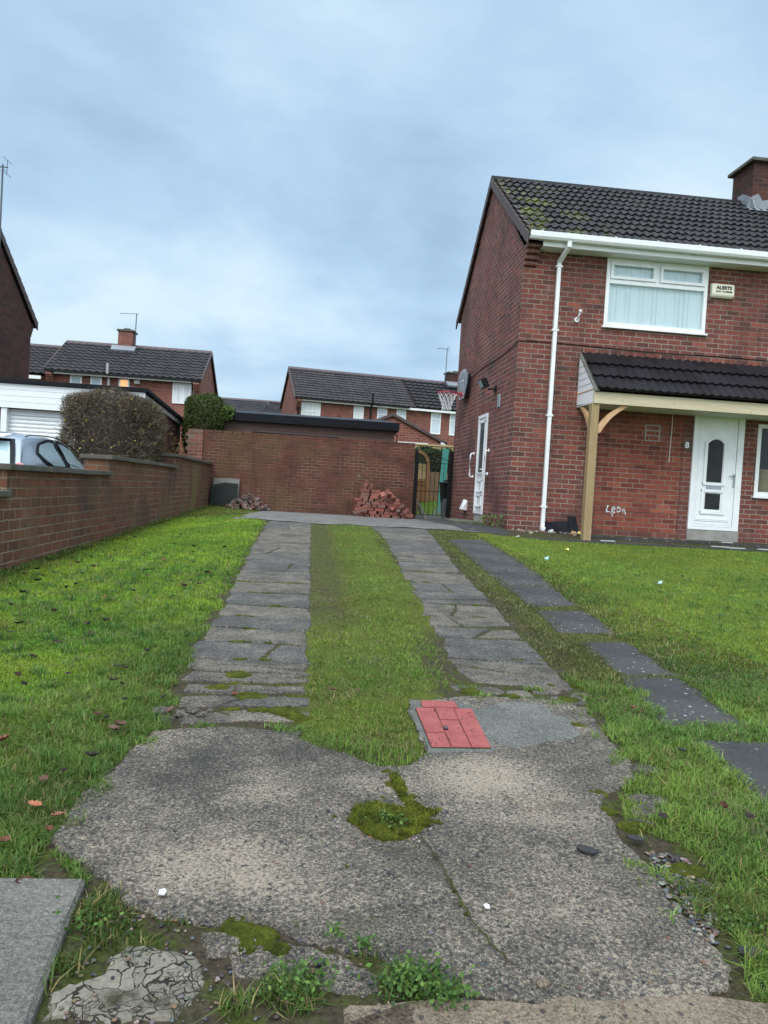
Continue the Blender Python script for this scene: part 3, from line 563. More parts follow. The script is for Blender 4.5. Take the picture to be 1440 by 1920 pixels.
sN = Vector((0, -sv.z, sv.y))
mb.add([(CX0-0.16, 15.14, 6.83), (CX1, 15.14, 6.83), (CX1, 15.31, 6.95), (CX0-0.16, 15.31, 6.95)], [(0, 1, 2, 3)])
mb.build('chimney_flashing', M['lead'], roof)
# soffit, fascia, gutter, downpipe
mb = MB(); mb.box(HX+0.24, EX, 12.73, HY, 4.868, 4.885); mb.build('soffit', M['pvc_soffit'], house)
mb = MB(); mb.box(HX+0.24, EX, 12.70, 12.725, 4.868, 5.03); mb.build('fascia', M['pvc'], house)
mb = MB(); prof = [(12.698, 5.075), (12.698, 4.975), (12.665, 4.945), (12.60, 4.95), (12.575, 4.99), (12.572, 5.075), (12.585, 5.075), (12.592, 5.0), (12.66, 4.965), (12.685, 5.0)]
mb.prism(prof, 'x', HX-0.02, EX)
gut = mb.build('gutter', M['pvc'], house, bevel=0.002)
for x in (3.62, 4.9, 5.65, 6.4, 7.15, 7.9, 8.65):
    b = MB(); b.prism([(12.70, 5.085), (12.70, 4.965), (12.666, 4.935), (12.597, 4.94), (12.563, 4.985), (12.56, 5.085), (12.571, 5.085)], 'x', x, x+0.028); b.build('gutter_bracket', M['pvc'], gut)
mb = MB()
def sqpipe(pts, r):
    for a, b in zip(pts, pts[1:]):
        a, b = Vector(a), Vector(b); d = (b-a); L_ = d.length; q = d.to_track_quat('Z', 'X').to_euler(); mb.obox((a+b)/2, (r, r, L_+r*0.7), q)
sqpipe([(4.13, 12.635, 5.02), (4.13, 12.635, 4.88)], 0.075); sqpipe([(4.13, 12.64, 4.87), (4.075, 12.945, 4.69)], 0.066)
mb.box(4.075-0.033, 4.075+0.033, 12.912, 12.978, 0.05, 4.70); mb.box(4.075-0.036, 4.075+0.036, 12.86, 12.985, 0.02, 0.085)
dp = mb.build('downpipe', M['pvc'], house, bevel=0.006)
for z in (0.42, 2.02, 3.5, 4.60):
    b = MB(); b.box(4.075-0.055, 4.075+0.055, 12.905, 13.0, z, z+0.035); b.build('pipe_clip', M['pvc'], dp, bevel=0.003)
# upstairs window: clear glass, vertical blinds behind
wz0, wz1, wx0, wx1 = 3.675, 4.865, 4.955, 6.825
mb = MB(); y0, y1 = 12.985, 13.055; F = 0.065; zt = 4.47
def fr_(a, b, e, f, p=0.0): mb.box(a, b, y0-p, y1, e, f)
fr_(wx0, wx1, wz0, wz0+0.07); fr_(wx0, wx1, wz1-F, wz1); fr_(wx0, wx0+F, wz0+0.07, wz1-F); fr_(wx1-F, wx1, wz0+0.07, wz1-F); fr_(wx0+F, wx1-F, zt-0.045, zt+0.03); fr_((wx0+wx1)/2-0.035, (wx0+wx1)/2+0.035, zt+0.03, wz1-F)
win = mb.build('window', M['pvc'], house, bevel=0.005)
xm = (wx0+wx1)/2
for (a, b) in ((wx0+F, xm-0.035), (xm+0.035, wx1-F)):
    mb = MB(); e, f = zt+0.03, wz1-F; q = 0.055
    for bx_ in ((a+.004, b-.004, e+.004, e+q), (a+.004, b-.004, f-q, f-.004), (a+.004, a+q, e+q, f-q), (b-q, b-.004, e+q, f-q)): mb.box(bx_[0], bx_[1], y0-0.022, y1-0.02, bx_[2], bx_[3])
    mb.build('top_light', M['pvc'], win, bevel=0.005)
mb = MB(); mb.poly([(wx0+0.03, 13.02, wz0+0.03), (wx1-0.03, 13.02, wz0+0.03), (wx1-0.03, 13.02, wz1-0.03), (wx0+0.03, 13.02, wz1-0.03)]); mb.build('pane', M['glass'], win)
mb = MB(); nb_ = 21; rr = random.Random(9)
for i in range(nb_):
    a = wx0+0.06+(wx1-wx0-0.12)*i/nb_; b = a+(wx1-wx0-0.12)/nb_+0.006; d = rr.uniform(0.004, 0.02)
    mb.poly([(a, 13.040+d, wz0+0.07), (b, 13.062-d*0.4, wz0+0.07), (b, 13.062-d*0.4, wz1-0.05), (a, 13.040+d, wz1-0.05)])
mb.build('blind', M['blind'], win)
mb = MB(); mb.box(wx0-0.035, wx1+0.035, 12.945, 13.05, wz0-0.032, wz0-0.002); mb.build('sill', M['pvc'], win, bevel=0.004)
# right-hand ground floor window
mb = MB(); a, b, e, f = 7.965, 9.75, 0.85, 2.15
for q in ((a, b, e, e+0.08), (a, b, f-0.07, f), (a, a+0.07, e+0.08, f-0.07), (b-0.07, b, e+0.08, f-0.07), (8.82, 8.89, e+0.08, f-0.07)): mb.box(q[0], q[1], 12.985, 13.055, q[2], q[3])
w2 = mb.build('window', M['pvc'], house, bevel=0.005)
mb = MB(); mb.poly([(a+.03, 13.02, e+.03), (b-.03, 13.02, e+.03), (b-.03, 13.02, f-.03), (a+.03, 13.02, f-.03)]); mb.build('pane', M['glass'], w2)
mb = MB(); mb.box(a-0.035, b+0.035, 12.94, 13.05, e-0.035, e-0.002); mb.build('sill', M['pvc'], w2, bevel=0.004)
bk = thing('waste_basket', 'tan wicker basket standing inside the ground floor window', 'basket', (8.32, 13.32, 0.84))
mb = MB(); n = 20
ring = lambda r, z: [(8.32+r*math.cos(2*math.pi*k/n), 13.32+r*math.sin(2*math.pi*k/n), z) for k in range(n)]
vs = ring(0.13, .842)+ring(0.155, 1.30)+ring(0.168, 1.31)+ring(0.165, 1.35)+ring(0.145, 1.35)
mb.add(vs, [(r*n+k, r*n+(k+1) % n, (r+1)*n+(k+1) % n, (r+1)*n+k) for r in range(4) for k in range(n)]+[tuple(range(n))]); mb.build('basket_body', M['wicker'], bk)
mb = MB(); mb.box(HX+0.1, EX-0.1, 13.1, 13.5, 0.80, 0.838); mb.build('inner_ledge', M['interior'], house)
mb = MB(); mb.box(HX+0.12, EX-0.05, 13.60, 13.62, 0.0, 4.95); mb.box(HX+0.12, EX-0.05, 13.06, 13.6, 2.5, 2.52); mb.build('room_backing', M['interior'], house)
# front door
mb = MB(); a, b, e, f = 6.75, 7.70, 0.19, 2.32
for q in ((a, a+0.075, e, f), (b-0.115, b, e, f), (a+0.075, b-0.115, f-0.08, f), (a+0.075, b-0.115, e, e+0.06)): mb.box(q[0], q[1], 12.965, 13.06, q[2], q[3])
df = mb.build('door_frame', M['pvc'], house, bevel=0.006)
mb = MB(); mb.box(6.83, 7.58, 12.985, 13.05, 0.255, 2.235); door = mb.build('door', M['pvc'], house, bevel=0.004)
def mould(mb, pts, w, y, d):
    n = len(pts)
    for i in range(n):
        p, q = pts[i], pts[(i+1) % n]; dx, dz = q[0]-p[0], q[1]-p[1]; l = math.hypot(dx, dz); nx, nz = -dz/l*w/2, dx/l*w/2; ex, ez = dx/l*w/2, dz/l*w/2
        mb.prism([(p[0]-ex+nx, p[1]-ez+nz), (p[0]-ex-nx, p[1]-ez-nz), (q[0]+ex-nx, q[1]+ez-nz), (q[0]+ex+nx, q[1]+ez+nz)], 'y', y-d-.0006*i, y)
def archpts(x0, x1, z0, zs, zt, n=9):
    m = (x0+x1)/2; P = [(x0, z0), (x1, z0), (x1, zs)]
    for i in range(1, n): 
        t_ = i/n; x = x1+(x0-x1)*t_; P.append((x, zs+(zt-zs)*math.sin(math.pi*t_)**0.8))
    return P+[(x0, zs)]
mb = MB(); mould(mb, archpts(7.00, 7.365, 1.02, 1.74, 1.86), 0.05, 12.985, 0.018); mould(mb, [(6.99, .50), (7.385, .50), (7.385, .895), (6.99, .895)], 0.05, 12.985, 0.018); mould(mb, [(6.89, .36), (7.49, .36), (7.49, .385), (6.89, .385)], 0.02, 12.985, 0.010)
mould(mb, [(6.875, .30), (7.535, .30), (7.535, 2.19), (6.875, 2.19)], 0.012, 12.985, 0.006)
mb.build('door_moulding', M['pvc'], door)
mb = MB(); P = archpts(7.045, 7.325, 1.05, 1.74, 1.82); mb.prism(P, 'y', 12.976, 12.990); mb.build('door_pane', M['pane_obscure'], door)
mb = MB(); mb.box(7.045, 7.325, 12.976, 12.990, .565, .85); mb.build('door_pane', M['pane_obscure'], door)
mb = MB(); mb.box(7.05, 7.33, 12.968, 12.986, .915, .985); mb.build('letterbox', M['letter_grey'], door, bevel=0.004)
mb = MB(); mb.box(7.545, 7.572, 12.972, 12.986, .98, 1.22); mb.tube([(7.558, 12.975, 1.18), (7.558, 12.945, 1.18), (7.53, 12.94, 1.182), (7.46, 12.942, 1.176)], 0.010); mb.build('handle', M['grey_metal'], door, bevel=0.002)
mb = MB(); mb.box(6.75, 7.72, 12.975, 13.04, -0.03, 0.188); mb.build('door_step', M['concrete_plain'], house, bevel=0.006)
# side door in the gable
mb = MB(); a, b, e, f = 14.95, 15.73, 0.19, 2.23
for q in ((a, a+0.07, e, f), (b-0.07, b, e, f), (a+.07, b-.07, f-.07, f), (a+.07, b-.07, e, e+.06)): mb.box(HX-0.03, HX+0.06, q[0], q[1], q[2], q[3])
mb.build('side_door_frame', M['pvc'], house, bevel=0.006)
mb = MB(); mb.box(HX-0.012, HX+0.05, 15.03, 15.65, .26, 2.15); sdr = mb.build('side_door', M['pvc'], house, bevel=0.004)
mb = MB()
for (q0, q1, z0, z1) in ((15.12, 15.56, .33, .58), (15.12, 15.56, .63, .88)):
    for bx_ in ((q0, q1, z0, z0+.03), (q0, q1, z1-.03, z1), (q0, q0+.03, z0, z1), (q1-.03, q1, z0, z1)): mb.box(HX-0.03, HX-0.010, *bx_)
for bx_ in ((15.08, 15.60, 1.0, 1.04), (15.08, 15.60, 2.06, 2.10), (15.08, 15.12, 1.0, 2.1), (15.56, 15.60, 1.0, 2.1)): mb.box(HX-0.03, HX-0.010, *bx_)
mb.build('door_moulding', M['pvc'], sdr, bevel=0.003)
mb = MB(); mb.box(HX-0.018, HX-0.008, 15.12, 15.56, 1.04, 2.06); mb.build('door_pane', M['pane_side'], sdr)
mb = MB(); mb.box(HX-0.035, HX-0.012, 15.06, 15.09, .98, 1.16); mb.tube([(HX-.03, 15.075, 1.10), (HX-.06, 15.075, 1.10), (HX-.06, 15.18, 1.10)], .01); mb.build('handle', M['pvc'], sdr)
mb = MB(); mb.box(HX-0.012, HX+0.02, 14.96, 15.72, -0.05, 0.186); mb.build('door_threshold', M['concrete_plain'], house)
mb = MB(); mb.box(HX-0.55, HX-0.002, 14.95, 16.3, -0.14, 0.035); mb.build('side_step', M['step'], house, bevel=0.02)
for y, z0, z1 in ((16.08, .96, 1.46), (14.72, 1.0, 1.46)):
    mb = MB(); mb.tube([(HX, y, z1), (HX-.05, y, z1), (HX-.075, y, z1-.02), (HX-.08, y, z1-.06), (HX-.08, y, z0+.06), (HX-.075, y, z0+.02), (HX-.05, y, z0), (HX, y, z0)], .017, 10)
    for z in (z0, z1): mb.tube([(HX-.001, y, z), (HX-.014, y, z)], .04, 12)
    mb.build('grab_rail', M['pvc'], house, smooth=True)
mb = MB(); mb.box(HX-.02, HX, 14.06, 14.22, 2.26, 2.50); [mb.box(HX-.028, HX-.02, 14.07, 14.21, 2.28+i*.045, 2.30+i*.045) for i in range(5)]; mb.build('wall_vent', M['vent'], house)
mb = MB(); mb.add([(HX, 16.48, .44), (HX, 16.82, .44), (HX, 16.78, .22), (HX, 16.52, .22), (HX-.12, 16.52, .24), (HX-.12, 16.78, .24), (HX-.05, 16.6, .47), (HX-.05, 16.7, .47)], [(0, 1, 7, 6), (0, 6, 4, 3), (1, 2, 5, 7), (4, 6, 7, 5), (2, 3, 4, 5)]); mb.build('vent_cowl', M['pvc'], house)
# telephone cable along gable and front
pts = [(HX-.012, 17.3, 3.22)]+[(HX-.012, y, 3.27+.02*math.sin(y*2.1)-0.015*(y-13)) for y in np.linspace(16.6, 13.05, 10)]+[(HX-.01, HY-.01, 3.29)]+[(x, HY-.012, 3.30-0.004*(x-3.5)+.012*math.sin(x*1.9)) for x in np.linspace(3.6, 11, 26)]
MB().tube(pts, .0075, 6).build('cable', M['black_plastic'], house)
MB().tube([(6.335, HY-.02, 2.2), (6.332, HY-.03, 1.9), (6.326, HY-.02, 1.6), (6.32, HY-.03, 1.36)], .006, 6).build('loose_wire', M['cord'], house)
mb = MB(); mb.tube([(4.47, HY, 3.74), (4.47, HY-.02, 3.74)], .045, 12); mb.tube([(4.47, HY-.02, 3.74), (4.475, HY-.10, 3.80), (4.49, HY-.13, 3.86)], .018, 8); mb.tube([(4.50, HY-.15, 3.86), (4.47, HY-.12, 3.87)], .026, 8); mb.build('wall_bracket', M['pvc'], house)
# porch: tiled lean-to on a timber beam and post
PX = 4.57
sv, sl = slope(12.10, 2.42, 12.99, 3.17)
porch = tiles((PX+0.02, 12.10, 2.42), (1, 0, 0), sv, 6.2, sl, 3, period=0.15, amp=0.024, lift=0.045, per=10).build('porch', M['tile_new'], house)
mb = MB(); mb.prism([(13.0, 2.25), (12.225, 2.22), (12.225, 2.46), (12.99, 3.13)], 'x', PX-0.0, PX+0.03); cl_ = mb.build('cladding', M['cladding'], porch)
mb = MB(); [mb.box(PX-0.004, PX, 12.23+(.155*max(0, i-1)), 12.99, 2.44+i*.115, 2.447+i*.115) for i in range(5)]; mb.build('board_joint', M['vent'], porch)
mb = MB(); mb.box(PX-0.008, PX, 12.22, 12.99, 2.435, 2.452); mb.build('timber_bead', M['brace_timber'], porch)
mb = MB(); mb.prism([(12.12, 2.41), (12.145, 2.395), (13.0, 3.12), (12.99, 3.16)], 'x', PX-0.006, PX+0.07); mb.build('bargeboard', M['grey_slab'], porch)
mb = MB(); mb.box(PX, 10.7, 12.17, 12.222, 2.205, 2.395); mb.build('beam', M['new_timber'], porch)
mb = MB(); mb.box(PX+0.002, 10.7, 12.224, 12.995, 2.213, 2.228); 
mb.build('porch_soffit', M['pvc_soffit'], porch)
mb = MB(); [mb.box(PX+0.01, 10.7, 12.30+i*.1, 12.306+i*.1, 2.2105, 2.2128) for i in range(7)]; mb.build('soffit_joint', M['vent'], porch)
mb = MB(); mb.box(4.545, 4.68, 12.195, 12.33, g(4.6, 12.2)-0.05, 2.203); mb.build('post', M['post_timber'], porch, bevel=0.006)
def brace(fn):
    n = 9; A = []; B_ = []
    for i in range(n):
        t_ = i/(n-1)*math.pi/2; A.append((0.50*(1-math.cos(t_)), 0.48*math.sin(t_)))
        B_.append((-0.0+0.50*(1-math.cos(t_))*1.0+0.0, 0.48*math.sin(t_)))
    outer = [(0, 0)]+[(0.47*t_**1.5*1.02, 0.02+0.46*t_**0.72) for t_ in np.linspace(0.02, 1, 8)]
    inner = [(0.55, 0.48)]+[(0.03+0.52*t_**1.25, -0.0+0.48*t_**0.95-0.09*math.sin(math.pi*t_)) for t_ in np.linspace(0.97, 0.0, 8)]
    return outer+inner
bp = [(0, 0), (0, .12), (.07, .21), (.19, .34), (.33, .44), (.40, .48), (.54, .48), (.47, .445), (.34, .36), (.22, .25), (.12, .12), (.05, .0)]
MB().prism([(4.68+x, 1.72+z) for x, z in bp], 'y', 12.225, 12.295).build('brace', M['brace_timber'], porch, bevel=0.004)
MB().prism([(12.33+x, 1.72+z) for x, z in bp], 'x', 4.58, 4.64).build('brace', M['brace_timber'], porch, bevel=0.004)

# fixtures hung on the house
al = thing('alarm_box', 'cream burglar alarm box with black lettering beside the upstairs window', 'alarm box', (7.07, 13.0, 3.78 + 0.56 - 0.56))
ax0, ax1, az0, az1 = 6.875, 7.285, 4.325, 4.565
al.location.z = az0; ORG[al] = Vector(al.location)
mb = MB(); mb.prism([(13.0, az0+.02), (13.0, az1+.01), (12.93, az1), (12.915, az0+.055), (12.93, az0+.02)], 'x', ax0, ax1); mb.build('box_cover', M['cream'], al, bevel=0.008)
mb = MB(); mb.prism([(13.0, az0), (13.0, az0+.018), (12.935, az0+.018), (12.95, az0)], 'x', ax0+.01, ax1-.01); mb.build('box_base', M['cream'], al, bevel=0.004)
text_mesh('ALERTS', 0.085, M['ink'], 'lettering', al, (7.095, 12.917, 4.495), 0, 0.003, 0.0015, fit=0.29).data.transform(Matrix.Identity(4))
text_mesh('0191 4139090', 0.05, M['ink'], 'phone_number', al, (7.095, 12.912, 4.425), 0, 0.003, 0.0, fit=0.30)
np_ = thing('number_plaque', 'small brown plaque with white numeral 8 beside the white front door', 'house number', (6.645, 13.0, 1.6))
MB().box(6.565, 6.715, 12.98, 12.999, 1.605, 1.755).build('plate', M['plaque'], np_, bevel=0.003)
text_mesh('8', 0.15, M['white_paint'], 'numeral', np_, (6.64, 12.978, 1.68), 0, 0.002, 0.003)
fl = thing('floodlight', 'black floodlight on the brick gable above the side door', 'floodlight', (HX, 14.45, 2.64))
MB().box(HX-.03, HX, 14.40, 14.50, 2.58, 2.70).box(HX-.16, HX-.03, 14.435, 14.465, 2.62, 2.65).build('bracket', M['black_plastic'], fl)
mb = MB(); mb.obox((HX-.24, 14.50, 2.74), (.12, .26, .18), (0, R(-25), 0)); lh = mb.build('lamp_head', M['black_plastic'], fl, bevel=0.012)
MB().obox((HX-.302, 14.50, 2.745-.03), (.006, .22, .14), (0, R(-25), 0)).build('lamp_glass', M['floodglass'], lh)
# basketball hoop
hp = thing('basketball_hoop', 'basketball hoop with dark backboard and red rim on the gable wall', 'basketball hoop', (HX, 17.2, 2.75))
bx = HX-0.10
def bb(s, y=17.25, z=2.75): 
    P = [(-.27, 0), (-.50, .28), (-.52, .42)]+[(-.52*math.cos(a), .42+.27*math.sin(a)) for a in np.linspace(.1, math.pi-.1, 14)]+[(.52, .42), (.50, .28), (.27, 0)]
    cz = .36; return [(y+p[0]*s, z+cz+(p[1]-cz)*s) for p in P]
MB().prism(bb(1), 'x', bx-.03, bx).build('backboard', M['board'], hp, bevel=0.004)
mb = MB(); P, Q = bb(.95), bb(.89); n = len(P)
for i in range(n):
    j = (i+1) % n; mb.add([(bx-.033, *P[i]), (bx-.033, *P[j]), (bx-.033, *Q[j]), (bx-.033, *Q[i])], [(0, 1, 2, 3)])
for q in ((17.25-.20, 17.25+.20, 2.85, 2.88), (17.25-.20, 17.25+.20, 3.16, 3.19), (17.25-.20, 17.25-.165, 2.88, 3.16), (17.25+.165, 17.25+.20, 2.88, 3.16), (17.25-.06, 17.25-.035, 2.88, 3.1), (17.25+.035, 17.25+.06, 2.88, 3.1)):
    mb.add([(bx-.033, q[0], q[2]), (bx-.033, q[1], q[2]), (bx-.033, q[1], q[3]), (bx-.033, q[0], q[3])], [(0, 1, 2, 3)])
arc = [(bx-.033, 17.25+.2*math.cos(a), 3.26+.16*math.sin(a)) for a in np.linspace(0, math.pi, 12)]; MB
for a, b in zip(arc, arc[1:]): mb.add([a, b, (b[0], 17.25+(b[1]-17.25)*.88, 3.26+(b[2]-3.26)*.88), (a[0], 17.25+(a[1]-17.25)*.88, 3.26+(a[2]-3.26)*.88)], [(0, 1, 2, 3)])
mb.build('board_marking', M['cord'], hp)
for y_ in (17.0, 17.44): MB().box(bx, HX, y_, y_+.06, 2.82, 3.3).build('board_batten', M['black_plastic'], hp)
rc = Vector((bx-.36, 17.25, 2.88)); ring_ = [(rc.x+.23*math.cos(a), rc.y+.23*math.sin(a), rc.z) for a in np.linspace(0, 2*math.pi, 25)[:-1]]
mb = MB(); mb.tube(ring_, .012, 8, closed=True); mb.box(rc.x+.22, bx-.03, 17.19, 17.31, 2.862, 2.89); mb.box(bx-.045, bx-.03, 17.13, 17.37, 2.80, 2.93)
mb.tube([(rc.x+.1, 17.05, 2.875), (bx-.04, 17.16, 2.815)], .008); mb.tube([(rc.x+.1, 17.45, 2.875), (bx-.04, 17.34, 2.815)], .008); rim = mb.build('rim', M['rim_red'], hp)
mb = MB(); nn_ = 12; rad = [.228, .18, .135, .105, .11]; zz_ = [0, -.11, -.22, -.32, -.40]
for k in range(nn_):
    for s_ in (1, -1):
        mb.tube([(rc.x+rad[i]*math.cos(2*math.pi*(k+.5*i*s_)/nn_), rc.y+rad[i]*math.sin(2*math.pi*(k+.5*i*s_)/nn_), rc.z+zz_[i]) for i in range(5)], .005, 5)
mb.build('net', M['cord'], hp)
# ------------------------------------------------------------ garden walls, gate
gw = thing('garden_wall', 'tall stained brick garden wall closing the back end of the drive', 'wall', (0, 18.6, -0.1))
mb = MB(); mb.box(-2.62, 2.50, 18.5, 18.72, -0.3, 1.70); gwall = mb.build('wall', M['brick_back'], gw)
mb = MB(); rr = random.Random(2); x = -2.62
while x < 2.48:
    w_ = min(.222, 2.5-x); mb.obox((x+w_/2, 18.61, 1.731), (w_-.008, .225, .058), (0, rr.uniform(-.012, .012), 0)); x += .23
mb.build('top_course', M['brick_back'], gw, bevel=0.004)
mb = MB(); 
for i in range(21): mb.box(-3.02+(0.0 if i % 2 else .045), -2.622, 18.46, 18.70, -0.05+i*.086, -0.05+i*.086+.0855)
mb.build('pier', M['brick_pier'], gw)
bw = thing('boundary_wall', 'stepped mossy brick boundary wall with dark stone coping left of the lawn', 'wall', (-2.55, 12, -0.2))
secs = [(0.5, 6.28, .335), (6.28, 9.33, .545), (9.33, 13.77, .735), (13.77, 18.49, .935)]
mb = MB()
for a, b, z in secs: mb.box(-2.70, -2.40, a+(.0 if a < 1 else 0), b, -0.9, z)
mb.build('wall', M['brick_bound'], bw)
rr = random.Random(4); mb = MB()
for a, b, z in secs:
    y = a-.04 if a > 1 else a
    while y < b+.02:
        L_ = min(rr.uniform(.8, 1.0), b+.03-y)
        if L_ < .15: break
        mb.obox((-2.55+rr.uniform(-.006, .006), y+L_/2, z+.026), (.385, L_-.008, .05), (rr.uniform(-.006, .006), rr.uniform(-.01, .01), 0)); y += L_
mb.build('coping', M['coping'], bw, bevel=0.010)
bar = MB().tube([(-1.47, 18.56, 1.785), (-.4, 18.57, 1.778), (.62, 18.56, 1.775)], .02, 8).build('pipe', M['black_plastic'], at=(-.4, 18.56, 1.77)); tag(bar, 'thin black pipe lying along the top of the garden wall', 'pipe')
gt = thing('garden_gate', 'black metal bar gate between the garden wall and the house', 'gate', (2.96, 18.5, -0.1))
MB().box(2.505, 2.575, 18.42, 18.49, -.2, 1.60).build('gate_post', M['black_metal'], gt, bevel=.004)
MB().box(3.37, 3.452, 18.42, 18.49, -.25, 1.61).build('gate_post', M['black_metal'], gt, bevel=.004)
fb = MB()
for z in (.02, .60, 1.30): fb.box(2.58, 3.365, 18.447, 18.463, z-.008, z+.008)
fb.box(2.58, 2.60, 18.445, 18.465, 0, 1.31).box(3.345, 3.365, 18.445, 18.465, 0, 1.31); fb.build('gate_frame', M['black_metal'], gt)
for i in range(6):
    x = 2.70+i*.107; MB().tube([(x, 18.455, .02), (x, 18.455, 1.30)], .0065, 6).build('gate_bar', M['black_metal'], gt)
MB().tube([(2.585+.39+.39*math.cos(a), 18.455, 1.30+.16*math.sin(a)) for a in np.linspace(0, math.pi, 15)], .007, 6).build('arched_rail', M['black_metal'], gt)
MB().box(3.25, 3.37, 18.43, 18.445, .86, .90).build('latch', M['black_metal'], gt)
wm_ = thing('mesh_panel', 'grey wire mesh sheet propped behind the black gate', 'wire mesh', (3.2, 18.75, -.1))
mb = MB()
for i in range(17):
    x = 2.98+i*.026; h_ = min(.55, .06+(x-2.98)*1.35); mb.tube([(x, 18.72, -.1), (x+.0, 18.76, -.1+h_)], .003, 4)
for i in range(20):
    z = -.08+i*.026; x0_ = 2.98+max(0, (z+.04)/1.35)
    if x0_ < 3.38: mb.tube([(x0_, 18.72+.04*(z+.1)/.5, z), (3.40, 18.72+.04*(z+.1)/.5, z)], .003, 4)
mb.build('mesh_sheet', M['grey_metal'], wm_)
for k, (a, b, lab) in enumerate((((2.60, 18.85, -.10), (2.70, 18.95, .35), 'short mossy log leaning inside the gate by its left post'), ((2.92, 18.78, -.11), (2.62, 19.0, .42), 'grey timber offcut leaning inside the gate'))):
    o = MB().tube([a, b], [.055, .05], 8).build('log' if k == 0 else 'timber_offcut', M['post_timber'] if k == 0 else M['grey_slab'], at=a); tag(o, lab, 'timber')
# things behind the gate
tq = MB().obox((3.67, 21.0, .83), (.17, .04, 1.98), (0, R(2), 0)).build('plank', M['turquoise'], at=(3.6, 21, -.15)); tag(tq, 'tall turquoise painted plank standing behind the gate', 'plank')
wb = thing('wheelie_bin', 'black wheelie bin behind the right gate post', 'bin', (3.66, 19.45, -.12))
mb = MB(); mb.add([(3.44, 19.2, -.06), (3.9, 19.2, -.06), (3.9, 19.65, -.06), (3.44, 19.65, -.06), (3.37, 19.1, .80), (3.95, 19.1, .80), (3.95, 19.75, .80), (3.37, 19.75, .80)], [(3, 2, 1, 0), (4, 5, 6, 7), (0, 1, 5, 4), (1, 2, 6, 5), (2, 3, 7, 6), (3, 0, 4, 7)]); mb.build('bin_body', M['black_plastic'], wb, bevel=.02)
MB().box(3.34, 3.98, 19.06, 19.78, .803, .86).build('bin_lid', M['black_plastic'], wb, bevel=.015)
for x in (3.46, 3.86): MB().tube([(x, 19.68, -.02), (x+.05, 19.68, -.02)], .095, 14).build('wheel', M['black_plastic'], wb)
ar = thing('garden_arch', 'brown timber garden arch with lattice gate seen through the black gate', 'arch', (3.16, 23, -.15))
pts = [(3.16+.42*math.cos(a), 1.40+.46*math.sin(a)) for a in np.linspace(0, math.pi, 17)]; inn = [(3.16+.33*math.cos(a), 1.40+.37*math.sin(a)) for a in np.linspace(0, math.pi, 17)]
mb = MB()
for i in range(16): mb.prism([pts[i], pts[i+1], inn[i+1], inn[i]], 'y', 22.9, 23.1)
mb.build('arch_top', M['arch_wood'], ar)
for x in (2.74, 3.49): MB().box(x, x+.09, 22.9, 23.1, -.15, 1.40).build('arch_post', M['arch_wood'], ar)
mb = MB()
for i in range(-6, 14):
    for sg in (1, -1):
        x = 2.83+i*.085; a, b = (x, .98), (x+.46*sg, 1.44)
        if sg < 0: a, b = (x, .98), (x-.46, 1.44)
        def cl(p, q, lo, hi):
            t0, t1 = (lo-p[0])/(q[0]-p[0]), (hi-p[0])/(q[0]-p[0]); t0, t1 = sorted((t0, t1)); t0, t1 = max(0, t0), min(1, t1)
            return None if t0 >= t1 else [(p[0]+(q[0]-p[0])*t, p[1]+(q[1]-p[1])*t) for t in (t0, t1)]
        c = cl(a, b, 2.84, 3.48)
        if c: mb.prism([(c[0][0]-.012, c[0][1]), (c[0][0]+.012, c[0][1]), (c[1][0]+.012, c[1][1]), (c[1][0]-.012, c[1][1])], 'y', 22.99+.008*sg, 23.0+.008*sg)
mb.build('lattice', M['pale_wood'], ar)
MB().box(2.835, 3.485, 22.96, 23.0, .30, .96).box(2.835, 3.485, 22.94, 22.958, .80, .84).box(2.835, 3.485, 22.94, 22.958, .9, .94).build('arch_gate', M['arch_wood'], ar)
fe = thing('fence_panel', 'weathered brown board fence beyond the gate, below the dark hedge', 'fence', (4.2, 25, .3))
mb = MB(); x = 2.6; rr = random.Random(8)
while x < 6.4: mb.box(x, x+.142, 25.0, 25.02, -.15, 1.27+rr.uniform(-.02, .02)); x += .15
mb.build('boards', M['fence_wood'], fe)
sl_ = thing('raised_bed', 'low brown sleeper edging in front of the board fence', 'raised bed', (4.2, 24.5, -.15))
MB().box(2.2, 6.4, 24.4, 24.6, .22, .44).box(2.2, 6.4, 24.42, 24.6, -.2, .216).build('sleepers', M['arch_wood'], sl_, bevel=.01)
pf = thing('pale_fence', 'pale new timber fence standing behind the dark hedge', 'fence', (4.4, 26.9, -.15))
mb = MB(); x = 2.3
while x < 7.2: mb.box(x, x+.115, 26.9, 26.93, -.15, 2.25); x += .12
mb.build('boards', M['pale_wood'], pf); MB().box(2.28, 7.25, 26.86, 26.97, 2.252, 2.30).build('capping_rail', M['pale_wood'], pf)

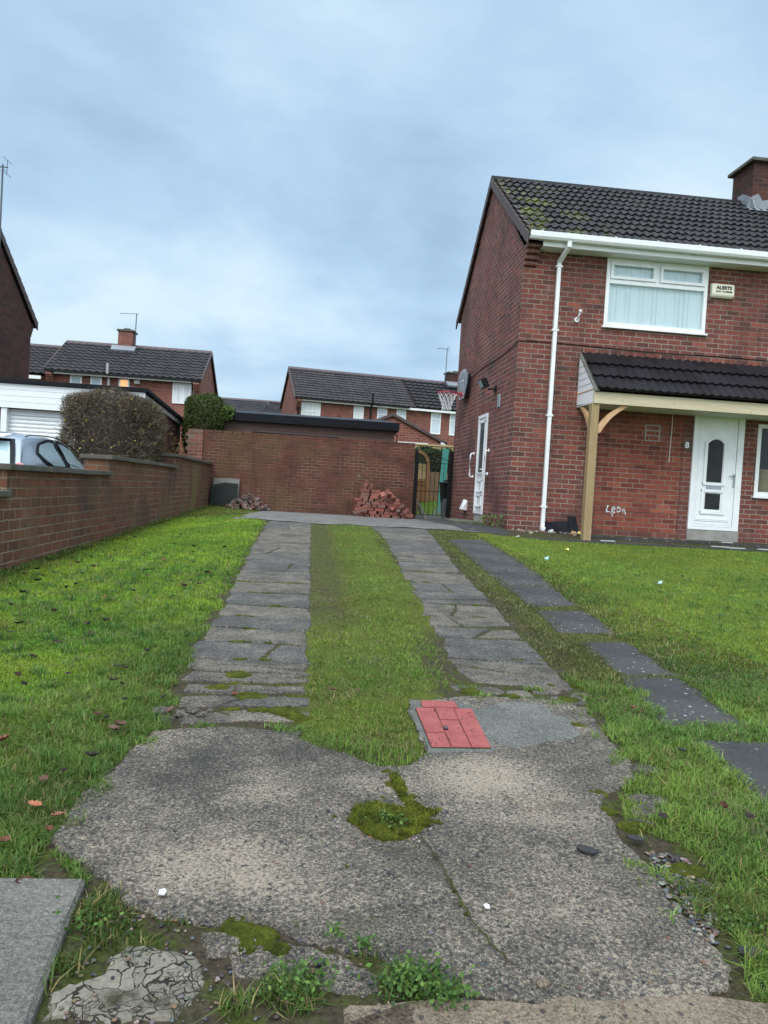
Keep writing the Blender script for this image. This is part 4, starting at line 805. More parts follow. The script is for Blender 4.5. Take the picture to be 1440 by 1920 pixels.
# ------------------------------------------------------------ foliage builders
def cards(name, P, Nn, size, colf, parent, mat='leaf', seed=0, up=0.3, elong=1.6):
    """many small leaf-shaped faces at points P, loosely facing Nn"""
    rg = np.random.default_rng(seed); n = len(P); s = size*rg.uniform(.6, 1.3, (n, 1))
    d = Nn + rg.normal(0, .75, (n, 3)); d /= np.linalg.norm(d, axis=1, keepdims=True)
    a = np.cross(d, rg.normal(0, 1, (n, 3))); a /= np.linalg.norm(a, axis=1, keepdims=True); b = np.cross(d, a)
    V = np.stack([P-a*s*elong/2, P+b*s*.5-d*s*.08, P+a*s*elong/2, P-b*s*.5-d*s*.08], 1).reshape(-1, 3)
    return quads(name, V, np.arange(4*n).reshape(-1, 4), np.repeat(colf(P, rg), 4, 0), parent, mat)
def quads(name, V, F, C, parent, mat, at=None):
    o_ = np.array(ORG[parent]) if parent is not None else np.array(at if at is not None else (0, 0, 0.))
    me = bpy.data.meshes.new(name); k = F.shape[1]; me.vertices.add(len(V)); me.vertices.foreach_set('co', (V-o_).astype(np.float32).ravel())
    me.loops.add(F.size); me.loops.foreach_set('vertex_index', F.astype(np.int32).ravel()); me.polygons.add(len(F))
    me.polygons.foreach_set('loop_start', np.arange(0, F.size, k, dtype=np.int32)); me.polygons.foreach_set('loop_total', np.full(len(F), k, dtype=np.int32))
    me.update(calc_edges=True)
    at_ = me.color_attributes.new('Col', 'FLOAT_COLOR', 'POINT'); at_.data.foreach_set('color', np.concatenate([C, np.ones((len(C), 1))], 1).astype(np.float32).ravel())
    o = link_mesh(name, me, M[mat], parent)
    if parent is None: o.location = o_; ORG[o] = Vector(o_)
    return o
def pal_pick(pal, w=None, jit=.25):
    pal = np.array(pal)
    def f(P, rg):
        i = rg.choice(len(pal), len(P), p=w); return np.clip(pal[i]*rg.uniform(1-jit, 1+jit, (len(P), 1)), 0, 1)
    return f
def rbox_pts(n, lo, hi, r, rg, depth=.12, noise=.05, faces=True):
    """points close to the surface of a rounded box, and outward directions"""
    lo, hi = np.array(lo, float), np.array(hi, float); c = (lo+hi)/2; h = (hi-lo)/2
    q = rg.uniform(-1, 1, (n*3, 3))*h; ax = rg.integers(0, 3, n*3); w_ = np.array([h[1]*h[2], h[0]*h[2], h[0]*h[1]]); ax = rg.choice(3, n*3, p=w_/w_.sum())
    sg = rg.choice([-1, 1], n*3); q[np.arange(n*3), ax] = sg*h[ax]
    rr_ = min(r, *(h*.98)); core = np.clip(q, -(h-rr_), h-rr_); d = q-core; L_ = np.linalg.norm(d, axis=1, keepdims=True)+1e-6; nn = d/L_
    k = (q[:, 2] > -h[2]*.99); q, core, nn = q[k][:n], core[k][:n], nn[k][:n]
    nz = np.array([mnoise.noise(Vector((p*2.3+5).tolist())) for p in (core+nn*rr_)]) if noise else 0
    p = core + nn*(rr_ + noise*np.reshape(nz, (-1, 1)) - depth*rg.uniform(0, 1, (len(q), 1))**1.5)
    return p+c, nn
def rbox_mesh(mb, lo, hi, r, n=10):
    lo, hi = Vector(lo), Vector(hi); c = (lo+hi)/2; h = (hi-lo)/2; rr_ = min(r, h.x*.98, h.y*.98, h.z*.98)
    vs = []; m = 2*n
    for i in range(n+1):
        th = math.pi*i/n
        for k in range(m):
            ph = 2*math.pi*(k+.5)/m; d = Vector((math.sin(th)*math.cos(ph), math.sin(th)*math.sin(ph), math.cos(th)))
            p = Vector(((h.x-rr_)*(1 if d.x > 0 else -1), (h.y-rr_)*(1 if d.y > 0 else -1), (h.z-rr_)*(1 if d.z > 1e-6 else -1 if d.z < -1e-6 else 0)))+d*rr_
            vs.append(c+p)
    return mb.add(vs, [(i*m+k, i*m+(k+1) % m, (i+1)*m+(k+1) % m, (i+1)*m+k) for i in range(n) for k in range(m)])
M['hedge_core'] = plain('hedge_core', (0.016, 0.020, 0.009), 0.95, 0.4, scale=14); M['twig_core'] = plain('twig_core', (0.045, 0.036, 0.029), 0.95, 0.4, scale=20)
GREEN = [(0.035, 0.060, 0.012), (0.055, 0.085, 0.018), (0.085, 0.115, 0.025), (0.045, 0.05, 0.016)]
def hedge(name, label, lo, hi, r, n, size, pal, seed, w=None, dep=.14):
    t_ = thing(name, label, 'hedge', ((lo[0]+hi[0])/2, (lo[1]+hi[1])/2, lo[2])); rg = np.random.default_rng(seed)
    mb = MB(); rbox_mesh(mb, [q+.09 for q in lo[:2]]+[lo[2]], [q-.09 for q in hi], r*.9); mb.build('stems', M['hedge_core'], t_, smooth=True)
    P, Nn = rbox_pts(n, lo, hi, r, rg, depth=dep, noise=.10); cards('foliage', P, Nn, size, pal_pick(pal, w), t_, seed=seed); return t_
gh = hedge('clipped_hedge', 'clipped round-topped green hedge above the left end of the garden wall', (-3.27, 19.0, .9), (-2.28, 20.2, 2.74), .42, 26000, .027, GREEN+[(0.10, 0.075, 0.03)], 11, [.3, .3, .2, .1, .1])
P, Nn = rbox_pts(1400, (-2.45, 19.3, 2.0), (-1.98, 20.0, 2.52), .22, np.random.default_rng(3), depth=.25, noise=.1)
cards('side_shoots', P, Nn, .04, pal_pick([(0.06, 0.10, 0.02), (0.10, 0.15, 0.03)]), gh, seed=4)
dh = hedge('dark_hedge', 'dark green hedge beyond the gate in front of the pale fence', (2.4, 25.3, .2), (6.6, 26.5, 2.10), .25, 9000, .06, [(0.02, 0.036, 0.012), (0.03, 0.05, 0.015), (0.045, 0.065, 0.02)], 12)
# bare brown hedge: thousands of fine twigs and a few yellow leaves
bh = thing('bare_hedge', 'rounded bare brown twiggy hedge with yellow leaves behind the boundary wall', 'hedge', (-3.4, 13.4, -.4))
lo, hi = (-4.22, 12.75, -.35), (-2.64, 14.3, 1.98); rg = np.random.default_rng(21)
mb = MB(); rbox_mesh(mb, (-4.02, 12.93, -.4), (-2.82, 14.1, 1.80), .4); mb.build('stems', M['twig_core'], bh, smooth=True)
P, Nn = rbox_pts(46000, lo, hi, .5, rg, depth=.22, noise=.11); n = len(P)
d = Nn*.8+rg.normal(0, .6, (n, 3))+np.array([0, 0, .35]); d /= np.linalg.norm(d, axis=1, keepdims=True); L_ = rg.uniform(.04, .13, (n, 1)); L_ = np.where(rg.uniform(0, 1, (n, 1)) < .012, L_*2.4, L_)
sd_ = np.cross(d, rg.normal(0, 1, (n, 3))); sd_ /= np.linalg.norm(sd_, axis=1, keepdims=True); wd = rg.uniform(.0022, .0045, (n, 1)); bend = rg.normal(0, .02, (n, 3))
A, B_, C_ = P-d*L_*.6, P, P+d*L_*.4+bend
V = np.stack([A-sd_*wd, A+sd_*wd, B_+sd_*wd*.8, B_-sd_*wd*.8, C_+sd_*wd*.4, C_-sd_*wd*.4], 1).reshape(-1, 3); b6 = np.arange(n)[:, None]*6
F = np.concatenate([b6+np.array([[0, 1, 2, 3]]), b6+np.array([[3, 2, 4, 5]])])
cc = pal_pick([(0.075, 0.058, 0.036), (0.125, 0.098, 0.065), (0.18, 0.145, 0.10), (0.050, 0.040, 0.027)])(P, rg)
quads('twigs', V, F, np.repeat(cc, 6, 0), bh, 'twig')
P, Nn = rbox_pts(4200, lo, hi, .5, rg, depth=.10, noise=.05); k = rg.uniform(0, 1, len(P)) < np.clip(.55-(P[:, 2]-.5)*.42, .05, 1); P, Nn = P[k], Nn[k]
cards('yellow_leaves', P+Nn*.02, Nn, .030, pal_pick([(0.34, 0.28, 0.05), (0.22, 0.22, 0.04), (0.10, 0.10, 0.02), (0.42, 0.36, 0.10), (0.16, 0.09, 0.03)]), bh, seed=6)
# small orange-leaved shrub
sh = thing('orange_shrub', 'sparse orange-brown shrub between the bare hedge and the garden wall', 'shrub', (-2.95, 16.6, -.4))
rg = np.random.default_rng(31); mb = MB(); tips = []
for i in range(46):
    a = rg.uniform(0, 6.28); r_ = rg.uniform(.05, .34); h_ = rg.uniform(1.1, 1.95); p0 = (-2.98+rg.uniform(-.05, .05), 16.6+rg.uniform(-.05, .05), -.42); p2 = (-2.98+r_*math.cos(a), 16.6+r_*math.sin(a), -.42+h_); p1 = tuple((p0[j]+p2[j])/2+rg.uniform(-.04, .04) for j in range(3))
    mb.tube([p0, p1, p2], [.006, .004, .002], 4); tips += [(np.array(p1)*(1-t_)+np.array(p2)*t_) for t_ in rg.uniform(0, 1.05, 22)]
mb.build('stems', M['twig_core'], sh); tips = np.array(tips)+rg.normal(0, .04, (len(tips), 3))
cards('foliage', tips, np.tile([0, -1., .3], (len(tips), 1)), .028, pal_pick([(0.20, 0.095, 0.035), (0.26, 0.14, 0.05), (0.12, 0.07, 0.03), (0.10, 0.11, 0.03)]), sh, seed=5)

# ------------------------------------------------------------ sheds, garage
sd1 = thing('garden_shed', 'long dark brown board shed with black felt roof behind the garden wall', 'shed', (-.1, 20.8, -.15))
mb = MB(); mb.box(-2.29, 2.08, 19.72, 22.2, -.2, 2.12); mb.build('shed_body', M['shed_wood'], sd1)
mb = MB()
for i in range(14): z = .3+i*.135; mb.prism([(19.72, z), (19.703, z+.004), (19.712, z+.13), (19.72, z+.13)], 'x', -2.30, 2.09)
mb.build('cladding', M['shed_wood'], sd1)
mb = MB(); rf = mb.prism([(19.56, 2.13), (19.56, 2.305), (22.35, 2.62), (22.35, 2.5)], 'x', -2.36, 2.17); r_ = mb.build('roof', M['felt_top'], sd1, bevel=.012)
mb = MB(); mb.box(-2.40, 2.20, 19.535, 19.556, 2.11, 2.318); mb.box(-2.385, -2.364, 19.56, 22.3, 2.12, 2.3); mb.box(2.172, 2.192, 19.56, 22.3, 2.10, 2.32); mb.build('fascia', M['felt'], r_, bevel=.006)
MB().tube([(2.10, 19.68, 2.05), (2.16, 19.62, 1.98), (2.16, 19.62, 1.85), (2.12, 19.66, 1.7)], .02, 8).build('shed_bracket', M['black_plastic'], sd1)
ga = thing('garage', 'garage with white boarded fascia and white roller door beside the left house', 'garage', (-4.9, 15.5, -.42))
mb = MB(); wall_plane(mb, 'y', 15.5, -7.56, -3.42, -.6, 2.05, [(-6.02, -3.72, -.42, 1.735)], rev=.25)
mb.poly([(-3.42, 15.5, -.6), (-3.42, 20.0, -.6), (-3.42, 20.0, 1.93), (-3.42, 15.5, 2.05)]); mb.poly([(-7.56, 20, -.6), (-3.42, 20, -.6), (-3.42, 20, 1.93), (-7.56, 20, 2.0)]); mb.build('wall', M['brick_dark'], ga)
mb = MB()
for i in range(4): z = 1.742+i*.118; mb.prism([(15.498, z), (15.462, z+.003), (15.458, z+.112), (15.47, z+.116), (15.498, z+.116)], 'x', -7.56, -3.36)
mb.build('fascia', M['cladding'], ga)
mb = MB(); mb.prism([(15.40, 2.218), (15.40, 2.30), (20.15, 2.06), (20.15, 1.99)], 'x', -7.56, -3.30); gr = mb.build('roof', M['felt'], ga, bevel=.01)
mb = MB(); mb.prism([(15.47, 2.09), (15.47, 2.19), (20.1, 1.985), (20.1, 1.90)], 'x', -3.395, -3.365); mb.build('bargeboard', M['pipe_grey'], gr)
mb = MB()
for i in range(28): z = -.42+i*.078; mb.prism([(15.66, z), (15.635, z+.012), (15.628, z+.04), (15.637, z+.068), (15.66, z+.0775)], 'x', -5.98, -3.76)
mb.build('roller_door', M['cladding'], ga)
for x_ in (-6.09, -3.77): MB().box(x_, x_+.11, 15.49, 15.68, -.45, 1.738).build('door_jamb', M['pvc'], ga)
og = thing('outbuilding', 'small brick outbuilding with brown verge tiles behind the pale fence', 'outbuilding', (2.8, 28.5, -.15))
mb = MB(); mb.poly([(1.0, 28.0, -.2), (4.75, 28.0, -.2), (4.75, 28.0, 2.42), (2.87, 28.0, 3.30), (1.0, 28.0, 2.42)]); mb.poly([(4.75, 28, -.2), (4.75, 31, -.2), (4.75, 31, 2.42), (4.75, 28, 2.42)]); mb.poly([(1, 28, -.2), (1, 31, -.2), (1, 31, 2.42), (1, 28, 2.42)]); mb.build('wall', M['brick_far'], og)
mb = MB()
for s_ in (1, -1): mb.prism([(2.87, 3.32), (2.87+s_*2.1, 2.36), (2.87+s_*2.1, 2.47), (2.87, 3.44)], 'y', 27.9, 31.1)
mb.build('roof', M['verge'], og, bevel=.01)
MB().box(3.05, 4.25, 27.96, 27.998, 2.30, 2.40).box(4.72, 4.95, 27.9, 27.998, 2.38, 2.46).build('white_board', M['pvc'], og)

# ------------------------------------------------------------ other houses
lh = thing('brick_house', 'dark brick house gable with tall aerial at the left edge', 'house', (-7.57, 18.2, -.4))
LX, LF, LB, LR, LE, LZ = -7.57, 15.45, 20.95, 18.2, 4.42, 6.20
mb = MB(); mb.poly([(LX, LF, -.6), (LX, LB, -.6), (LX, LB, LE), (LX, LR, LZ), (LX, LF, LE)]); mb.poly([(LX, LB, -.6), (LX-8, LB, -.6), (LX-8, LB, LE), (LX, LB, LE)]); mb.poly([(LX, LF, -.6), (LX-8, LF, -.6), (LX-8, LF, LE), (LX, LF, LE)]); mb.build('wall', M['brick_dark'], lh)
mb = MB(); [mb.box(LX-.24, LX+.001, LB-.001, LB+.05*(k+1), LE-.36+k*.085, LE-.36+k*.085+.08) for k in range(4)]; mb.build('corbel', M['brick_dark'], lh)
mb = MB()
for ye, yr, k in ((LB+.32, LR, 1), (LF-.32, LR, -1)): mb.prism([(ye, LE-.08), (yr, LZ+.06), (yr, LZ+.20), (ye, LE+.06)], 'x', LX-8, LX+.03)
lr = mb.build('roof', M['tile_far'], lh)
mb = MB()
for ye in (LB+.34, LF-.34):
    for i in range(12):
        f0, f1 = i/12, (i+.95)/12; y0, y1 = ye+(LR-ye)*f0, ye+(LR-ye)*f1; z0, z1 = LE-.1+(LZ+.05-LE+.1)*f0, LE-.1+(LZ+.05-LE+.1)*f1
        mb.prism([(y0, z0-.02), (y1, z1-.03), (y1, z1+.16), (y0, z0+.185)], 'x', LX+.031, LX+.06)
mb.build('verge', M['verge'], lr)
def yagi(name, label, base, h, azim, boom=.9, els=8, elw=.32, arm=None, bend=0.0):
    t_ = thing(name, label, 'aerial', base); b = Vector(base); tp = b+Vector((bend, 0, h))
    MB().tube([b, tp], .022, 8).build('mast', M['aerial'], t_)
    d = Vector((math.cos(azim), math.sin(azim), 0)); s_ = Vector((-d.y, d.x, 0)); c = tp-Vector((0, 0, .06)); mb = MB(); mb.tube([c-d*.12, c+d*boom], .012, 6)
    for i in range(els):
        q = c+d*(boom*(i+.3)/els); mb.tube([q-s_*elw/2, q+s_*elw/2], .006, 4)
    q = c-d*.1; mb.tube([q+Vector((0, 0, -.16))-s_*.2, q+Vector((0, 0, -.16))+s_*.2], .007, 4); mb.tube([q+Vector((0, 0, .16))-s_*.2, q+Vector((0, 0, .16))+s_*.2], .007, 4); mb.tube([q+Vector((0, 0, -.16)), q+Vector((0, 0, .16))], .008, 4)
    mb.build('antenna', M['aerial'], t_)
    if arm: 
        for z in (.12, .42): MB().tube([b+Vector((0, 0, z)), b+Vector((arm[0], arm[1], z))], .016, 6).build('bracket', M['aerial'], t_)
    return t_
yagi('tv_aerial', 'tall aerial on a bracket at the gable of the left edge house', (LX+.12, 18.45, 5.55), 1.98, math.pi*.97, .75, 6, .5, arm=(-.12, 0))
# far left terrace
ft = thing('terraced_house', 'brick terrace with dark tiled roof, chimney and lit window beyond the garage', 'house', (-8, 33, -.15))
a, b, Y0, Y1 = -11.15, -4.9, 33.0, 38.0; YR, ZE, ZR = 35.4, 4.80, 6.36
mb = MB(); mb.box(a, b, Y0, Y1, -.3, 4.70); mb.prism([(Y0, 4.70), (YR, ZR-.08), (Y1, 4.70)], 'x', a, b); mb.build('wall', M['brick_far'], ft)
sv, sl = slope(Y0-.3, ZE-.06, YR, ZR)
fr = tiles((a-.06, Y0-.3, ZE-.06), (1, 0, 0), sv, b-a+.12, sl, 10, period=.3, amp=.045, lift=.035, per=8).build('roof', M['tile_far'], ft)
mb = MB(); mb.add([(a-.06, YR, ZR), (b+.06, YR, ZR), (b+.06, Y1+.3, 4.75), (a-.06, Y1+.3, 4.75)], [(0, 1, 2, 3)]); mb.prism([(YR-.16, ZR-.05), (YR, ZR+.09), (YR+.16, ZR-.05)], 'x', a-.07, b+.07)
mb.prism([(Y0-.32, ZE-.13), (YR, ZR-.1), (YR, ZR+.06), (Y0-.32, ZE+.02)], 'x', b+.065, b+.10); mb.prism([(Y1+.32, 4.62), (YR, ZR-.1), (YR, ZR+.06), (Y1+.32, 4.77)], 'x', b+.065, b+.10); mb.prism([(Y0-.32, ZE-.10), (YR, ZR-.08), (YR, ZR+.06), (Y0-.32, ZE+.03)], 'x', a-.10, a-.065); mb.build('ridge', M['verge'], fr)
mb = MB(); mb.box(a+.3, b-.12, Y0-.29, Y0-.26, 4.60, 4.70); mb.build('fascia', M['pvc'], ft); MB().box(a-.05, b+.05, Y0-.40, Y0-.30, 4.66, 4.755).build('gutter', M['black_plastic'], ft)
for x in (a, b-.26): mb = MB(); [mb.box(x, x+.26, Y0-.1*(k+1)*.8, Y0, 4.2+k*.085, 4.28+k*.085) for k in range(5)]; mb.build('corbel', M['brick_far'], ft)
for x0, x1, z0, z1, pn, mu in ((-10.26, -9.78, 3.5, 4.62, 'pane_pale', ()), (-9.43, -8.97, 3.5, 4.62, 'pane_pale', ()), (-8.28, -7.83, 3.5, 4.62, 'pane_lit', ()), (-6.05, -5.17, 3.72, 4.60, 'pane_white', (.5,))):
    window(ft, x0, x1, z0, z1, Y0, M[pn], .065, mull=mu, depth=.04)
mb = MB(); mb.tube([(-8.66, Y0-.12, 3.0), (-8.66, Y0-.12, 4.55), (-8.66, Y0-.42, 4.75), (-8.66, Y0-.42, 5.15)], .05, 8); mb.build('soil_pipe', M['pipe_grey'], ft)
mb = MB(); mb.box(-7.62, -7.40, Y0-.16, Y0, 4.42, 4.58); mb.build('lamp_box', M['pipe_grey'], ft); MB().tube([(b-.32, Y0-.1, 3), (b-.32, Y0-.1, 4.5), (b-.32, Y0-.35, 4.68)], .035, 6).build('downpipe', M['black_plastic'], ft)
mb = MB(); mb.box(-8.92, -8.30, 35.05, 35.75, 6.0, 6.98); fc = mb.build('chimney', M['brick_far'], ft); MB().box(-8.98, -8.24, 34.99, 35.81, 6.981, 7.05).box(-8.75, -8.48, 35.3, 35.5, 7.051, 7.16).build('chimney_cap', M['coping'], fc)
MB().prism([(34.8, 6.02), (35.04, 6.16), (35.04, 6.32), (34.98, 6.32), (34.76, 6.10)], 'x', -9.15, -8.12).build('flashing', M['lead'], fr)
ae = thing('tv_aerial', 'thin L shaped aerial on the chimney of the far left terrace', 'aerial', (-8.26, 35.3, 6.5)); MB().tube([(-8.24, 35.3, 6.4), (-8.22, 35.3, 7.85)], .022, 6).build('mast', M['aerial'], ae); MB().tube([(-8.12, 35.3, 7.84), (-8.95, 35.3, 7.80)], .014, 6).build('antenna', M['aerial'], ae)
fl2 = thing('terraced_house', 'lower tiled house joined to the left end of the far left terrace', 'house', (-12.6, 33, -.15))
mb = MB(); mb.box(-15.5, -11.16, 33.15, 38, -.3, 4.48); mb.prism([(33.15, 4.48), (35.5, 6.05), (38, 4.48)], 'x', -15.5, -11.16); mb.build('wall', M['brick_far'], fl2)
sv, sl = slope(32.85, 4.56, 35.5, 6.12); r2 = tiles((-15.6, 32.85, 4.56), (1, 0, 0), sv, 4.42, sl, 10, period=.3, amp=.045, lift=.035).build('roof', M['tile_far'], fl2)
MB().add([(-15.6, 35.5, 6.12), (-11.18, 35.5, 6.12), (-11.18, 38.3, 4.5), (-15.6, 38.3, 4.5)], [(0, 1, 2, 3)]).prism([(35.34, 6.08), (35.5, 6.2), (35.66, 6.08)], 'x', -15.6, -11.18).build('ridge', M['verge'], r2)
MB().box(-15.5, -11.4, 32.87, 32.9, 4.34, 4.48).build('fascia', M['pvc'], fl2); window(fl2, -11.98, -11.55, 3.7, 4.30, 33.15, M['pane_pale'], .06, depth=.04); window(fl2, -13.4, -12.6, 3.5, 4.30, 33.15, M['pane_pale'], .06, depth=.04)
# roof just showing between the two terraces
mh = thing('terraced_house', 'distant dark tiled roof showing between the two far houses', 'house', (-4.0, 46, -.15))
mb = MB(); mb.box(-7.5, .2, 46, 51, -.3, 4.5); mb.prism([(46, 4.5), (48.5, 5.55), (51, 4.5)], 'x', -7.5, .2); mb.build('wall', M['brick_far'], mh)
sv, sl = slope(45.7, 4.45, 48.5, 5.70); r3 = tiles((-7.55, 45.7, 4.45), (1, 0, 0), sv, 4.6, sl, 10, period=.3, amp=.045, lift=.035).build('roof', M['tile_far_brown'], mh)
tiles((-2.93, 45.7, 4.42), (1, 0, 0), sv, 3.2, sl, 10, period=.3, amp=.045, lift=.035).build('roof', M['tile_far'], mh); MB().prism([(48.34, 5.68), (48.5, 5.80), (48.66, 5.68)], 'x', -7.6, .3).build('ridge', M['verge'], r3)
# far right terrace, turned a little
fq = thing('terraced_house', 'long brick terrace with brown and dark tiled roof beyond the shed', 'house', (-.93, 36, -.15), rz=R(9), local=True)
Z = lambda z: z+.15
L_, D_, ze, zr = 15.0, 5.6, 4.80, 6.44
mb = MB(); mb.box(0, L_, 0, D_, -.2, ze); mb.prism([(0, ze), (D_/2, zr+.08), (D_, ze)], 'x', 0, L_); mb.build('wall', M['brick_far'], fq)
sv, sl = slope(-.28, ze+.02, D_/2, zr+.15)
r4 = tiles((-.06, -.28, ze+.02), (1, 0, 0), sv, 5.9, sl, 12, period=.25, amp=.022, lift=.04).build('roof', M['tile_far_brown'], fq)
tiles((5.86, -.28, ze+.02), (1, 0, 0), sv, L_-5.8, sl, 9, period=.3, amp=.035, lift=.06).build('roof', M['tile'], fq)
mb = MB(); mb.add([(-.06, D_/2, zr+.15), (L_, D_/2, zr+.15), (L_, D_+.3, ze), (-.06, D_+.3, ze)], [(0, 1, 2, 3)]); mb.prism([(D_/2-.16, zr+.12), (D_/2, zr+.25), (D_/2+.16, zr+.12)], 'x', -.08, L_)
for ye in (-.3, D_+.3): mb.prism([(ye, ze-.1), (D_/2, zr+.04), (D_/2, zr+.22), (ye, ze+.06)], 'x', -.10, -.065)
mb.build('ridge', M['verge'], r4)
MB().box(.25, L_, -.26, -.235, ze-.12, ze-.02).build('fascia', M['pvc'], fq); MB().box(0, 5.5, -.37, -.27, ze-.05, ze+.04).build('gutter', M['black_plastic'], fq); MB().tube([(.14, -.1, 2), (.14, -.1, ze-.3), (.14, -.3, ze-.06)], .04, 6).build('downpipe', M['black_plastic'], fq)
mb = MB(); [mb.box(0, .25, -.09*(k+1), 0, 4.3+k*.085, 4.38+k*.085) for k in range(5)]; mb.build('corbel', M['brick_far'], fq)
for u0, u1, z0, z1, pn, tr_ in ((.28, 1.20, 3.5, 4.66, 'pane_white', (.62,)), (2.80, 3.30, 3.55, 4.68, 'pane_white', ()), (3.97, 4.46, 3.55, 4.68, 'pane_pale', (.72,)), (4.93, 5.42, 3.55, 4.68, 'pane_pale', (.72,)), (6.70, 7.22, 3.62, 4.68, 'pane_pale', (.7,)), (7.68, 8.2, 3.62, 4.68, 'pane_pale', (.7,)), (9.5, 10.1, 3.62, 4.68, 'pane_pale', (.7,))):
    window(fq, u0, u1, z0, z1, 0, M[pn], .06, trans=tr_, depth=.04)
MB().tube([(3.62, -.12, 2.5), (3.62, -.12, 4.6), (3.62, -.42, 4.85), (3.62, -.42, 5.3)], .05, 8).build('soil_pipe', M['black_metal'], fq); MB().tube([(2.1, -.02, 4.2), (2.1, -.06, 4.2)], .07, 12).build('flue', M['terracotta'], fq)
c4 = MB().box(8.35, 9.25, D_/2-.35, D_/2+.35, 6.2, 7.10).build('chimney', M['brick_dark'], fq); MB().box(8.29, 9.31, D_/2-.41, D_/2+.41, 7.101, 7.17).box(8.7, 8.95, D_/2-.1, D_/2+.1, 7.171, 7.28).build('chimney_cap', M['coping'], c4)
MB().prism([(D_/2-.75, 6.3), (D_/2-.36, 6.5), (D_/2-.36, 6.66), (D_/2-.8, 6.4)], 'x', 8.2, 9.4).build('flashing', M['lead'], r4)
yagi('tv_aerial', 'tall spiky aerial on the chimney of the far right terrace', (-.93+8.28*math.cos(R(9))-2.8*math.sin(R(9)), 36+8.28*math.sin(R(9))+2.8*math.cos(R(9)), 6.7), 1.62, math.pi*.98, .55, 6, .34)

# ------------------------------------------------------------ parked silver hatchback behind the boundary wall
car = thing('parked_car', 'silver hatchback parked behind the boundary wall by the white garage', 'car', (-4.20, 11.3, -.44))
CG = -.44
# body: stations along the length, half sections (x from the centre line, z) joined into a shell
cxm, hwid = -4.20, .85
st_ = [(9.30, .30, .74, .76, .70), (9.36, .22, .92, .80, .72), (9.62, .20, .97, .84, .80), (10.4, .20, .97, .85, .84), (11.6, .20, .95, .85, .84), (12.2, .20, .93, .85, .82), (12.75, .22, .88, .84, .78), (13.15, .26, .80, .80, .70), (13.32, .32, .66, .70, .6)]
vs = []; K = 9
for (y, z0, z1, w1, w0) in st_:
    prof = [(w0*.86, z0), (w0, z0+.07), (w1, z0+(z1-z0)*.35), (w1, z0+(z1-z0)*.7), (w1*.97, z1-.03), (w1*.93, z1), (w1*.5, z1+.015), (w1*.2, z1+.02), (0, z1+.02)]
    vs += [(cxm+p[0], y, CG+p[1]) for p in prof]+[(cxm-p[0], y, CG+p[1]) for p in prof[-2::-1]]
m = 2*K-1; fs = [(i*m+k, i*m+k+1, (i+1)*m+k+1, (i+1)*m+k) for i in range(len(st_)-1) for k in range(m-1)]+[tuple(range(m))[::-1], tuple(range((len(st_)-1)*m, len(st_)*m))]+[(i*m, (i+1)*m, (i+1)*m+m-1, i*m+m-1) for i in range(len(st_)-1)]
# cabin shell
cab = [(9.36, .95, .97, .74, .74), (9.55, .95, 1.22, .76, .66), (9.72, .95, 1.40, .77, .60), (10.0, .95, 1.455, .78, .58), (10.6, .95, 1.475, .78, .585), (11.1, .95, 1.465, .78, .58), (11.6, .93, 1.41, .78, .565), (12.1, .92, 1.22, .78, .60), (12.65, .90, .93, .76, .70)]
b = len(vs); KK = 7
for (y, z0, z1, w0, w1) in cab:
    prof = [(w0, z0), (w0*.99, z0+(z1-z0)*.3), (w1+(w0-w1)*.38, z0+(z1-z0)*.68), (w1+.05, z0+(z1-z0)*.90), (w1-.04, z1-.012*(z1-z0)*2), (w1*.55, z1+.012), (0, z1+.018)]
    vs += [(cxm+p[0], y, CG+p[1]) for p in prof]+[(cxm-p[0], y, CG+p[1]) for p in prof[-2::-1]]
m2 = 2*KK-1; fs += [(b+i*m2+k, b+i*m2+k+1, b+(i+1)*m2+k+1, b+(i+1)*m2+k) for i in range(len(cab)-1) for k in range(m2-1)]
mbd = MB(); mbd.add(vs, fs); body = mbd.build('body', M['silver'], car, smooth=True)
md = body.modifiers.new('sub', 'SUBSURF'); md.levels = 2; md.render_levels = 2
def cabpt(y, f, side=1, off=.012):
    """a point on the cabin side at length y and height fraction f"""
    for a_, b_ in zip(cab, cab[1:]):
        if a_[0] <= y <= b_[0]: t_ = (y-a_[0])/(b_[0]-a_[0]); c = [a_[j]+(b_[j]-a_[j])*t_ for j in range(5)]; break
    z = c[1]+(c[2]-c[1])*f
    fx = [0, .3, .68, .90]; xx = [c[3], c[3]*.99, c[4]+(c[3]-c[4])*.38, c[4]+.05]; x = float(np.interp(f, fx, xx))
    return (cxm+side*(x+off), y, CG+z)
def panel(name, yz, mat, parent, side=1, off=.014, inset=0):
    """yz: outline (y, fraction); a thin curved sheet on the cabin side"""
    ys = np.linspace(min(p[0] for p in yz), max(p[0] for p in yz), 15); mb = MB()
    def span(y):
        hs = []
        n = len(yz)
        for i in range(n):
            p, q = yz[i], yz[(i+1) % n]
            if (p[0]-y)*(q[0]-y) <= 0 and p[0] != q[0]: hs.append(p[1]+(q[1]-p[1])*(y-p[0])/(q[0]-p[0]))
        return min(hs), max(hs)
    rows = []
    for y in ys:
        lo_, hi_ = span(y); rows.append([cabpt(y, lo_+(hi_-lo_)*k/5, side, off) for k in range(6)])
    V_ = [p for r in rows for p in r]; mb.add(V_, [(i*6+k, i*6+k+1, (i+1)*6+k+1, (i+1)*6+k) for i in range(14) for k in range(5)])
    return mb.build(name, mat, parent, smooth=True)
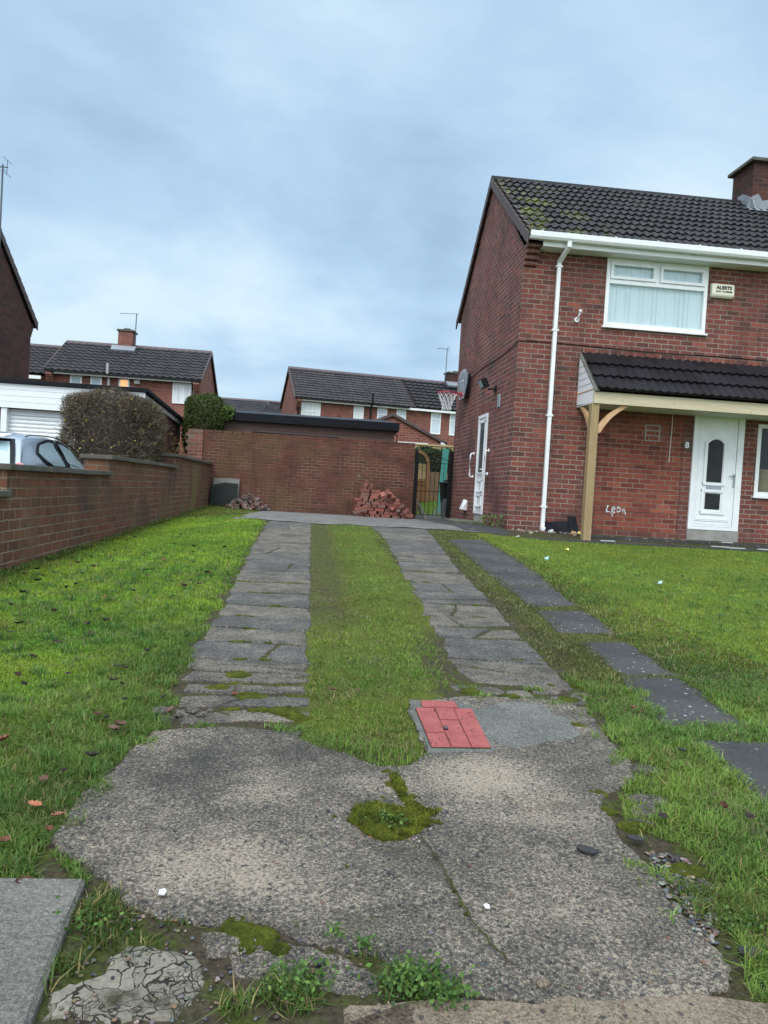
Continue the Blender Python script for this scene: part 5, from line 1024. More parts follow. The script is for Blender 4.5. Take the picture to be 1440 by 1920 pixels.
for sd_ in (1, -1):
    f1 = panel('window_surround', [(10.02, .52), (10.22, .78), (10.55, .88), (10.86, .90), (11.06, .16), (10.45, .16), (10.2, .30)], M['black_plastic'], car, sd_, .010)
    panel('rear_side_window', [(10.10, .53), (10.27, .73), (10.56, .81), (10.80, .82), (10.96, .22), (10.48, .22), (10.25, .34)], M['car_glass'], f1, sd_, .016)
    f2 = panel('window_surround', [(10.90, .90), (11.25, .90), (11.65, .86), (12.15, .70), (12.40, .14), (11.10, .16)], M['black_plastic'], car, sd_, .010)
    panel('door_window', [(11.0, .82), (11.25, .84), (11.6, .80), (12.05, .62), (12.25, .22), (11.14, .22)], M['car_glass'], f2, sd_, .016)
def rear(x, f, off=.03):
    """a point on the sloping tailgate, f from its sill to the roof edge"""
    P_ = [(9.36, .97), (9.55, 1.22), (9.72, 1.40)]; t_ = f*2; i = min(1, int(t_)); t_ -= i
    return (cxm+x, P_[i][0]+(P_[i+1][0]-P_[i][0])*t_-off, CG+P_[i][1]+(P_[i+1][1]-P_[i][1])*t_)
def rsheet(name, hw0, hw1, f0, f1, mat, parent, off):
    mb = MB(); V_ = [rear((-1+2*k/8)*(hw0+(hw1-hw0)*j/4), f0+(f1-f0)*j/4, off-.04*abs(-1+2*k/8)**3) for j in range(5) for k in range(9)]
    mb.add(V_, [(j*9+k, j*9+k+1, (j+1)*9+k+1, (j+1)*9+k) for j in range(4) for k in range(8)]); return mb.build(name, mat, parent, smooth=True)
tg = rsheet('rear_window_surround', .70, .58, .05, .90, M['black_plastic'], car, .055); rsheet('rear_window', .645, .535, .10, .80, M['car_glass'], tg, .075)
mb = MB(); mb.obox((cxm, 9.60, CG+1.395), (1.06, .26, .03), (R(8), 0, 0)); mb.build('spoiler', M['cladding'], car, bevel=.012)  # white instead of silver: the bright highlight on its edge is painted in
mb = MB(); mb.obox((cxm+.30, 9.50, CG+1.31), (.13, .09, .15), (R(-10), 0, R(10))); w_ = mb.build('rear_wiper', M['black_plastic'], tg, bevel=.03)
for sd_ in (1, -1):
    mb = MB(); n = 12; mb.add([(cxm+sd_*.765+.075*math.cos(2*math.pi*k/n), 9.335-.0*k, CG+.98+.10*math.sin(2*math.pi*k/n)) for k in range(n)]+[(cxm+sd_*.765+.05*math.cos(2*math.pi*k/n), 9.29, CG+.98+.075*math.sin(2*math.pi*k/n)) for k in range(n)], [(k, (k+1) % n, n+(k+1) % n, n+k) for k in range(n)]+[tuple(range(n, 2*n))]); mb.build('tail_light', M['tail'], car, smooth=True)
MB().tube([(cxm+.1, 10.25, CG+1.485), (cxm-.1, 9.75, CG+1.86)], .006, 6).build('roof_antenna', M['black_plastic'], car)
for sd_ in (1, -1):
    panel('door_gap', [(10.985, .10), (10.885, .93), (10.900, .93), (11.0, .10)], M['ink'], car, sd_, .0185)
    MB().tube([cabpt(y_, .965, sd_, .004) for y_ in np.linspace(9.8, 11.9, 14)], .007, 6).build('roof_seam', M['black_plastic'], car)
    MB().tube([cabpt(y_, .12, sd_, .012) for y_ in np.linspace(10.4, 12.5, 12)], .010, 6).build('window_trim', M['black_plastic'], car)
for y in (9.98, 12.45):
    for sd_ in (1, -1):
        tr_ = MB().tube([(cxm+sd_*.68, y, CG+.31), (cxm+sd_*.86, y, CG+.31)], .31, 28).build('tyre', M['black_plastic'], car, bevel=.02); MB().tube([(cxm+sd_*.855, y, CG+.31), (cxm+sd_*.872, y, CG+.31)], .2, 20).build('wheel_rim', M['grey_metal'], tr_)
# ------------------------------------------------------------ ground outlines, in metres on the drive
APRON = [ (-0.507, 2.755), (-0.563, 2.488), (-0.603, 2.253), (-0.624, 2.002), (-0.573, 1.924), (-0.438, 1.806), (-0.358, 1.700), (-0.275, 1.661), (-0.156, 1.633), (-0.065, 1.624), (0.028, 1.578), (0.117, 1.535), (0.182, 1.518), (0.280, 1.438), (0.429, 1.393), (0.632, 1.369), (0.778, 1.382), (0.883, 1.433), (0.933, 1.490), (0.933, 1.588), (0.918, 1.710), (0.946, 1.826), (0.918, 1.956), (0.934, 2.107), (0.971, 2.282), (1.141, 2.408), (1.192, 2.590), (1.194, 2.741), (1.251, 3.175), (1.071, 3.290), (0.803, 3.293), (0.481, 3.189), (0.457, 3.037), (0.463, 2.772), (0.471, 2.619), (0.369, 2.497), (0.260, 2.491), (0.139, 2.598), (0.008, 2.713), (-0.003, 2.776), (-0.270, 2.821) ]
LOWCONC = [ (-0.061, 1.578), (0.028, 1.552), (0.116, 1.518), (0.199, 1.470), (0.173, 1.410), (0.030, 1.440), (-0.084, 1.471), (-0.112, 1.536) ]
LOWCHIP = [ (-0.174, 1.596), (-0.109, 1.614), (-0.083, 1.570), (-0.110, 1.519), (-0.159, 1.527) ]
CRAZED = [ (-0.348, 1.473), (-0.343, 1.528), (-0.309, 1.561), (-0.252, 1.544), (-0.196, 1.528), (-0.165, 1.519), (-0.157, 1.442), (-0.186, 1.353), (-0.353, 1.355), (-0.423, 1.360), (-0.419, 1.416) ]
PAV = [ (-0.829, 1.778), (-0.465, 1.772), (-0.448, 1.536), (-0.431, 1.344), (-0.618, 1.346) ]
KERB = [ (0.111, 1.375), (0.294, 1.394), (0.479, 1.385), (0.550, 1.406), (0.598, 1.391), (0.811, 1.403), (0.992, 1.372), (0.955, 1.316), (0.109, 1.329) ]
SMEAR = [ (0.712, 3.093), (0.852, 3.195), (1.048, 3.214), (1.105, 2.996), (1.064, 2.814), (0.890, 2.695), (0.753, 2.712), (0.720, 2.875) ]
MOSS = [ (0.150, 2.089), (0.180, 2.180), (0.237, 2.210), (0.328, 2.169), (0.387, 2.138), (0.392, 2.075), (0.347, 2.023), (0.277, 1.983), (0.206, 2.002) ]
MOSSTAIL = [ (0.302, 2.409), (0.333, 2.418), (0.348, 2.331), (0.353, 2.239), (0.392, 2.171), (0.438, 2.163), (0.382, 2.106), (0.342, 2.153), (0.320, 2.238), (0.304, 2.310) ]
MOSS2 = [ (0.284, 2.368), (0.336, 2.370), (0.313, 2.322), (0.284, 2.328) ]
CRACK = [ (0.346, 2.014), (0.364, 1.944), (0.382, 1.842), (0.394, 1.727), (0.411, 1.625), (0.437, 1.534), (0.465, 1.468) ]
RED = [ (0.478, 3.065), (0.719, 3.080), (0.699, 2.648), (0.479, 2.644) ]
RED2 = [ (0.515, 3.163), (0.663, 3.156), (0.665, 3.082), (0.511, 3.075) ]
REDPAD = [ (0.472, 3.188), (0.687, 3.194), (0.740, 3.115), (0.714, 2.634), (0.465, 2.604), (0.453, 3.005) ]
GRAVEL = [ (0.964, 1.957), (1.073, 1.932), (1.052, 1.733), (0.937, 1.551), (0.908, 1.588), (0.915, 1.732) ]
LEAVES = [ (-0.699, 2.120), (-0.731, 2.275), (-0.646, 2.458), (-0.635, 2.688), (-0.630, 2.740), (-0.476, 2.890), (-0.680, 3.025), (-0.694, 2.340), (-0.957, 2.566), (-0.705, 1.921), (-0.734, 2.852), (-0.691, 2.816), (-0.599, 1.760), (-0.615, 1.975), (-0.620, 2.059), (-2.233, 8.125), (-1.869, 8.046), (-2.139, 6.003), (-1.982, 5.945), (-2.139, 6.283), (-1.772, 6.528), (-1.639, 5.407), (-1.625, 5.564), (-1.847, 5.171), (-1.578, 5.763), (-1.225, 6.042), (-1.178, 5.358), (-0.875, 5.607), (-0.874, 5.889), (-1.754, 4.731), (-1.263, 4.614), (-1.169, 4.281), (-1.104, 4.081), (-1.522, 4.230), (-1.487, 4.030), (-1.204, 3.865), (-0.990, 3.339), (-0.737, 3.217), (-0.818, 3.482), (-0.779, 3.461), (-0.786, 3.263), (-0.750, 3.767), (-1.111, 7.562), (0.251, 3.245), (0.135, 3.234), (1.434, 3.122), (1.353, 2.113), (1.315, 2.180), (-0.265, 3.103), (-0.535, 3.065), (4.033, 7.780), (1.083, 2.112) ]
CHUNKS = [ (-0.525, 2.964), (-0.406, 2.974), (-0.367, 2.935), (-0.453, 2.928), (-0.342, 2.999) ]
STONES = [ (0.070, 1.499), (0.512, 1.429), (0.079, 1.703), (0.626, 2.146), (0.624, 2.169), (0.703, 2.175), (0.480, 2.093), (0.540, 2.104), (0.366, 2.105), (0.385, 2.096), (0.562, 2.817), (-0.318, 1.704), (-0.302, 1.694), (-0.235, 1.770), (0.137, 2.196), (0.083, 2.021), (0.244, 1.827), (0.402, 1.695), (0.344, 1.606), (0.475, 1.578), (0.325, 1.466), (0.543, 1.578), (0.842, 1.573), (0.878, 1.498), (0.831, 1.900), (0.117, 2.145), (0.102, 2.151), (0.768, 2.366), (0.616, 3.260), (0.879, 1.493), (0.979, 1.448), (0.387, 1.437), (0.056, 1.474), (0.338, 1.408), (0.968, 1.551), (0.456, 1.868) ]
LITTER = [ (2.749, 8.501), (3.393, 6.987), (4.033, 7.780), (3.518, 10.015), (2.694, 5.960), (3.238, 11.574), (3.711, 11.259), (2.288, 5.866) ]
def pip(poly, x, y):
    c = np.zeros(x.shape, bool); n = len(poly)
    for i in range(n):
        x0, y0 = poly[i]; x1, y1 = poly[(i+1) % n]
        k = ((y0 > y) != (y1 > y)) & (x < (x1-x0)*(y-y0)/((y1-y0) or 1e-9)+x0); c ^= k
    return c
def rough(poly, step=.04, jit=.008, seed=0):
    rr = random.Random(seed); out = []; n = len(poly)
    for i in range(n):
        a, b = poly[i], poly[(i+1) % n]; k = max(1, int(math.hypot(b[0]-a[0], b[1]-a[1])/step))
        for j in range(k): t_ = j/k; out.append((a[0]+(b[0]-a[0])*t_+rr.uniform(-jit, jit), a[1]+(b[1]-a[1])*t_+rr.uniform(-jit, jit)))
    return out
HARD = []
class SL(MB):
    def slab(s, poly, h, th=.05, hard=True, tilt=0.0, chamfer=.006):
        n = len(poly); cxy = (sum(p[0] for p in poly)/n, sum(p[1] for p in poly)/n)
        ins = [(p[0]+(cxy[0]-p[0])*min(.5, chamfer/max(.02, math.dist(p, cxy))), p[1]+(cxy[1]-p[1])*min(.5, chamfer/max(.02, math.dist(p, cxy)))) for p in poly]
        T = lambda p: tilt*(p[0]-cxy[0])
        z = lambda p: g(p[0], p[1])+h+T(p)
        s.add([(p[0], p[1], z(p)-th) for p in poly]+[(p[0], p[1], z(p)-chamfer) for p in poly]+[(p[0], p[1], z(p)) for p in ins],
              [(i, (i+1) % n, n+(i+1) % n, n+i) for i in range(n)]+[(n+i, n+(i+1) % n, 2*n+(i+1) % n, 2*n+i) for i in range(n)]+[tuple(range(2*n, 3*n))])
        if hard: HARD.append(poly)
        return s
def struct(o, label=None): tag(o, label, kind='structure'); return o
def stuff(o, label, cat): tag(o, label, cat, kind='stuff'); return o
# the ground: one sheet to the horizon, finer near the drive
def axis(parts):
    a = [];
    for lo_, hi_, st in parts: a += list(np.arange(lo_, hi_, st))
    return np.array(a+[parts[-1][1]])
gx = axis([(-400, -40, 60), (-40, -8, 4), (-8, -2.75, .5), (-2.75, -2.35, .05), (-2.35, 4.5, .1), (4.5, 12, .5), (12, 40, 4), (40, 400, 60)])
gy = axis([(-300, -20, 40), (-20, 0, 2), (0, 4, .1), (4, 28, .2), (28, 40, 2), (40, 400, 40)])
XX, YY = np.meshgrid(gx, gy); ZZ = gn(XX, YY)
xf, yf = XX.ravel(), YY.ravel()
lm = np.maximum.reduce([sst((-.62-xf)/.2)*sst((xf+2.42)/.05)*sst((18.4-yf)/2), sst((xf-2.0-.03*np.maximum(yf-3, 0))/.2)*sst((12.0-yf)/.1)*sst((yf-1.6)/.4), .75*((xf > .04) & (xf < .9))*sst((yf-2.5)/.3)*sst((12.1-yf)/.3)*(1-.5*sst((.40-xf)/.12)*sst((yf-4.3)/.8))*(1-.7*sst((xf-.52)/.15)*sst((4.8-yf)/.5)*sst((yf-3.0)/.2)), .5*sst((xf-1.15-.05*yf)/.2)*(xf < 3)*sst((yf-1.7)/.3), 1.0*(np.abs(xf) > 12)+1.0*(yf > 19)*(xf > -2.4)+1.0*(yf < -4)])
LM = np.repeat(np.clip(lm, 0, 1)[:, None], 3, 1)
V = np.stack([XX, YY, ZZ], -1).reshape(-1, 3); nx_, ny_ = len(gx), len(gy); ii = (np.arange(ny_-1)[:, None]*nx_+np.arange(nx_-1)[None]).ravel()
gr_ = quads('ground', V, np.stack([ii, ii+1, ii+nx_+1, ii+nx_], 1), LM, None, 'soil'); struct(gr_)
for p in gr_.data.polygons: p.use_smooth = True
# concrete apron, worn in two pours, and what lies round it
ap = SL(); ap.slab(rough(rough(APRON, .07, .012, 4), .016, .006, 1), .010, .06); struct(ap.build('concrete_apron', M['apron']))
lo_ = SL(); lo_.slab(rough(rough(LOWCONC, .05, .014, 5), .015, .005, 2), .003, .05); lo_.slab(rough(LOWCHIP, .018, .008, 3), .008, .05)
lo_.slab(rough([(.12, 1.50), (.45, 1.40), (.98, 1.42), (1.0, 1.36), (.1, 1.36)], .04, .006, 3), -.004, .05, hard=False); struct(lo_.build('broken_concrete', M['apron']))
cr_ = SL(); cr_.slab(rough(rough(CRAZED, .05, .012, 6), .014, .006, 4), .005, .05); struct(cr_.build('crazed_concrete', M['crazed']))
pv = SL(); pv.slab([(-1.6, 1.775), (-0.465, 1.772), (-0.448, 1.536), (-0.425, 1.28), (-0.40, .75), (-1.6, .75)], .026, .12, chamfer=.01); struct(pv.build('pavement', M['pavement']))
kb = SL(); kb.slab(rough(KERB+[(1.1, .9), (.1, .9)], .05, .006, 6), .012, .1, chamfer=.012); struct(kb.build('kerb', M['kerbstone']))
sm = SL(); sm.slab(rough(rough(SMEAR, .06, .03, 7), .014, .008, 2), .0135, .004, hard=False, chamfer=.003); struct(sm.build('mortar_patch', M['smear']))
rp_ = SL(); rp_.slab(rough(REDPAD, .02, .006, 8), .0145, .004, hard=False, chamfer=.003); struct(rp_.build('mortar_bed', M['smear']))
rb = thing('red_brick_patch', 'bright red block paving patch set in the grey concrete', 'paving patch', (.6, 2.88, g(.6, 2.88)+.016))
ro = SL(); A, B_, C_, D_ = [Vector(q) for q in ((0.479, 2.644), (0.699, 2.648), (0.719, 3.080), (0.478, 3.065))]; rr = random.Random(1)
for i in range(3):
    for j in range(3):
        def P2(u, v): 
            q = (A*(1-u)+B_*u)*(1-v)+(D_*(1-u)+C_*u)*v; return (q.x, q.y)
        d = .007; ro.slab([P2(i/3+d, j/3+d*1.3), P2((i+1)/3-d*.5, j/3+d*1.3), P2((i+1)/3-d*.5, (j+1)/3-d*1.3), P2(i/3+d, (j+1)/3-d*1.3)], .0225+rr.uniform(-.002, .002), .012, hard=False, tilt=rr.uniform(-.01, .01), chamfer=.003)
ro.k = 1; ro.slab([(A.x, A.y), (B_.x, B_.y), (C_.x, C_.y), (D_.x, D_.y)], .0175, .01, hard=False, chamfer=.002); ro.k = 0
ro.slab([(0.511, 3.082), (0.665, 3.089), (0.663, 3.162), (0.515, 3.165)], .022, .012, hard=False, chamfer=.003); ro.build('red_block', [M['redblock'], M['soil']], rb); HARD.append(REDPAD)
# the two wheel strips: slabs with open, mossy joints, some worn back to pale concrete, broken up at the near end
def strip(xl, xr, joints, seed, smash):
    rr = random.Random(seed); s = SL()
    for a, b in zip(joints, joints[1:]):
        s.k = 1 if rr.random() < .52 else 0; gp = rr.uniform(.006, .022); l0, l1, r0, r1 = xl(a), xl(b), xr(a), xr(b); sk = rr.uniform(-.11, .11)*(1 if b < 7 else .5)
        q = [(l0+rr.uniform(-.02, .03), a+gp), (r0, a+gp+sk), (r1, b-gp+sk*.3), (l1+rr.uniform(-.02, .03), b-gp)]
        if b < smash or rr.random() < .35:     # cracked right across
            t0, t1 = rr.uniform(.25, .75), rr.uniform(.25, .75); cg = .010
            m0 = (q[0][0]+(q[1][0]-q[0][0])*t0, q[0][1]+(q[1][1]-q[0][1])*t0); m1 = (q[3][0]+(q[2][0]-q[3][0])*t1, q[3][1]+(q[2][1]-q[3][1])*t1)
            if rr.random() < .5: P_ = [[q[0], (m0[0]-cg, m0[1]), (m1[0]-cg, m1[1]), q[3]], [(m0[0]+cg, m0[1]), q[1], q[2], (m1[0]+cg, m1[1])]]
            else:
                e0 = (q[0][0]+(q[3][0]-q[0][0])*t0, q[0][1]+(q[3][1]-q[0][1])*t0); e1 = (q[1][0]+(q[2][0]-q[1][0])*t1, q[1][1]+(q[2][1]-q[1][1])*t1)
                P_ = [[q[0], q[1], (e1[0], e1[1]-cg), (e0[0], e0[1]-cg)], [(e0[0], e0[1]+cg), (e1[0], e1[1]+cg), q[2], q[3]]]
        else: P_ = [q]
        for p in P_: s.k = s.k if rr.random() < .75 else 1-s.k; s.slab(rough(rough(p, .12, .014, rr.random()), .03, .007, rr.random()), .006+rr.uniform(-.003, .004), .05, tilt=rr.uniform(-.010, .010))
    return s
jl = [2.84, 3.02, 3.20, 3.36, 3.55, 3.78, 4.12, 4.45, 4.78, 5.15, 5.62, 6.1, 6.7, 7.3, 7.9, 8.5, 9.2, 9.9, 10.6, 11.3, 11.9]
sl1 = strip(lambda y: float(np.interp(y, [2.8, 3.2, 4.2, 5.5, 12], [-.46, -.52, -.54, -.56, -.62])), lambda y: .035, jl, 5, 3.9)
struct(sl1.build('drive_strip', [M['strip_dark'], M['strip_pale']]))
jr = [3.50, 3.95, 4.42, 4.72, 5.05, 5.5, 6.0, 6.5, 7.1, 7.8, 8.5, 9.3, 10.1, 11.0, 11.9]
sr1 = strip(lambda y: float(np.interp(y, [3.5, 4, 5.2, 7, 10, 12], [.80, .77, .84, .90, 1.03, .96])), lambda y: float(np.interp(y, [3.5, 4.5, 6, 7.4, 9.8, 12], [1.29, 1.33, 1.43, 1.50, 1.70, 1.85])), jr, 8, 3.4)
struct(sr1.build('drive_strip', [M['strip_dark'], M['strip_pale']]))
rg_ = SL(); rr = random.Random(12)
for (x, y, r_) in ((.86, 3.38, .07), (1.0, 3.36, .06), (1.14, 3.40, .05), (1.20, 3.28, .07), (1.30, 3.36, .05), (.74, 3.42, .04), (1.12, 2.28, .05), (1.10, 3.48, .04), (-.50, 2.90, .035), (1.22, 2.52, .05), (1.08, 2.2, .04), (1.02, 2.12, .03)):
    k = rr.randint(5, 8); rg_.slab(rough([(x+r_*rr.uniform(.7, 1.2)*math.cos(6.283*i/k)*1.4, y+r_*rr.uniform(.7, 1.2)*math.sin(6.283*i/k)) for i in range(k)], .03, .006, x), .007, .04)
struct(rg_.build('concrete_fragment', M['strip_pale']))
# yard in front of the garden wall (over the crest) and flags along the gable
ya = MB(); xs = np.linspace(-1.15, 2.75, 14); ys = np.concatenate([[11.93], np.linspace(12.2, 18.5, 22)]); rr = random.Random(3)
vs = [(x+(rr.uniform(-.1, .1) if i in (0,) else 0), y+(rr.uniform(-.14, .14) if j == 0 else 0)+(.7*sst((-.62-x)/.5) if j == 0 else 0), 0) for j, y in enumerate(ys) for i, x in enumerate(xs)]
ya.add([(v[0], v[1], g(v[0], v[1])+.010) for v in vs], [(j*14+i, j*14+i+1, (j+1)*14+i+1, (j+1)*14+i) for j in range(22) for i in range(13)]); struct(ya.build('concrete_yard', M['yard']))
HARD.append([(-.62, 11.9), (2.75, 11.95), (2.75, 18.5), (-1.15, 18.5), (-1.2, 12.7)])
sp = SL(); y = 12.15; rr = random.Random(17)
while y < 19.8: sp.slab(rough([(2.53, y+.006), (3.452 if y > 12.9 else 3.3, y+.006), (3.452 if y > 12.4 else 3.3, y+.744), (2.53, y+.744)], .2, .004, y), .016+rr.uniform(-.003, .003), .04); y += .75
struct(sp.build('side_path', M['flag']))
fp = MB(); fp.box(3.55, 11.5, 11.98, 12.352, -.3, -.072); struct(fp.build('front_path', M['flag'], bevel=.006)); HARD.append([(3.3, 11.96), (11.5, 11.96), (11.5, 13), (3.3, 13)])
fk = MB(); rr = random.Random(5); x = 4.72
while x < 11.4: w_ = rr.uniform(.75, .95); fk.box(x, x+w_-.008, 12.36, 12.46, -.3, -.004+rr.uniform(-.006, .006)); x += w_
struct(fk.build('path_kerb', M['flag'], bevel=.008)); fk = MB(); fk.box(4.72, 6.745, 12.465, 12.99, -.3, -.03).box(6.75, 11.5, 12.465, 12.97, -.3, -.012); struct(fk.build('upper_path', M['strip_dark']))
# dark flagstones of the side path, each one a slab of its own
rr = random.Random(33)
FL = [([(1.50, 2.46), (2.10, 2.40), (2.16, 3.00)][0:0] or [(1.50, 2.02), (1.98, 2.00), (2.05, 2.82), (1.54, 2.82)], 'dark path flagstone at the right edge, nearest the camera'),
      ([(1.51, 2.99), (1.90, 3.03), (1.95, 3.70), (1.61, 3.68)], 'large plain dark flagstone beyond a grassy gap, second nearest in the side path'),
      ([(1.63, 3.74), (1.95, 3.76), (1.99, 4.50), (1.69, 4.45)], 'dark flagstone most thickly speckled with white lichen, third in the side path'),
      ([(1.62, 4.68), (2.02, 4.72), (2.08, 5.44), (1.69, 5.36)], 'white-speckled dark flagstone between two grassy gaps, fourth in the side path'),
      ([(1.70, 5.56), (2.10, 5.70), (2.19, 6.58), (1.73, 6.48)], 'dark flagstone fifth along the side path with a grassy joint on its near end'),
      ([(1.73, 6.51), (2.20, 6.62), (2.32, 7.40), (1.77, 7.25)], 'dark flagstone sixth along the side path'),
      ([(1.77, 7.28), (2.32, 7.43), (2.40, 8.42), (1.82, 8.30)], 'dark flagstone seventh along the side path'),
      ([(1.82, 8.33), (2.41, 8.45), (2.47, 9.42), (1.87, 9.25)], 'second farthest dark flagstone of the side path'),
      ([(1.87, 9.28), (2.47, 9.45), (2.52, 10.7), (1.92, 10.35)], 'farthest dark flagstone of the side path near the house corner')]
for P_, lab in FL:
    s = SL(); s.slab(rough(rough(P_, .2, .012, rr.random()), .05, .005, rr.random()), .006+rr.uniform(-.003, .003), .05, tilt=rr.uniform(-.008, .008)); c = (sum(p[0] for p in P_)/4, sum(p[1] for p in P_)/4)
    tag(s.build('flagstone', M['flag'], at=(c[0], c[1], g(*c))), lab, 'flagstone', 'flagstones of the side path')
# moss: a cushion over the hole in the apron, its tail, and the crack running to the kerb
def cushion(mb, poly, h, base, n=46, wid=.018):
    xs_ = [p[0] for p in poly]; ys_ = [p[1] for p in poly]; gx_ = np.linspace(min(xs_), max(xs_), n); gy_ = np.linspace(min(ys_), max(ys_), n); X_, Y_ = np.meshgrid(gx_, gy_)
    ins = pip(poly, X_, Y_); D = np.full(X_.shape, 9.)
    for a, b in zip(poly, poly[1:]+poly[:1]):
        ex, ey = b[0]-a[0], b[1]-a[1]; t_ = np.clip(((X_-a[0])*ex+(Y_-a[1])*ey)/(ex*ex+ey*ey+1e-9), 0, 1); D = np.minimum(D, np.hypot(X_-a[0]-t_*ex, Y_-a[1]-t_*ey))
    Nz = np.array([mnoise.fractal(Vector((x*45, y*45, 0)), 1, 2, 4) for x, y in zip(X_.ravel(), Y_.ravel())]).reshape(X_.shape)
    ins = ins & (D+.008*Nz > .003); Zt = np.where(ins, h*np.clip(D/wid, 0, 1)**.6*(1+.75*Nz), -.006); Zg = gn(X_, Y_)+base+Zt
    mb.add([(x, y, z) for x, y, z in zip(X_.ravel(), Y_.ravel(), Zg.ravel())], [(j*n+i, j*n+i+1, (j+1)*n+i+1, (j+1)*n+i) for j in range(n-1) for i in range(n-1) if ins[j:j+2, i:i+2].any()])
    return mb
mm = MB(); cushion(mm, rough(rough(MOSS, .03, .010, 1), .010, .004, 2), .012, .009, 90); cushion(mm, rough(rough(MOSSTAIL, .03, .007, 2), .008, .004, 1), .009, .009, 90); cushion(mm, rough(MOSS2, .012, .006, 2), .007, .009, 34)
for x_, y_, r_ in ((.41, 2.10, .022), (.36, 2.26, .02), (.12, 2.12, .012), (.27, 2.25, .012), (.395, 1.75, .010), (.405, 1.66, .009), (.14, 1.86, .01), (.30, 2.44, .02), (.24, 2.30, .008), (.20, 2.26, .006), (.33, 1.95, .008)):
    rr = random.Random(x_*9+y_); cushion(mm, [(x_+r_*rr.uniform(.5, 1.3)*math.cos(6.283*i/9), y_+r_*rr.uniform(.5, 1.3)*math.sin(6.283*i/9)) for i in range(9)], .005, .009, 20, .006)
stuff(mm.build('moss', M['moss'], smooth=True), 'bright green moss cushion with a tail in the cracked concrete', 'moss')
mm = MB(); rj = random.Random(64)
for jl_, xa, xb in ((jl[1:14], -.52, .03), (jr[:9], .82, 1.38)):
    for y_ in jl_:
        for q in range(3):
            if rj.random() < .5: xc = rj.uniform(xa, xb); lw = rj.uniform(.025, .10); cushion(mm, [(xc+lw*math.cos(6.283*i/11)*rj.uniform(.6, 1.2), y_+.020*math.sin(6.283*i/11)*rj.uniform(.5, 1.3)+.03*math.cos(6.283*i/11)*rj.uniform(-1, 1)) for i in range(11)], .007, .004, 26, .012)
for a, b, w_ in ((-.10, 1.62, .04), (-.05, 1.59, .035), (-.02, 1.55, .03), (-.08, 1.56, .03), (1.035, 1.86, .045), (1.0, 2.10, .05), (.95, 2.2, .03), (.97, 2.32, .03), (1.12, 2.95, .05), (1.2, 3.28, .05), (.95, 3.3, .05), (.78, 3.36, .05), (-.06, 3.02, .06), (.0, 2.95, .05), (-.28, 3.5, .06), (-.2, 3.2, .06), (-.35, 3.3, .05)):
    rr = random.Random(a*7+b); cushion(mm, [(a+w_*rr.uniform(.6, 1.2)*math.cos(6.283*i/9)*1.3, b+w_*rr.uniform(.6, 1.2)*math.sin(6.283*i/9)) for i in range(9)], .008, .004, 22)
stuff(mm.build('moss_clump', M['moss'], smooth=True), 'small olive moss clumps in cracks along the drive', 'moss')
ck = MB(); rr = random.Random(6)
CR = []
for a, b in zip(CRACK, CRACK[1:]):
    for j in range(7): t_ = j/7; CR.append((a[0]+(b[0]-a[0])*t_+rr.uniform(-.004, .004), a[1]+(b[1]-a[1])*t_))
for a, b in zip(CR, CR[1:]):
    w0 = rr.uniform(.0012, .004)*(2.2 if rr.random() < .12 else 1); ck.add([(a[0]-w0, a[1], g(*a)+.0185), (a[0]+w0, a[1], g(*a)+.0185), (b[0]+w0, b[1], g(*b)+.0185), (b[0]-w0, b[1], g(*b)+.0185)], [(0, 1, 2, 3)])
struct(ck.build('concrete_crack', M['soil']))

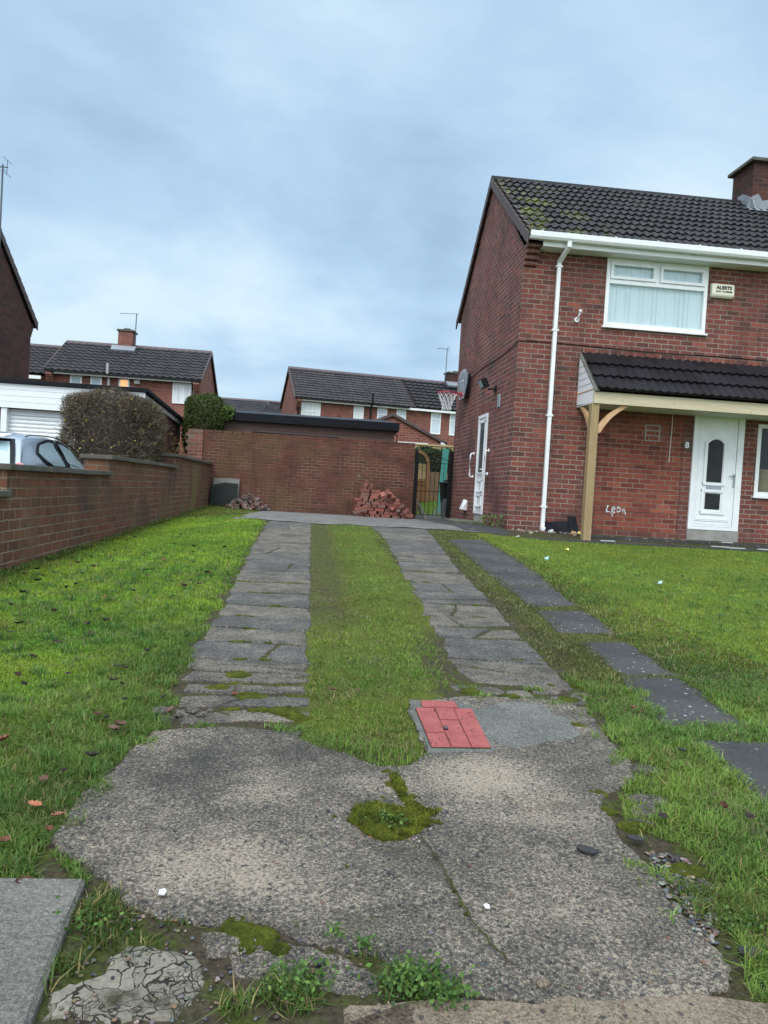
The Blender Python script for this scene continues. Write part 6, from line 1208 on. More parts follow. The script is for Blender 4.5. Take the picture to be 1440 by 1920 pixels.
# ------------------------------------------------------------ grass
def blades(name, label, bounds, dens, seed, weight, colour, hgt=(.012, .032), wid=.0022, lean=.85, hard=True, lift=-.003):
    """single blades of grass, thinner on the ground and wider with distance from the drive's near end"""
    rg = np.random.default_rng(seed); x0, x1, y0, y1 = bounds; out = []
    ys_ = np.linspace(y0, y1, max(2, int((y1-y0)/.25)+1))
    for a, b in zip(ys_, ys_[1:]):
        d = (a+b)/2; n = int(dens/(1+(d/2.3)**2)*(x1-x0)*(b-a)); out.append(np.stack([rg.uniform(x0, x1, n), rg.uniform(a, b, n)], 1))
    P = np.concatenate(out); w_ = weight(P[:, 0], P[:, 1]); J = rg.normal(0, 1, P.shape)*(.010+.005*np.hypot(P[:, :1], P[:, 1:]))
    for h_ in (HARD if hard else []):
        bx_ = np.array(h_); 
        if bx_[:, 0].max() < x0-.1 or bx_[:, 0].min() > x1+.1 or bx_[:, 1].max() < y0 or bx_[:, 1].min() > y1: continue
        w_ = w_*(1-pip(h_, P[:, 0]+J[:, 0], P[:, 1]+J[:, 1]))
    P = P[rg.uniform(0, 1, len(P)) < w_]; n = len(P); dist = np.hypot(P[:, 0], P[:, 1])
    X_, Y_ = P[:, 0], P[:, 1]; tone, hs = colour(X_, Y_, rg); cl_n = nz(X_, Y_, 11, 3)*.6+nz(X_, Y_, 27, 1)*.4; hs = hs*(1+.5*cl_n); tone = tone*(1+.20*cl_n[:, None]); pq = np.clip(nz(X_, Y_, 2.3, 7)*1.4, 0, 1)[:, None]; tone = tone*(1-.16*pq*np.array([1, .35, -.4]))
    H = rg.uniform(hgt[0], hgt[1], n)*hs*(1+.02*dist); Wd = wid*rg.uniform(.7, 1.3, n)*(1+.28*dist); az = rg.uniform(0, 6.283, n); le = np.abs(rg.normal(0, lean, n))
    dx, dy = np.cos(az), np.sin(az); sx, sy = -dy, dx; Z0 = gn(X_, Y_)+lift
    def pt(f, off, k): return np.stack([X_+dx*le*H*f*f*off+sx*k, Y_+dy*le*H*f*f*off+sy*k, Z0+H*f*(1-.25*le*f)], 1)
    a0, a1 = pt(0, 1, -Wd/2), pt(0, 1, Wd/2); b0, b1 = pt(.55, 1, -Wd*.42), pt(.55, 1, Wd*.42); c0, c1 = pt(1, 1, -Wd*.08), pt(1, 1, Wd*.08)
    V = np.stack([a0, a1, b1, b0, c1, c0], 1).reshape(-1, 3); q = np.arange(n)[:, None]*6; F = np.concatenate([q+np.array([[0, 1, 2, 3]]), q+np.array([[3, 2, 4, 5]])])
    o = quads(name, V, F, np.repeat(np.clip(tone, 0, 1), 6, 0), None, 'blade', at=(0, 0, 0)); stuff(o, label, 'grass'); return o
def nz(x, y, s, o=0.0): return np.sin(x*s*1.7+o+1.3*np.sin(y*s*1.1+o*2))*.5+np.sin(y*s*2.3-o+1.7*np.sin(x*s*1.3+o))*.5
def lerp(a, b, t): return np.array(a)[None]*(1-t[:, None])+np.array(b)[None]*t[:, None]
def tones(x, y, rg, base, hi, dry=.06, dead=.0):
    n = len(x); t_ = np.clip(.5+.35*nz(x, y, 1.3, .4)+.25*nz(x, y, 4.1, 2)+rg.normal(0, .22, n), 0, 1); c = lerp(base, hi, t_)
    k = rg.uniform(0, 1, n) < dry; c[k] = np.array([.30, .24, .10])*rg.uniform(.5, 1.1, (k.sum(), 1)); return c*rg.uniform(.75, 1.2, (n, 1))
GB, GY_, GD = (.110, .225, .026), (.300, .430, .038), (.040, .090, .022)
def c_left(x, y, rg):
    c = tones(x, y, rg, GB, GY_, .05); e = .8*sst((x+1.30+.15*np.sin(y*3)+rg.normal(0, .12, len(x)))/.6)*sst((5.6-y)/2.2); c = c*(1-e[:, None])+tones(x, y, rg, (.075, .130, .028), (.150, .230, .055), .08)*e[:, None]
    w_ = sst((-1.95-x)/.4)*.6; c = c*(1-w_[:, None])+tones(x, y, rg, (.09, .10, .02), (.15, .16, .02), .10)*w_[:, None]; return c, .70+.55*e+.15*nz(x, y, 3)
def left_w(x, y):
    edge = np.interp(y, [1.2, 1.8, 2.0, 2.3, 2.8, 3.2, 4.2, 5.5, 11, 12], [-.40, -.55, -.61, -.60, -.49, -.52, -.55, -.57, -.63, -.68])+.03*np.sin(y*9)+.02*np.sin(y*23)
    return ((x < edge) & (x > -2.395)).astype(float)*(1-.5*sst((y-11.5)/.8)*sst((x+1.6)/.5))
blades('lawn_grass', 'bright yellow-green lawn grass between the boundary wall and the drive', (-2.40, -.40, 1.3, 13.5), 70000, 1, left_w, c_left)
def c_right(x, y, rg):
    c = tones(x, y, rg, (.115, .205, .028), (.240, .340, .045), .07); m_ = sst((nz(x, y, .9, 1)-.15)/.6)[:, None]; c = c*(1-.22*m_)+tones(x, y, rg, (.17, .18, .025), (.28, .27, .04), .08)*.22*m_; return c, .62+.12*nz(x, y, 2)
def right_w(x, y):
    edge = np.interp(y, [1.8, 2.9, 3.7, 4.6, 5.5, 6.5, 8.4, 10.7, 11.4, 12], [2.0, 1.93, 1.97, 2.03, 2.12, 2.22, 2.42, 2.55, 2.75, 3.2])-.02+.03*np.sin(y*8)
    return ((x > edge) & (y < 11.97)).astype(float)
blades('lawn_grass', 'close mown green front lawn below the brick house and its porch', (1.9, 10.5, 2.2, 12.0), 40000, 2, right_w, c_right)
def c_mid(x, y, rg):
    c = tones(x, y, rg, (.095, .165, .026), (.200, .285, .045), .14); b_ = sst((.42-x)/.2)*sst((y-4.2)/1.0)+.7*sst((x-.7)/.12)*sst((6-y)/1.5); b_ = np.clip(b_, 0, 1)[:, None]
    return c*(1-b_)+tones(x, y, rg, (.085, .085, .025), (.16, .145, .05), .25)*b_, .62-.25*b_[:, 0]+.35*sst((2.85-y)/.25)
def mid_w(x, y):
    hi_ = np.interp(y, [2.4, 2.75, 3.2, 3.5, 4, 5.2, 7, 10, 12], [.42, .46, .46, .72, .76, .83, .89, 1.02, .96]); ok = (x > .04+.02*np.sin(y*11)) & (x < hi_+.03*np.sin(y*13)); bare = sst((.34-x+.06*np.sin(y*2.2))/.10)*sst((y-4.6)/.8)
    rut = sst((x-.52)/.15)*sst((4.6-y)/.5)*sst((y-3.0)/.2); return ok*(.62+.38*np.clip(nz(x, y, 7, 2)*2+.5, 0, 1))*(1-.6*bare)*(1-.6*rut*(np.sin(x*40)*np.sin(y*23) > -.2))*((y > 2.42))
blades('verge_grass', 'thin mossy grass strip down the middle of the drive', (-.02, 1.1, 2.4, 12.1), 60000, 3, mid_w, c_mid)
def c_ver(x, y, rg):
    e = sst((3.9-y)/.5)[:, None]; return tones(x, y, rg, (.065, .080, .020), (.135, .150, .040), .16)*(1-e)+tones(x, y, rg, (.092, .170, .032), (.200, .300, .055), .10)*e, .6+.5*e[:, 0]
def ver_w(x, y):
    lo2 = np.interp(y, [1.3, 1.6, 1.75, 1.95, 2.1, 2.3, 2.45, 2.7, 3.2, 3.6, 4.5, 6, 7.4, 9.8, 12], [.95, .97, 1.06, 1.08, 1.02, 1.0, 1.16, 1.20, 1.28, 1.32, 1.36, 1.45, 1.52, 1.72, 1.9])+.03*np.sin(y*17)
    hi2 = np.interp(y, [1.3, 12.2], [2.6, 2.6]); return ((x > lo2) & (x < hi2)).astype(float)*np.where(y < 1.9, .75, 1)*(1-.55*sst((y-4.0)/.8)*(np.sin(x*31+y*3)*np.sin(y*19) > -.1))*(1-pip(GRAVEL, x, y)*.85)
blades('verge_grass', 'rough grass verge between the right wheel strip and the dark flagstones', (.90, 2.62, 1.3, 12.2), 60000, 4, ver_w, c_ver, hgt=(.012, .032))
def c_weed(x, y, rg): return tones(x, y, rg, (.045, .085, .015), (.12, .19, .035), .22), np.ones(len(x))
def blobs(L_, soft=1.0):
    def f(x, y):
        w_ = np.zeros(len(x))
        for a, b, r_, k in L_: w_ = np.maximum(w_, k*np.clip(1.3-(np.hypot((x-a), (y-b))/r_)**2*1.3, 0, 1))
        return w_
    return f
blades('weed_grass', 'ragged grass and weeds in the broken concrete at the foot of the drive', (-.5, 1.25, 1.28, 1.80), 90000, 5, blobs([(-.40, 1.68, .09, .8), (-.36, 1.60, .07, .45), (-.42, 1.50, .04, .6), (.02, 1.42, .07, .9), (-.08, 1.39, .04, .5), (.25, 1.42, .08, .8), (.33, 1.385, .06, .5), (.10, 1.565, .025, .9), (.165, 1.535, .03, .8), (.02, 1.62, .02, .7), (-.07, 1.50, .03, .5), (.22, 1.545, .02, .8), (.60, 1.375, .08, .3), (1.05, 1.70, .12, .9), (1.1, 1.5, .12, .6), (.98, 1.82, .05, .6), (-.24, 1.64, .05, .25), (-.3, 1.56, .05, .3), (.27, 2.09, .06, .25)]), c_weed, hgt=(.012, .034), lean=.9)
jw = lambda x, y: ((np.sin(y*9.3+1)*np.sin(y*3.1) > .55) & (np.sin(x*7+y*2) > -.2)).astype(float)*.6
blades('joint_grass', 'tufts of grass growing in the joints of the wheel strips and flagstones', (-.60, 2.35, 2.8, 11.8), 22000, 6, lambda x, y: jw(x, y)*((x < .1) | (x > .8)), c_ver, hgt=(.012, .03))
ed = lambda x, y: ((np.abs(x+2.38) < .05).astype(float))*.8
blades('wall_foot_grass', 'longer grass along the foot of the mossy boundary wall', (-2.40, -2.28, 3, 18.3), 90000, 7, lambda x, y: np.where(np.sin(y*2.7)+np.sin(y*7.1) > -.3, .9, .2), lambda x, y, rg: (tones(x, y, rg, (.05, .09, .02), (.12, .16, .03), .2), np.ones(len(x))*1.5))
blades('back_grass', 'patchy grass by the rubble heap in front of the garden wall', (-2.38, -.75, 13.4, 18.4), 60000, 8, lambda x, y: np.clip(1.0-.7*sst((x+1.5)/.5)-.35*(np.sin(x*9)*np.sin(y*5) > .2), 0, 1), lambda x, y, rg: (tones(x, y, rg, (.07, .12, .015), (.18, .22, .03), .2), np.ones(len(x))))
blades('garden_lawn', 'green back garden lawn seen through the gate', (2.3, 4.6, 19.9, 24.4), 70000, 9, lambda x, y: np.ones(len(x)), lambda x, y, rg: (tones(x, y, rg, (.06, .15, .02), (.12, .24, .03), .02), np.ones(len(x))*.8))
blades('moss_fuzz', 'fuzzy moss shoots standing on the moss cushion in the apron', (.12, .46, 1.96, 2.45), 420000, 15, lambda x, y: np.maximum(pip(MOSS, x, y)*1., pip(MOSSTAIL, x, y)*1.)*(.35+.65*(nz(x, y, 60, 1) > -.1)), lambda x, y, rg: (lerp((.030, .042, .006), (.27, .29, .025), np.clip(rg.normal(.45, .3, len(x))+.35*nz(x, y, 40, 3)-.45*(np.hypot((x-.285)/.06, (y-2.085)/.05) < 1), 0, 1)), np.ones(len(x))), hgt=(.004, .010), wid=.0013, lean=.5, hard=False, lift=.016)
ew = lambda x, y: (np.clip(nz(x, y, 13, 2)*1.5-.2, 0, 1))*(np.sin(x*51)*np.sin(y*47) > -.3)
tf = lambda x, y: left_w(x, y)*np.clip(nz(x, y, 15, 4)*2.2-1.15, 0, 1)
blades('lawn_tufts', 'taller darker tufts standing up out of the left lawn', (-2.40, -.40, 1.3, 8.0), 60000, 21, tf, lambda x, y, rg: (tones(x, y, rg, (.070, .155, .032), (.165, .275, .06), .10), np.ones(len(x))), hgt=(.026, .052), lean=.7)
tr_ = lambda x, y: right_w(x, y)*np.clip(nz(x, y, 13, 6)*2.2-1.25, 0, 1)
blades('lawn_tufts', 'taller darker tufts standing up out of the front lawn', (1.9, 7.5, 2.2, 9.0), 42000, 22, tr_, lambda x, y, rg: (tones(x, y, rg, (.075, .155, .032), (.17, .275, .06), .10), np.ones(len(x))), hgt=(.02, .042), lean=.7)
blades('lawn_straw', 'pale dead straw lying among the grass', (-2.40, 2.6, 1.9, 7.0), 6000, 23, lambda x, y: np.clip(nz(x, y, 5, 9)+.25, 0, 1)*((x < -.55) | (x > 1.3) | ((x > .05) & (x < .42) & (y > 2.6))), lambda x, y, rg: (np.array([.34, .27, .14])*rg.uniform(.5, 1.1, (len(x), 1)), np.ones(len(x))), hgt=(.014, .034), wid=.0012, lean=1.6, lift=.006)
blades('edge_grass', 'stray grass creeping in over the ragged edges of the concrete', (-.68, 1.35, 1.62, 3.45), 60000, 16, lambda x, y: np.where((np.abs(x-np.interp(y, [1.6, 1.8, 2.0, 2.3, 2.8, 3.4], [-.36, -.45, -.61, -.59, -.50, -.53])) < .05) | (np.abs(x-np.interp(y, [1.6, 1.9, 2.1, 2.4, 2.7, 3.4], [.93, .93, .94, 1.15, 1.19, 1.28])) < .06) | ((np.abs(y-2.80) < .05) & (x < .05)) | ((y > 3.15) & (x > .72) & (x < 1.3)), ew(x, y), 0), c_ver, hgt=(.008, .022), lean=1.1, hard=False, lift=.004)
blades('creeping_grass', 'grass creeping over the edges of the dark flagstones', (1.45, 2.6, 1.9, 10.5), 40000, 17, lambda x, y: np.where((np.abs(x-np.interp(y, [2, 3, 3.7, 4.5, 5.5, 7, 10], [1.52, 1.52, 1.62, 1.68, 1.71, 1.77, 1.92])) < .045) | (np.abs(x-np.interp(y, [2, 3, 3.7, 4.6, 5.5, 7, 10.5], [2.0, 1.91, 1.96, 2.01, 2.10, 2.27, 2.5])) < .04), .75*(nz(x, y, 9, 5) > -.25), 0), c_ver, hgt=(.010, .028), lean=1.0, hard=False, lift=.004)
# broad-leaved weeds at the bottom of the drive
rg = np.random.default_rng(44); Q = []; 
for a, b, r_, k in ((.03, 1.43, .055, 260), (.25, 1.43, .06, 420), (.32, 1.39, .04, 180), (.165, 1.535, .02, 40), (.10, 1.568, .018, 30), (.27, 2.085, .045, 70), (1.02, 1.62, .05, 50), (-.41, 1.62, .05, 60)): Q.append(np.stack([a+rg.normal(0, r_*.6, k), b+rg.normal(0, r_*.5, k), np.zeros(k)], 1))
Q = np.concatenate(Q); Q[:, 2] = gn(Q[:, 0], Q[:, 1])+.016+rg.uniform(0, .022, len(Q))
wd_ = cards('weed_leaves', Q, np.tile([0, -.3, 1.], (len(Q), 1)), .0078, pal_pick([(.05, .11, .02), (.08, .16, .03), (.12, .20, .04), (.04, .08, .02)]), None, seed=3); stuff(wd_, 'low clover-like weeds among the broken concrete at the foot of the drive', 'weeds')

# ------------------------------------------------------------ stones, leaves, litter
def rock(mb, c, r, rr, flat=.6, n=7):
    k = [rr.uniform(.75, 1.2) for _ in range(n)]; a0 = rr.uniform(0, 6)
    rx, ry = r*rr.uniform(.8, 1.25), r*rr.uniform(.7, 1.0); th = rr.uniform(0, 3.14)
    def rng(s, z): 
        o = []
        for i in range(n):
            a = 6.283*i/n; u, v = rx*k[i]*s*math.cos(a), ry*k[i]*s*math.sin(a); o.append((c[0]+u*math.cos(th)-v*math.sin(th), c[1]+u*math.sin(th)+v*math.cos(th), c[2]+z))
        return o
    h = r*flat; vs = rng(.7, -h*.3)+rng(1, h*.25)+rng(.85, h*.75)+rng(.4, h*1.05); return mb.add(vs, [tuple(range(n))[::-1]]+[(j*n+i, j*n+(i+1) % n, (j+1)*n+(i+1) % n, (j+1)*n+i) for j in range(3) for i in range(n)]+[tuple(range(3*n, 4*n))])
def gz(x, y):   # height of the hard surface at a point
    p = np.array([x]), np.array([y])
    return g(x, y)+(.010 if pip(APRON, *p)[0] else .007 if any(pip(h_, *p)[0] for h_ in HARD) else .004)
rr = random.Random(77)
for i, (x, y) in enumerate(STONES):
    r_ = rr.uniform(.005, .0085); nm, lab, m_ = 'pebble', 'small loose pebble lying on the worn concrete of the drive', M['pebble']
    if i == 0: r_, lab = .013, 'largest dark pebble in the weeds at the foot of the drive'
    if i == 1: r_, lab = .016, 'pale tan cobble at the bottom edge of the concrete apron'
    if i == 10: r_, lab = .012, 'black pebble lying on the red block patch'
    o = rock(MB(), (x, y, gz(x, y)+(.016 if i == 10 else 0)), r_, rr).build(nm, m_ if i != 1 else M['kerbstone'], at=(x, y, gz(x, y)), smooth=True); tag(o, lab, 'pebble', 'pebbles on the drive')
gv = MB(); P_ = []; C_ = []
grv = MB(); rr = random.Random(78); cnt = 0; cols = []
def many_rocks(n, sampler, r0, r1, pal, name, label, cat, seed, lift=0.0):
    rr = random.Random(seed); mb = MB(); cols = []
    for i in range(n):
        x, y = sampler(rr); k0 = len(mb.v); rock(mb, (x, y, gz(x, y)+lift), rr.uniform(r0, r1), rr, rr.uniform(.4, .8), rr.choice((5, 6, 7))); c = rr.choice(pal); cols += [[q*rr.uniform(.8, 1.2) for q in c]]*(len(mb.v)-k0)
    V = np.array(mb.v); me = bpy.data.meshes.new(name); me.from_pydata(mb.v, [], mb.f); me.update(); a_ = me.color_attributes.new('Col', 'FLOAT_COLOR', 'POINT'); a_.data.foreach_set('color', np.concatenate([np.array(cols), np.ones((len(V), 1))], 1).astype(np.float32).ravel())
    o = link_mesh(name, me, M['stone']); stuff(o, label, cat); return o
GP = [(.035, .036, .040), (.08, .08, .08), (.16, .10, .065), (.24, .21, .17), (.055, .048, .044), (.12, .113, .105)]
def in_poly(poly):
    xs_, ys_ = [p[0] for p in poly], [p[1] for p in poly]
    def f(rr):
        while True:
            x, y = rr.uniform(min(xs_), max(xs_)), rr.uniform(min(ys_), max(ys_))
            if pip(poly, np.array([x]), np.array([y]))[0]: return x, y
    return f
many_rocks(420, in_poly(GRAVEL), .003, .009, GP, 'gravel', 'loose gravel beside the right edge of the concrete apron', 'gravel', 1)
many_rocks(1700, in_poly(APRON), .0010, .0046, GP, 'grit', 'fine grit scattered over the worn concrete apron', 'grit', 2)
many_rocks(420, in_poly(APRON), .003, .0075, GP, 'embedded_stones', 'pebbles showing through the worn face of the concrete apron', 'stones', 27, -.0035)
many_rocks(80, in_poly([(.48, 2.66), (.70, 2.66), (.71, 3.07), (.49, 3.07)]), .0012, .0034, [(.03, .03, .032), (.06, .05, .045), (.16, .12, .09)], 'grit', 'grit lying on the red block patch', 'grit', 14, .013)
many_rocks(520, in_poly([(-.46, 1.75), (-.36, 1.72), (.0, 1.6), (.9, 1.46), (1.1, 1.38), (1.1, 1.30), (-.4, 1.34)]), .0015, .006, GP, 'grit', 'small stones in the soil below the concrete apron', 'grit', 3)
many_rocks(260, in_poly([(.1, 1.98), (.44, 1.98), (.46, 2.2), (.3, 2.42), (.1, 2.25)]), .0015, .006, [(.03, .033, .036), (.05, .05, .055), (.20, .12, .09), (.3, .28, .25)], 'grit', 'dark grit scattered round the bright moss cushion', 'grit', 4)
for i, (x, y) in enumerate(CHUNKS):
    rr = random.Random(i+5); o = rock(MB(), (x, y, gz(x, y)), (.036, .03, .024, .02, .02)[i], rr, .55, 8).build('concrete_lump', M['strip_pale'], at=(x, y, g(x, y))); tag(o, 'largest pale broken concrete lump at the near left corner of the wheel strip' if i == 0 else 'loose concrete lump by the broken near end of the left wheel strip', 'concrete lump', 'broken concrete lumps')
for i, (x, y, w_, h_, a_, lab) in enumerate(((.789, 1.934, .062, .030, -.45, 'dark slate sliver lying across the right of the concrete apron'), (.955, 2.00, .06, .026, -.25, 'flat dark slate piece at the right edge of the apron'), (1.0, 1.52, .055, .040, -.2, 'brownish slate piece in the soil at the lower right corner'), (1.425, 2.663, .035, .012, -.9, 'thin slate sliver in the verge grass beside the nearest flagstones'))):
    rr = random.Random(i); k = 7; P_ = [(x+w_*.5*rr.uniform(.75, 1.1)*math.cos(6.283*j/k)*math.cos(a_)-h_*.5*rr.uniform(.7, 1.1)*math.sin(6.283*j/k)*math.sin(a_), y+w_*.5*math.cos(6.283*j/k)*math.sin(a_)+h_*.5*math.sin(6.283*j/k)*math.cos(a_)) for j in range(k)]
    s = SL(); s.slab(P_, (.024 if i < 2 else .018 if i == 2 else .03), .007, hard=False, tilt=rr.uniform(-.05, .05), chamfer=.002); tag(s.build('slate_piece', M['slate'], at=(x, y, g(x, y))), lab, 'slate', 'broken slates')
for (x, y, r_, lab) in ((-.283, 1.729, .013, 'white paint chip on the near left of the concrete apron'), (.456, 1.679, .010, 'small white mark-like chip near the crack in the apron')):
    s = SL(); s.slab([(x-r_*.6, y-r_*.8), (x+r_*.5, y-r_), (x+r_*.7, y+r_*.3), (x+r_*.1, y+r_), (x-r_*.7, y+r_*.5)], .0195, .003, hard=False, chamfer=.001); tag(s.build('paint_chip', M['pale_litter'], at=(x, y, g(x, y))), lab, 'litter')
def leaf(x, y, size, rz, curl, tilt):
    n = 8; V_ = []; 
    lobes = [.10, .62, .45, .95, .62, .80, .42, .10]
    for j in range(n):
        t_ = j/(n-1)-.5
        for s_ in (-1, 0, 1):
            w_ = lobes[j]*.36*s_; V_.append((t_*size, w_*size, size*(.12+curl*(abs(s_)*lobes[j]*.30+t_*t_*.8))))
    m_ = Matrix.Translation((x, y, 0)) @ Euler((tilt, tilt*.6, rz)).to_matrix().to_4x4(); z0 = gz(x, y)+(.022 if not any(pip(h_, np.array([x]), np.array([y]))[0] for h_ in HARD[:6]) else .004)
    V_ = [m_ @ Vector(v) for v in V_]; V_ = [(v.x, v.y, v.z+z0) for v in V_]
    return MB().add(V_, [(j*3+k, (j+1)*3+k, (j+1)*3+k+1, j*3+k+1) for j in range(n-1) for k in range(2)])
M['orange_leaf'] = plain('orange_leaf', (.30, .095, .035), .6, .2, scale=60); M['brown_leaf'] = plain('brown_leaf', (.105, .044, .027), .6, .3, scale=60)
def leaf_label(x, y):
    a = 'close to the boundary wall' if x < -1.65 else 'near the left wheel strip' if x > -1.1 else 'in the middle of the left lawn'
    b = 'far' if y > 6 else 'middle-distance' if y > 3.6 else 'near'
    return f'dark {b} curled dead leaf {a}'
rr = random.Random(55)
for i, (x, y) in enumerate(LEAVES):
    sz = rr.uniform(.028, .045)*(1+.045*y); m_ = M['dead_leaf']; lab = leaf_label(x, y) if x < -.45 else 'dark dead leaf lying in the grass of the drive'
    if i == 0: m_, lab, sz = M['orange_leaf'], 'large orange leaf lying on the grass at the lower left', .042
    if i == 1: m_, lab = M['brown_leaf'], 'small brown-orange leaf in the grass just beyond the large orange one'
    if i in (3, 4): m_, lab, sz = M['brown_leaf'], 'lobed reddish brown leaf at the left edge of the apron', .05
    if i == 5: m_, lab, sz = M['brown_leaf'], 'reddish brown leaf beside the broken near end of the left wheel strip', .05
    tag(leaf(x, y, sz, rr.uniform(0, 6.3), rr.uniform(.3, 1.4), rr.uniform(-.3, .3)).build('fallen_leaf', m_, at=(x, y, g(x, y))), lab, 'leaf', 'fallen leaves')
rr = random.Random(56)
for i in range(42):
    x, y = rr.uniform(-2.2, -.75), rr.uniform(2.2, 9.5); tag(leaf(x, y, rr.uniform(.03, .05)*(1+.03*y), rr.uniform(0, 6.3), rr.uniform(.4, 1.5), rr.uniform(-.4, .4)).build('fallen_leaf', M['dead_leaf'], at=(x, y, g(x, y))), leaf_label(x, y), 'leaf', 'fallen leaves')
for (x, y, m_, lab) in ((2.749, 8.501, 'blue_litter', 'pale blue scrap of litter on the front lawn nearer the flagstones'), (3.393, 6.987, 'blue_litter', 'small pale blue litter scrap out on the front lawn'), (3.518, 10.015, 'yellow_litter', 'yellow scrap on the front lawn below the porch post'), (3.238, 11.50, 'pale_litter', 'white scrap at the lawn edge left of the downpipe')):
    rr = random.Random(x); s = MB(); s.obox((x, y, g(x, y)+.04), (.05, .035, .012), (rr.uniform(-.4, .4), rr.uniform(-.4, .4), rr.uniform(0, 3))); s.obox((x+.015, y+.01, g(x, y)+.05), (.03, .03, .01), (rr.uniform(-.8, .8), rr.uniform(-.5, .8), rr.uniform(0, 3))); tag(s.build('litter', M[m_], at=(x, y, g(x, y)), bevel=.003), lab, 'litter', 'scraps of litter')
for (x, y, z, L_, a_, lab) in ((4.95, 12.14, -.06, .26, .1, 'white plastic strip on the path just right of the porch post'), (6.95, 12.2, -.06, .30, -.1, 'white plastic strip on the path below the front door'), (7.75, 12.08, -.06, .42, .05, 'long white plastic strip on the path at the right edge'), (7.3, 12.6, .0, .25, .3, 'white plastic strip on the upper path beside the door step'), (7.15, 12.03, -.06, .28, .0, 'thin white plastic strip along the lawn edge below the front door')):
    tag(MB().obox((x, y, z), (L_, .035, .012), (0, 0, a_)).build('plastic_strip', M['pale_litter'], at=(x, y, z), bevel=.002), lab, 'plastic strip', 'white plastic strips')
# rubble and scraps at the foot of the front wall
def rubble_strip(rr): x = rr.uniform(3.55, 6.7); return x, 13.0-abs(rr.gauss(0, .22))-.03
def gz2(x, y): return g(x, y)
_gz = gz
def gz(x, y): return -.028 if (x > 4.72 and y > 12.46) else (-.07 if y < 12.35 else g(x, y))
many_rocks(520, rubble_strip, .012, .042, [(.20, .13, .10), (.27, .22, .18), (.12, .10, .08), (.34, .30, .25), (.24, .09, .06), (.07, .06, .05)], 'rubble', 'rubble and mortar bits along the foot of the front wall', 'rubble', 9)
gz = _gz
fs_ = thing('felt_scrap', 'heap of torn black roofing felt by the downpipe foot', 'felt scrap', (4.4, 12.8, -.01)); rr = random.Random(8); mb = MB()
for (x, y, w_, h_, a_, b_) in ((4.28, 12.82, .30, .26, .7, .2), (4.48, 12.80, .42, .24, .9, -.25), (4.36, 12.72, .28, .14, .35, .4), (4.60, 12.78, .16, .34, 1.0, .1), (4.2, 12.74, .22, .12, .3, -.3)):
    n = 5; V_ = []
    for j in range(n):
        for i in range(n):
            u, v = (i/4-.5)*w_, j/4*h_; V_.append((x+u*math.cos(b_), y+u*math.sin(b_)+v*math.cos(a_)+rr.uniform(-.012, .012), .0+v*math.sin(a_)+rr.uniform(-.014, .014)+.01))
    mb.add(V_, [(j*n+i, j*n+i+1, (j+1)*n+i+1, (j+1)*n+i) for j in range(4) for i in range(4)])
mb.build('felt_sheet', M['felt'], fs_).modifiers.new('thick', 'SOLIDIFY').thickness = .008
for (x, y, m_, lab) in ((4.62, 12.55, 'yellow_litter', 'yellow scrap beside the porch post foot'), (4.5, 12.52, 'brace_timber', 'tan stone-like scrap beside the porch post foot'), (4.12, 12.6, 'pale_litter', 'white scrap by the foot of the downpipe')):
    tag(MB().obox((x, y, g(x, y)+.035), (.08, .06, .05), (.3, .2, x*7)).build('litter', M[m_], at=(x, y, g(x, y)), bevel=.012), lab, 'litter', 'scraps of litter')
# weeds at the gable foot
for (x, y, n_, lab) in ((3.30, 13.15, 60, 'small weed tuft at the house corner nearest the drive'), (3.33, 14.2, 70, 'small weed tuft at the gable foot beside the side step')):
    rg = np.random.default_rng(n_); t_ = thing('weed', lab, 'weed', (x, y, g(x, y))); Q = np.stack([x+rg.normal(0, .06, n_), y+rg.normal(0, .09, n_), g(x, y)+rg.uniform(.01, .24, n_)], 1)
    cards('leaves', Q, np.tile([-.4, -.5, .6], (n_, 1)), .035, pal_pick([(.07, .13, .03), (.12, .18, .05)]), t_, seed=n_); MB().tube([(x, y, g(x, y)), (x-.02, y, g(x, y)+.2)], .004, 5).build('stem', M['twig_core'], t_)

# ------------------------------------------------------------ brick heap, rubble heap, leaning panels
bproto = None; rr = random.Random(19); bz = g(1.6, 17.9)+.012
bm_ = MB().obox((0, 0, 0), (.215, .102, .066), (0, 0, 0)).build('loose_brick', M['loose_brick'], bevel=.006)
bpy.data.objects.remove(bm_) if False else None
first = True
def put(x, y, z, rot, lab=None, sc=(1, 1, 1)):
    global first
    o = bm_ if first else bm_.copy()
    if not first: COL.objects.link(o)
    first = False; o.location = (x, y, z); o.rotation_euler = rot; o.scale = sc
    side_ = 'left' if x < 1.45 else 'middle' if x < 1.95 else 'right, gate-side'; lev = 'bottom' if z < bz+.24 else 'middle' if z < bz+.52 else 'upper'
    tag(o, lab or f'loose reclaimed brick in the {lev} courses at the {side_} part of the heap', 'brick', 'reclaimed bricks heaped by the gate')
for k in range(12):
    z = bz+.035+k*.071; xr_ = 2.24-k*.092 if k > 1 else 2.30; xl_ = 1.02+(.02*k if k > 5 else 0)+rr.uniform(-.03, .02)
    if k > 9: xr_ = 1.34-.06*(k-10)
    for row in range(2):
        yb = 17.72+row*.16+k*.028+rr.uniform(-.01, .01); x = xl_+rr.uniform(0, .06)
        while x < xr_:
            head = rr.random() < .38; w_ = .115 if head else .222
            put(x+w_/2, yb+(.05 if head else 0), z+rr.uniform(-.006, .006), (rr.uniform(-.05, .05), rr.uniform(-.06, .06)-.02, (math.pi/2 if head else 0)+rr.uniform(-.14, .14)), sc=(rr.uniform(.8, 1.0), 1, 1)); x += w_+rr.uniform(.0, .03)
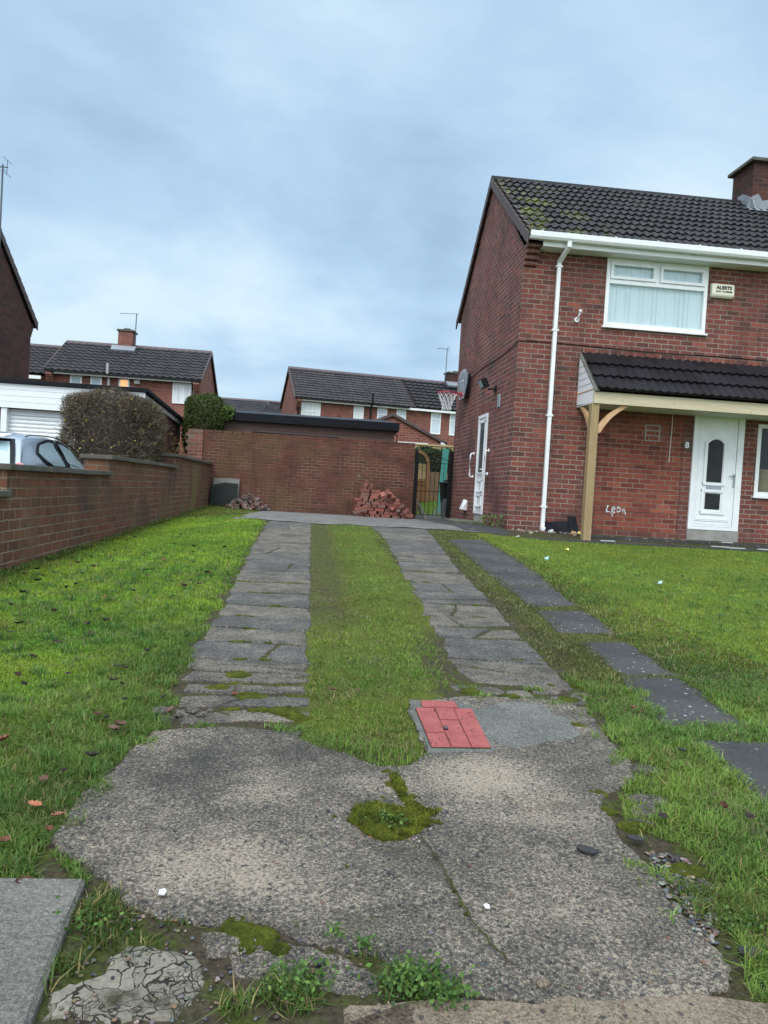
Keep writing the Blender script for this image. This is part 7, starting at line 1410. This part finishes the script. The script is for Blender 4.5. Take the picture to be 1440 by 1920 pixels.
for k in range(34):
    t_ = rr.random(); x = 1.75+t_*.66; zt = max(.03, .62*(1-t_)**1.15)*rr.uniform(.55, 1.05); put(x+rr.uniform(-.04, .04), 17.62+rr.uniform(0, .35)+.12*zt, bz+.04+zt, (rr.uniform(-.9, .9), rr.uniform(-.9, .9), rr.uniform(0, 3.14)), sc=(rr.uniform(.55, 1), 1, 1))
put(1.18, 17.98, bz+.93, (.1, .15, .6), 'single brick lying on the very top of the heap by the gate', (.7, 1, 1))
for (a_, b_) in ((1.02, .10), (1.055, .165)): put(a_+.14, 17.52, bz+b_+.03, (0, -.32, .05), 'long mortared brick pair tilted at the front left of the heap', (1.5, 1, .95))
rr = random.Random(91); mb = MB(); cols = []
for i in range(330):
    a = rr.uniform(0, 6.283); q = math.sqrt(rr.random()); x, y = -1.42+.50*q*math.cos(a), 17.95+.40*q*math.sin(a); h_ = .37*max(0, 1-q**1.1)*rr.uniform(.75, 1.05); k0 = len(mb.v)
    mb.obox((x, y, g(x, y)+.02+h_), (rr.uniform(.04, .13), rr.uniform(.03, .08), rr.uniform(.02, .05)), (rr.uniform(-1, 1), rr.uniform(-1, 1), rr.uniform(0, 3.1))); c = rr.choice([(.085, .05, .042), (.15, .062, .048), (.06, .045, .04), (.17, .13, .105), (.11, .08, .066)]); cols += [[w_*rr.uniform(.8, 1.2) for w_ in c]]*(len(mb.v)-k0)
me = bpy.data.meshes.new('rubble_heap'); me.from_pydata(mb.v, [], mb.f); me.update(); a_ = me.color_attributes.new('Col', 'FLOAT_COLOR', 'POINT'); a_.data.foreach_set('color', np.concatenate([np.array(cols), np.ones((len(cols), 1))], 1).astype(np.float32).ravel())
stuff(link_mesh('rubble_heap', me, M['stone']), 'low heap of broken brick and slate rubble against the garden wall', 'rubble')
for (nm, y0, h_, x0, x1, m_, lab) in (('stone_slab', 18.30, .70, -2.33, -1.70, 'grey_slab', 'pale grey slab leaning against the garden wall behind a dark sheet'), ('dark_sheet', 18.22, .60, -2.36, -1.73, 'slab_board', 'dark greenish sheet leaning on the grey slab in the wall corner')):
    z0 = g(-2.0, 18.2)-.02; mb = MB(); d = .12; P_ = [(x0, z0), (x1, z0), (x1, z0+h_*(.98 if nm == 'dark_sheet' else 1)), ((x0+x1)/2, z0+h_+(.0 if nm != 'dark_sheet' else .0)), (x0+.02, z0+h_*(.88 if nm == 'dark_sheet' else .985))]
    mb.add([(p[0], y0+d*(p[1]-z0)/h_-.02, p[1]) for p in P_]+[(p[0], y0+d*(p[1]-z0)/h_+.02, p[1]) for p in P_], [tuple(range(5)), tuple(range(5, 10))]+[(i, (i+1) % 5, 5+(i+1) % 5, 5+i) for i in range(5)])
    tag(mb.build(nm, M[m_], at=((x0+x1)/2, y0, z0), bevel=.006), lab, 'sheet' if nm == 'dark_sheet' else 'slab')
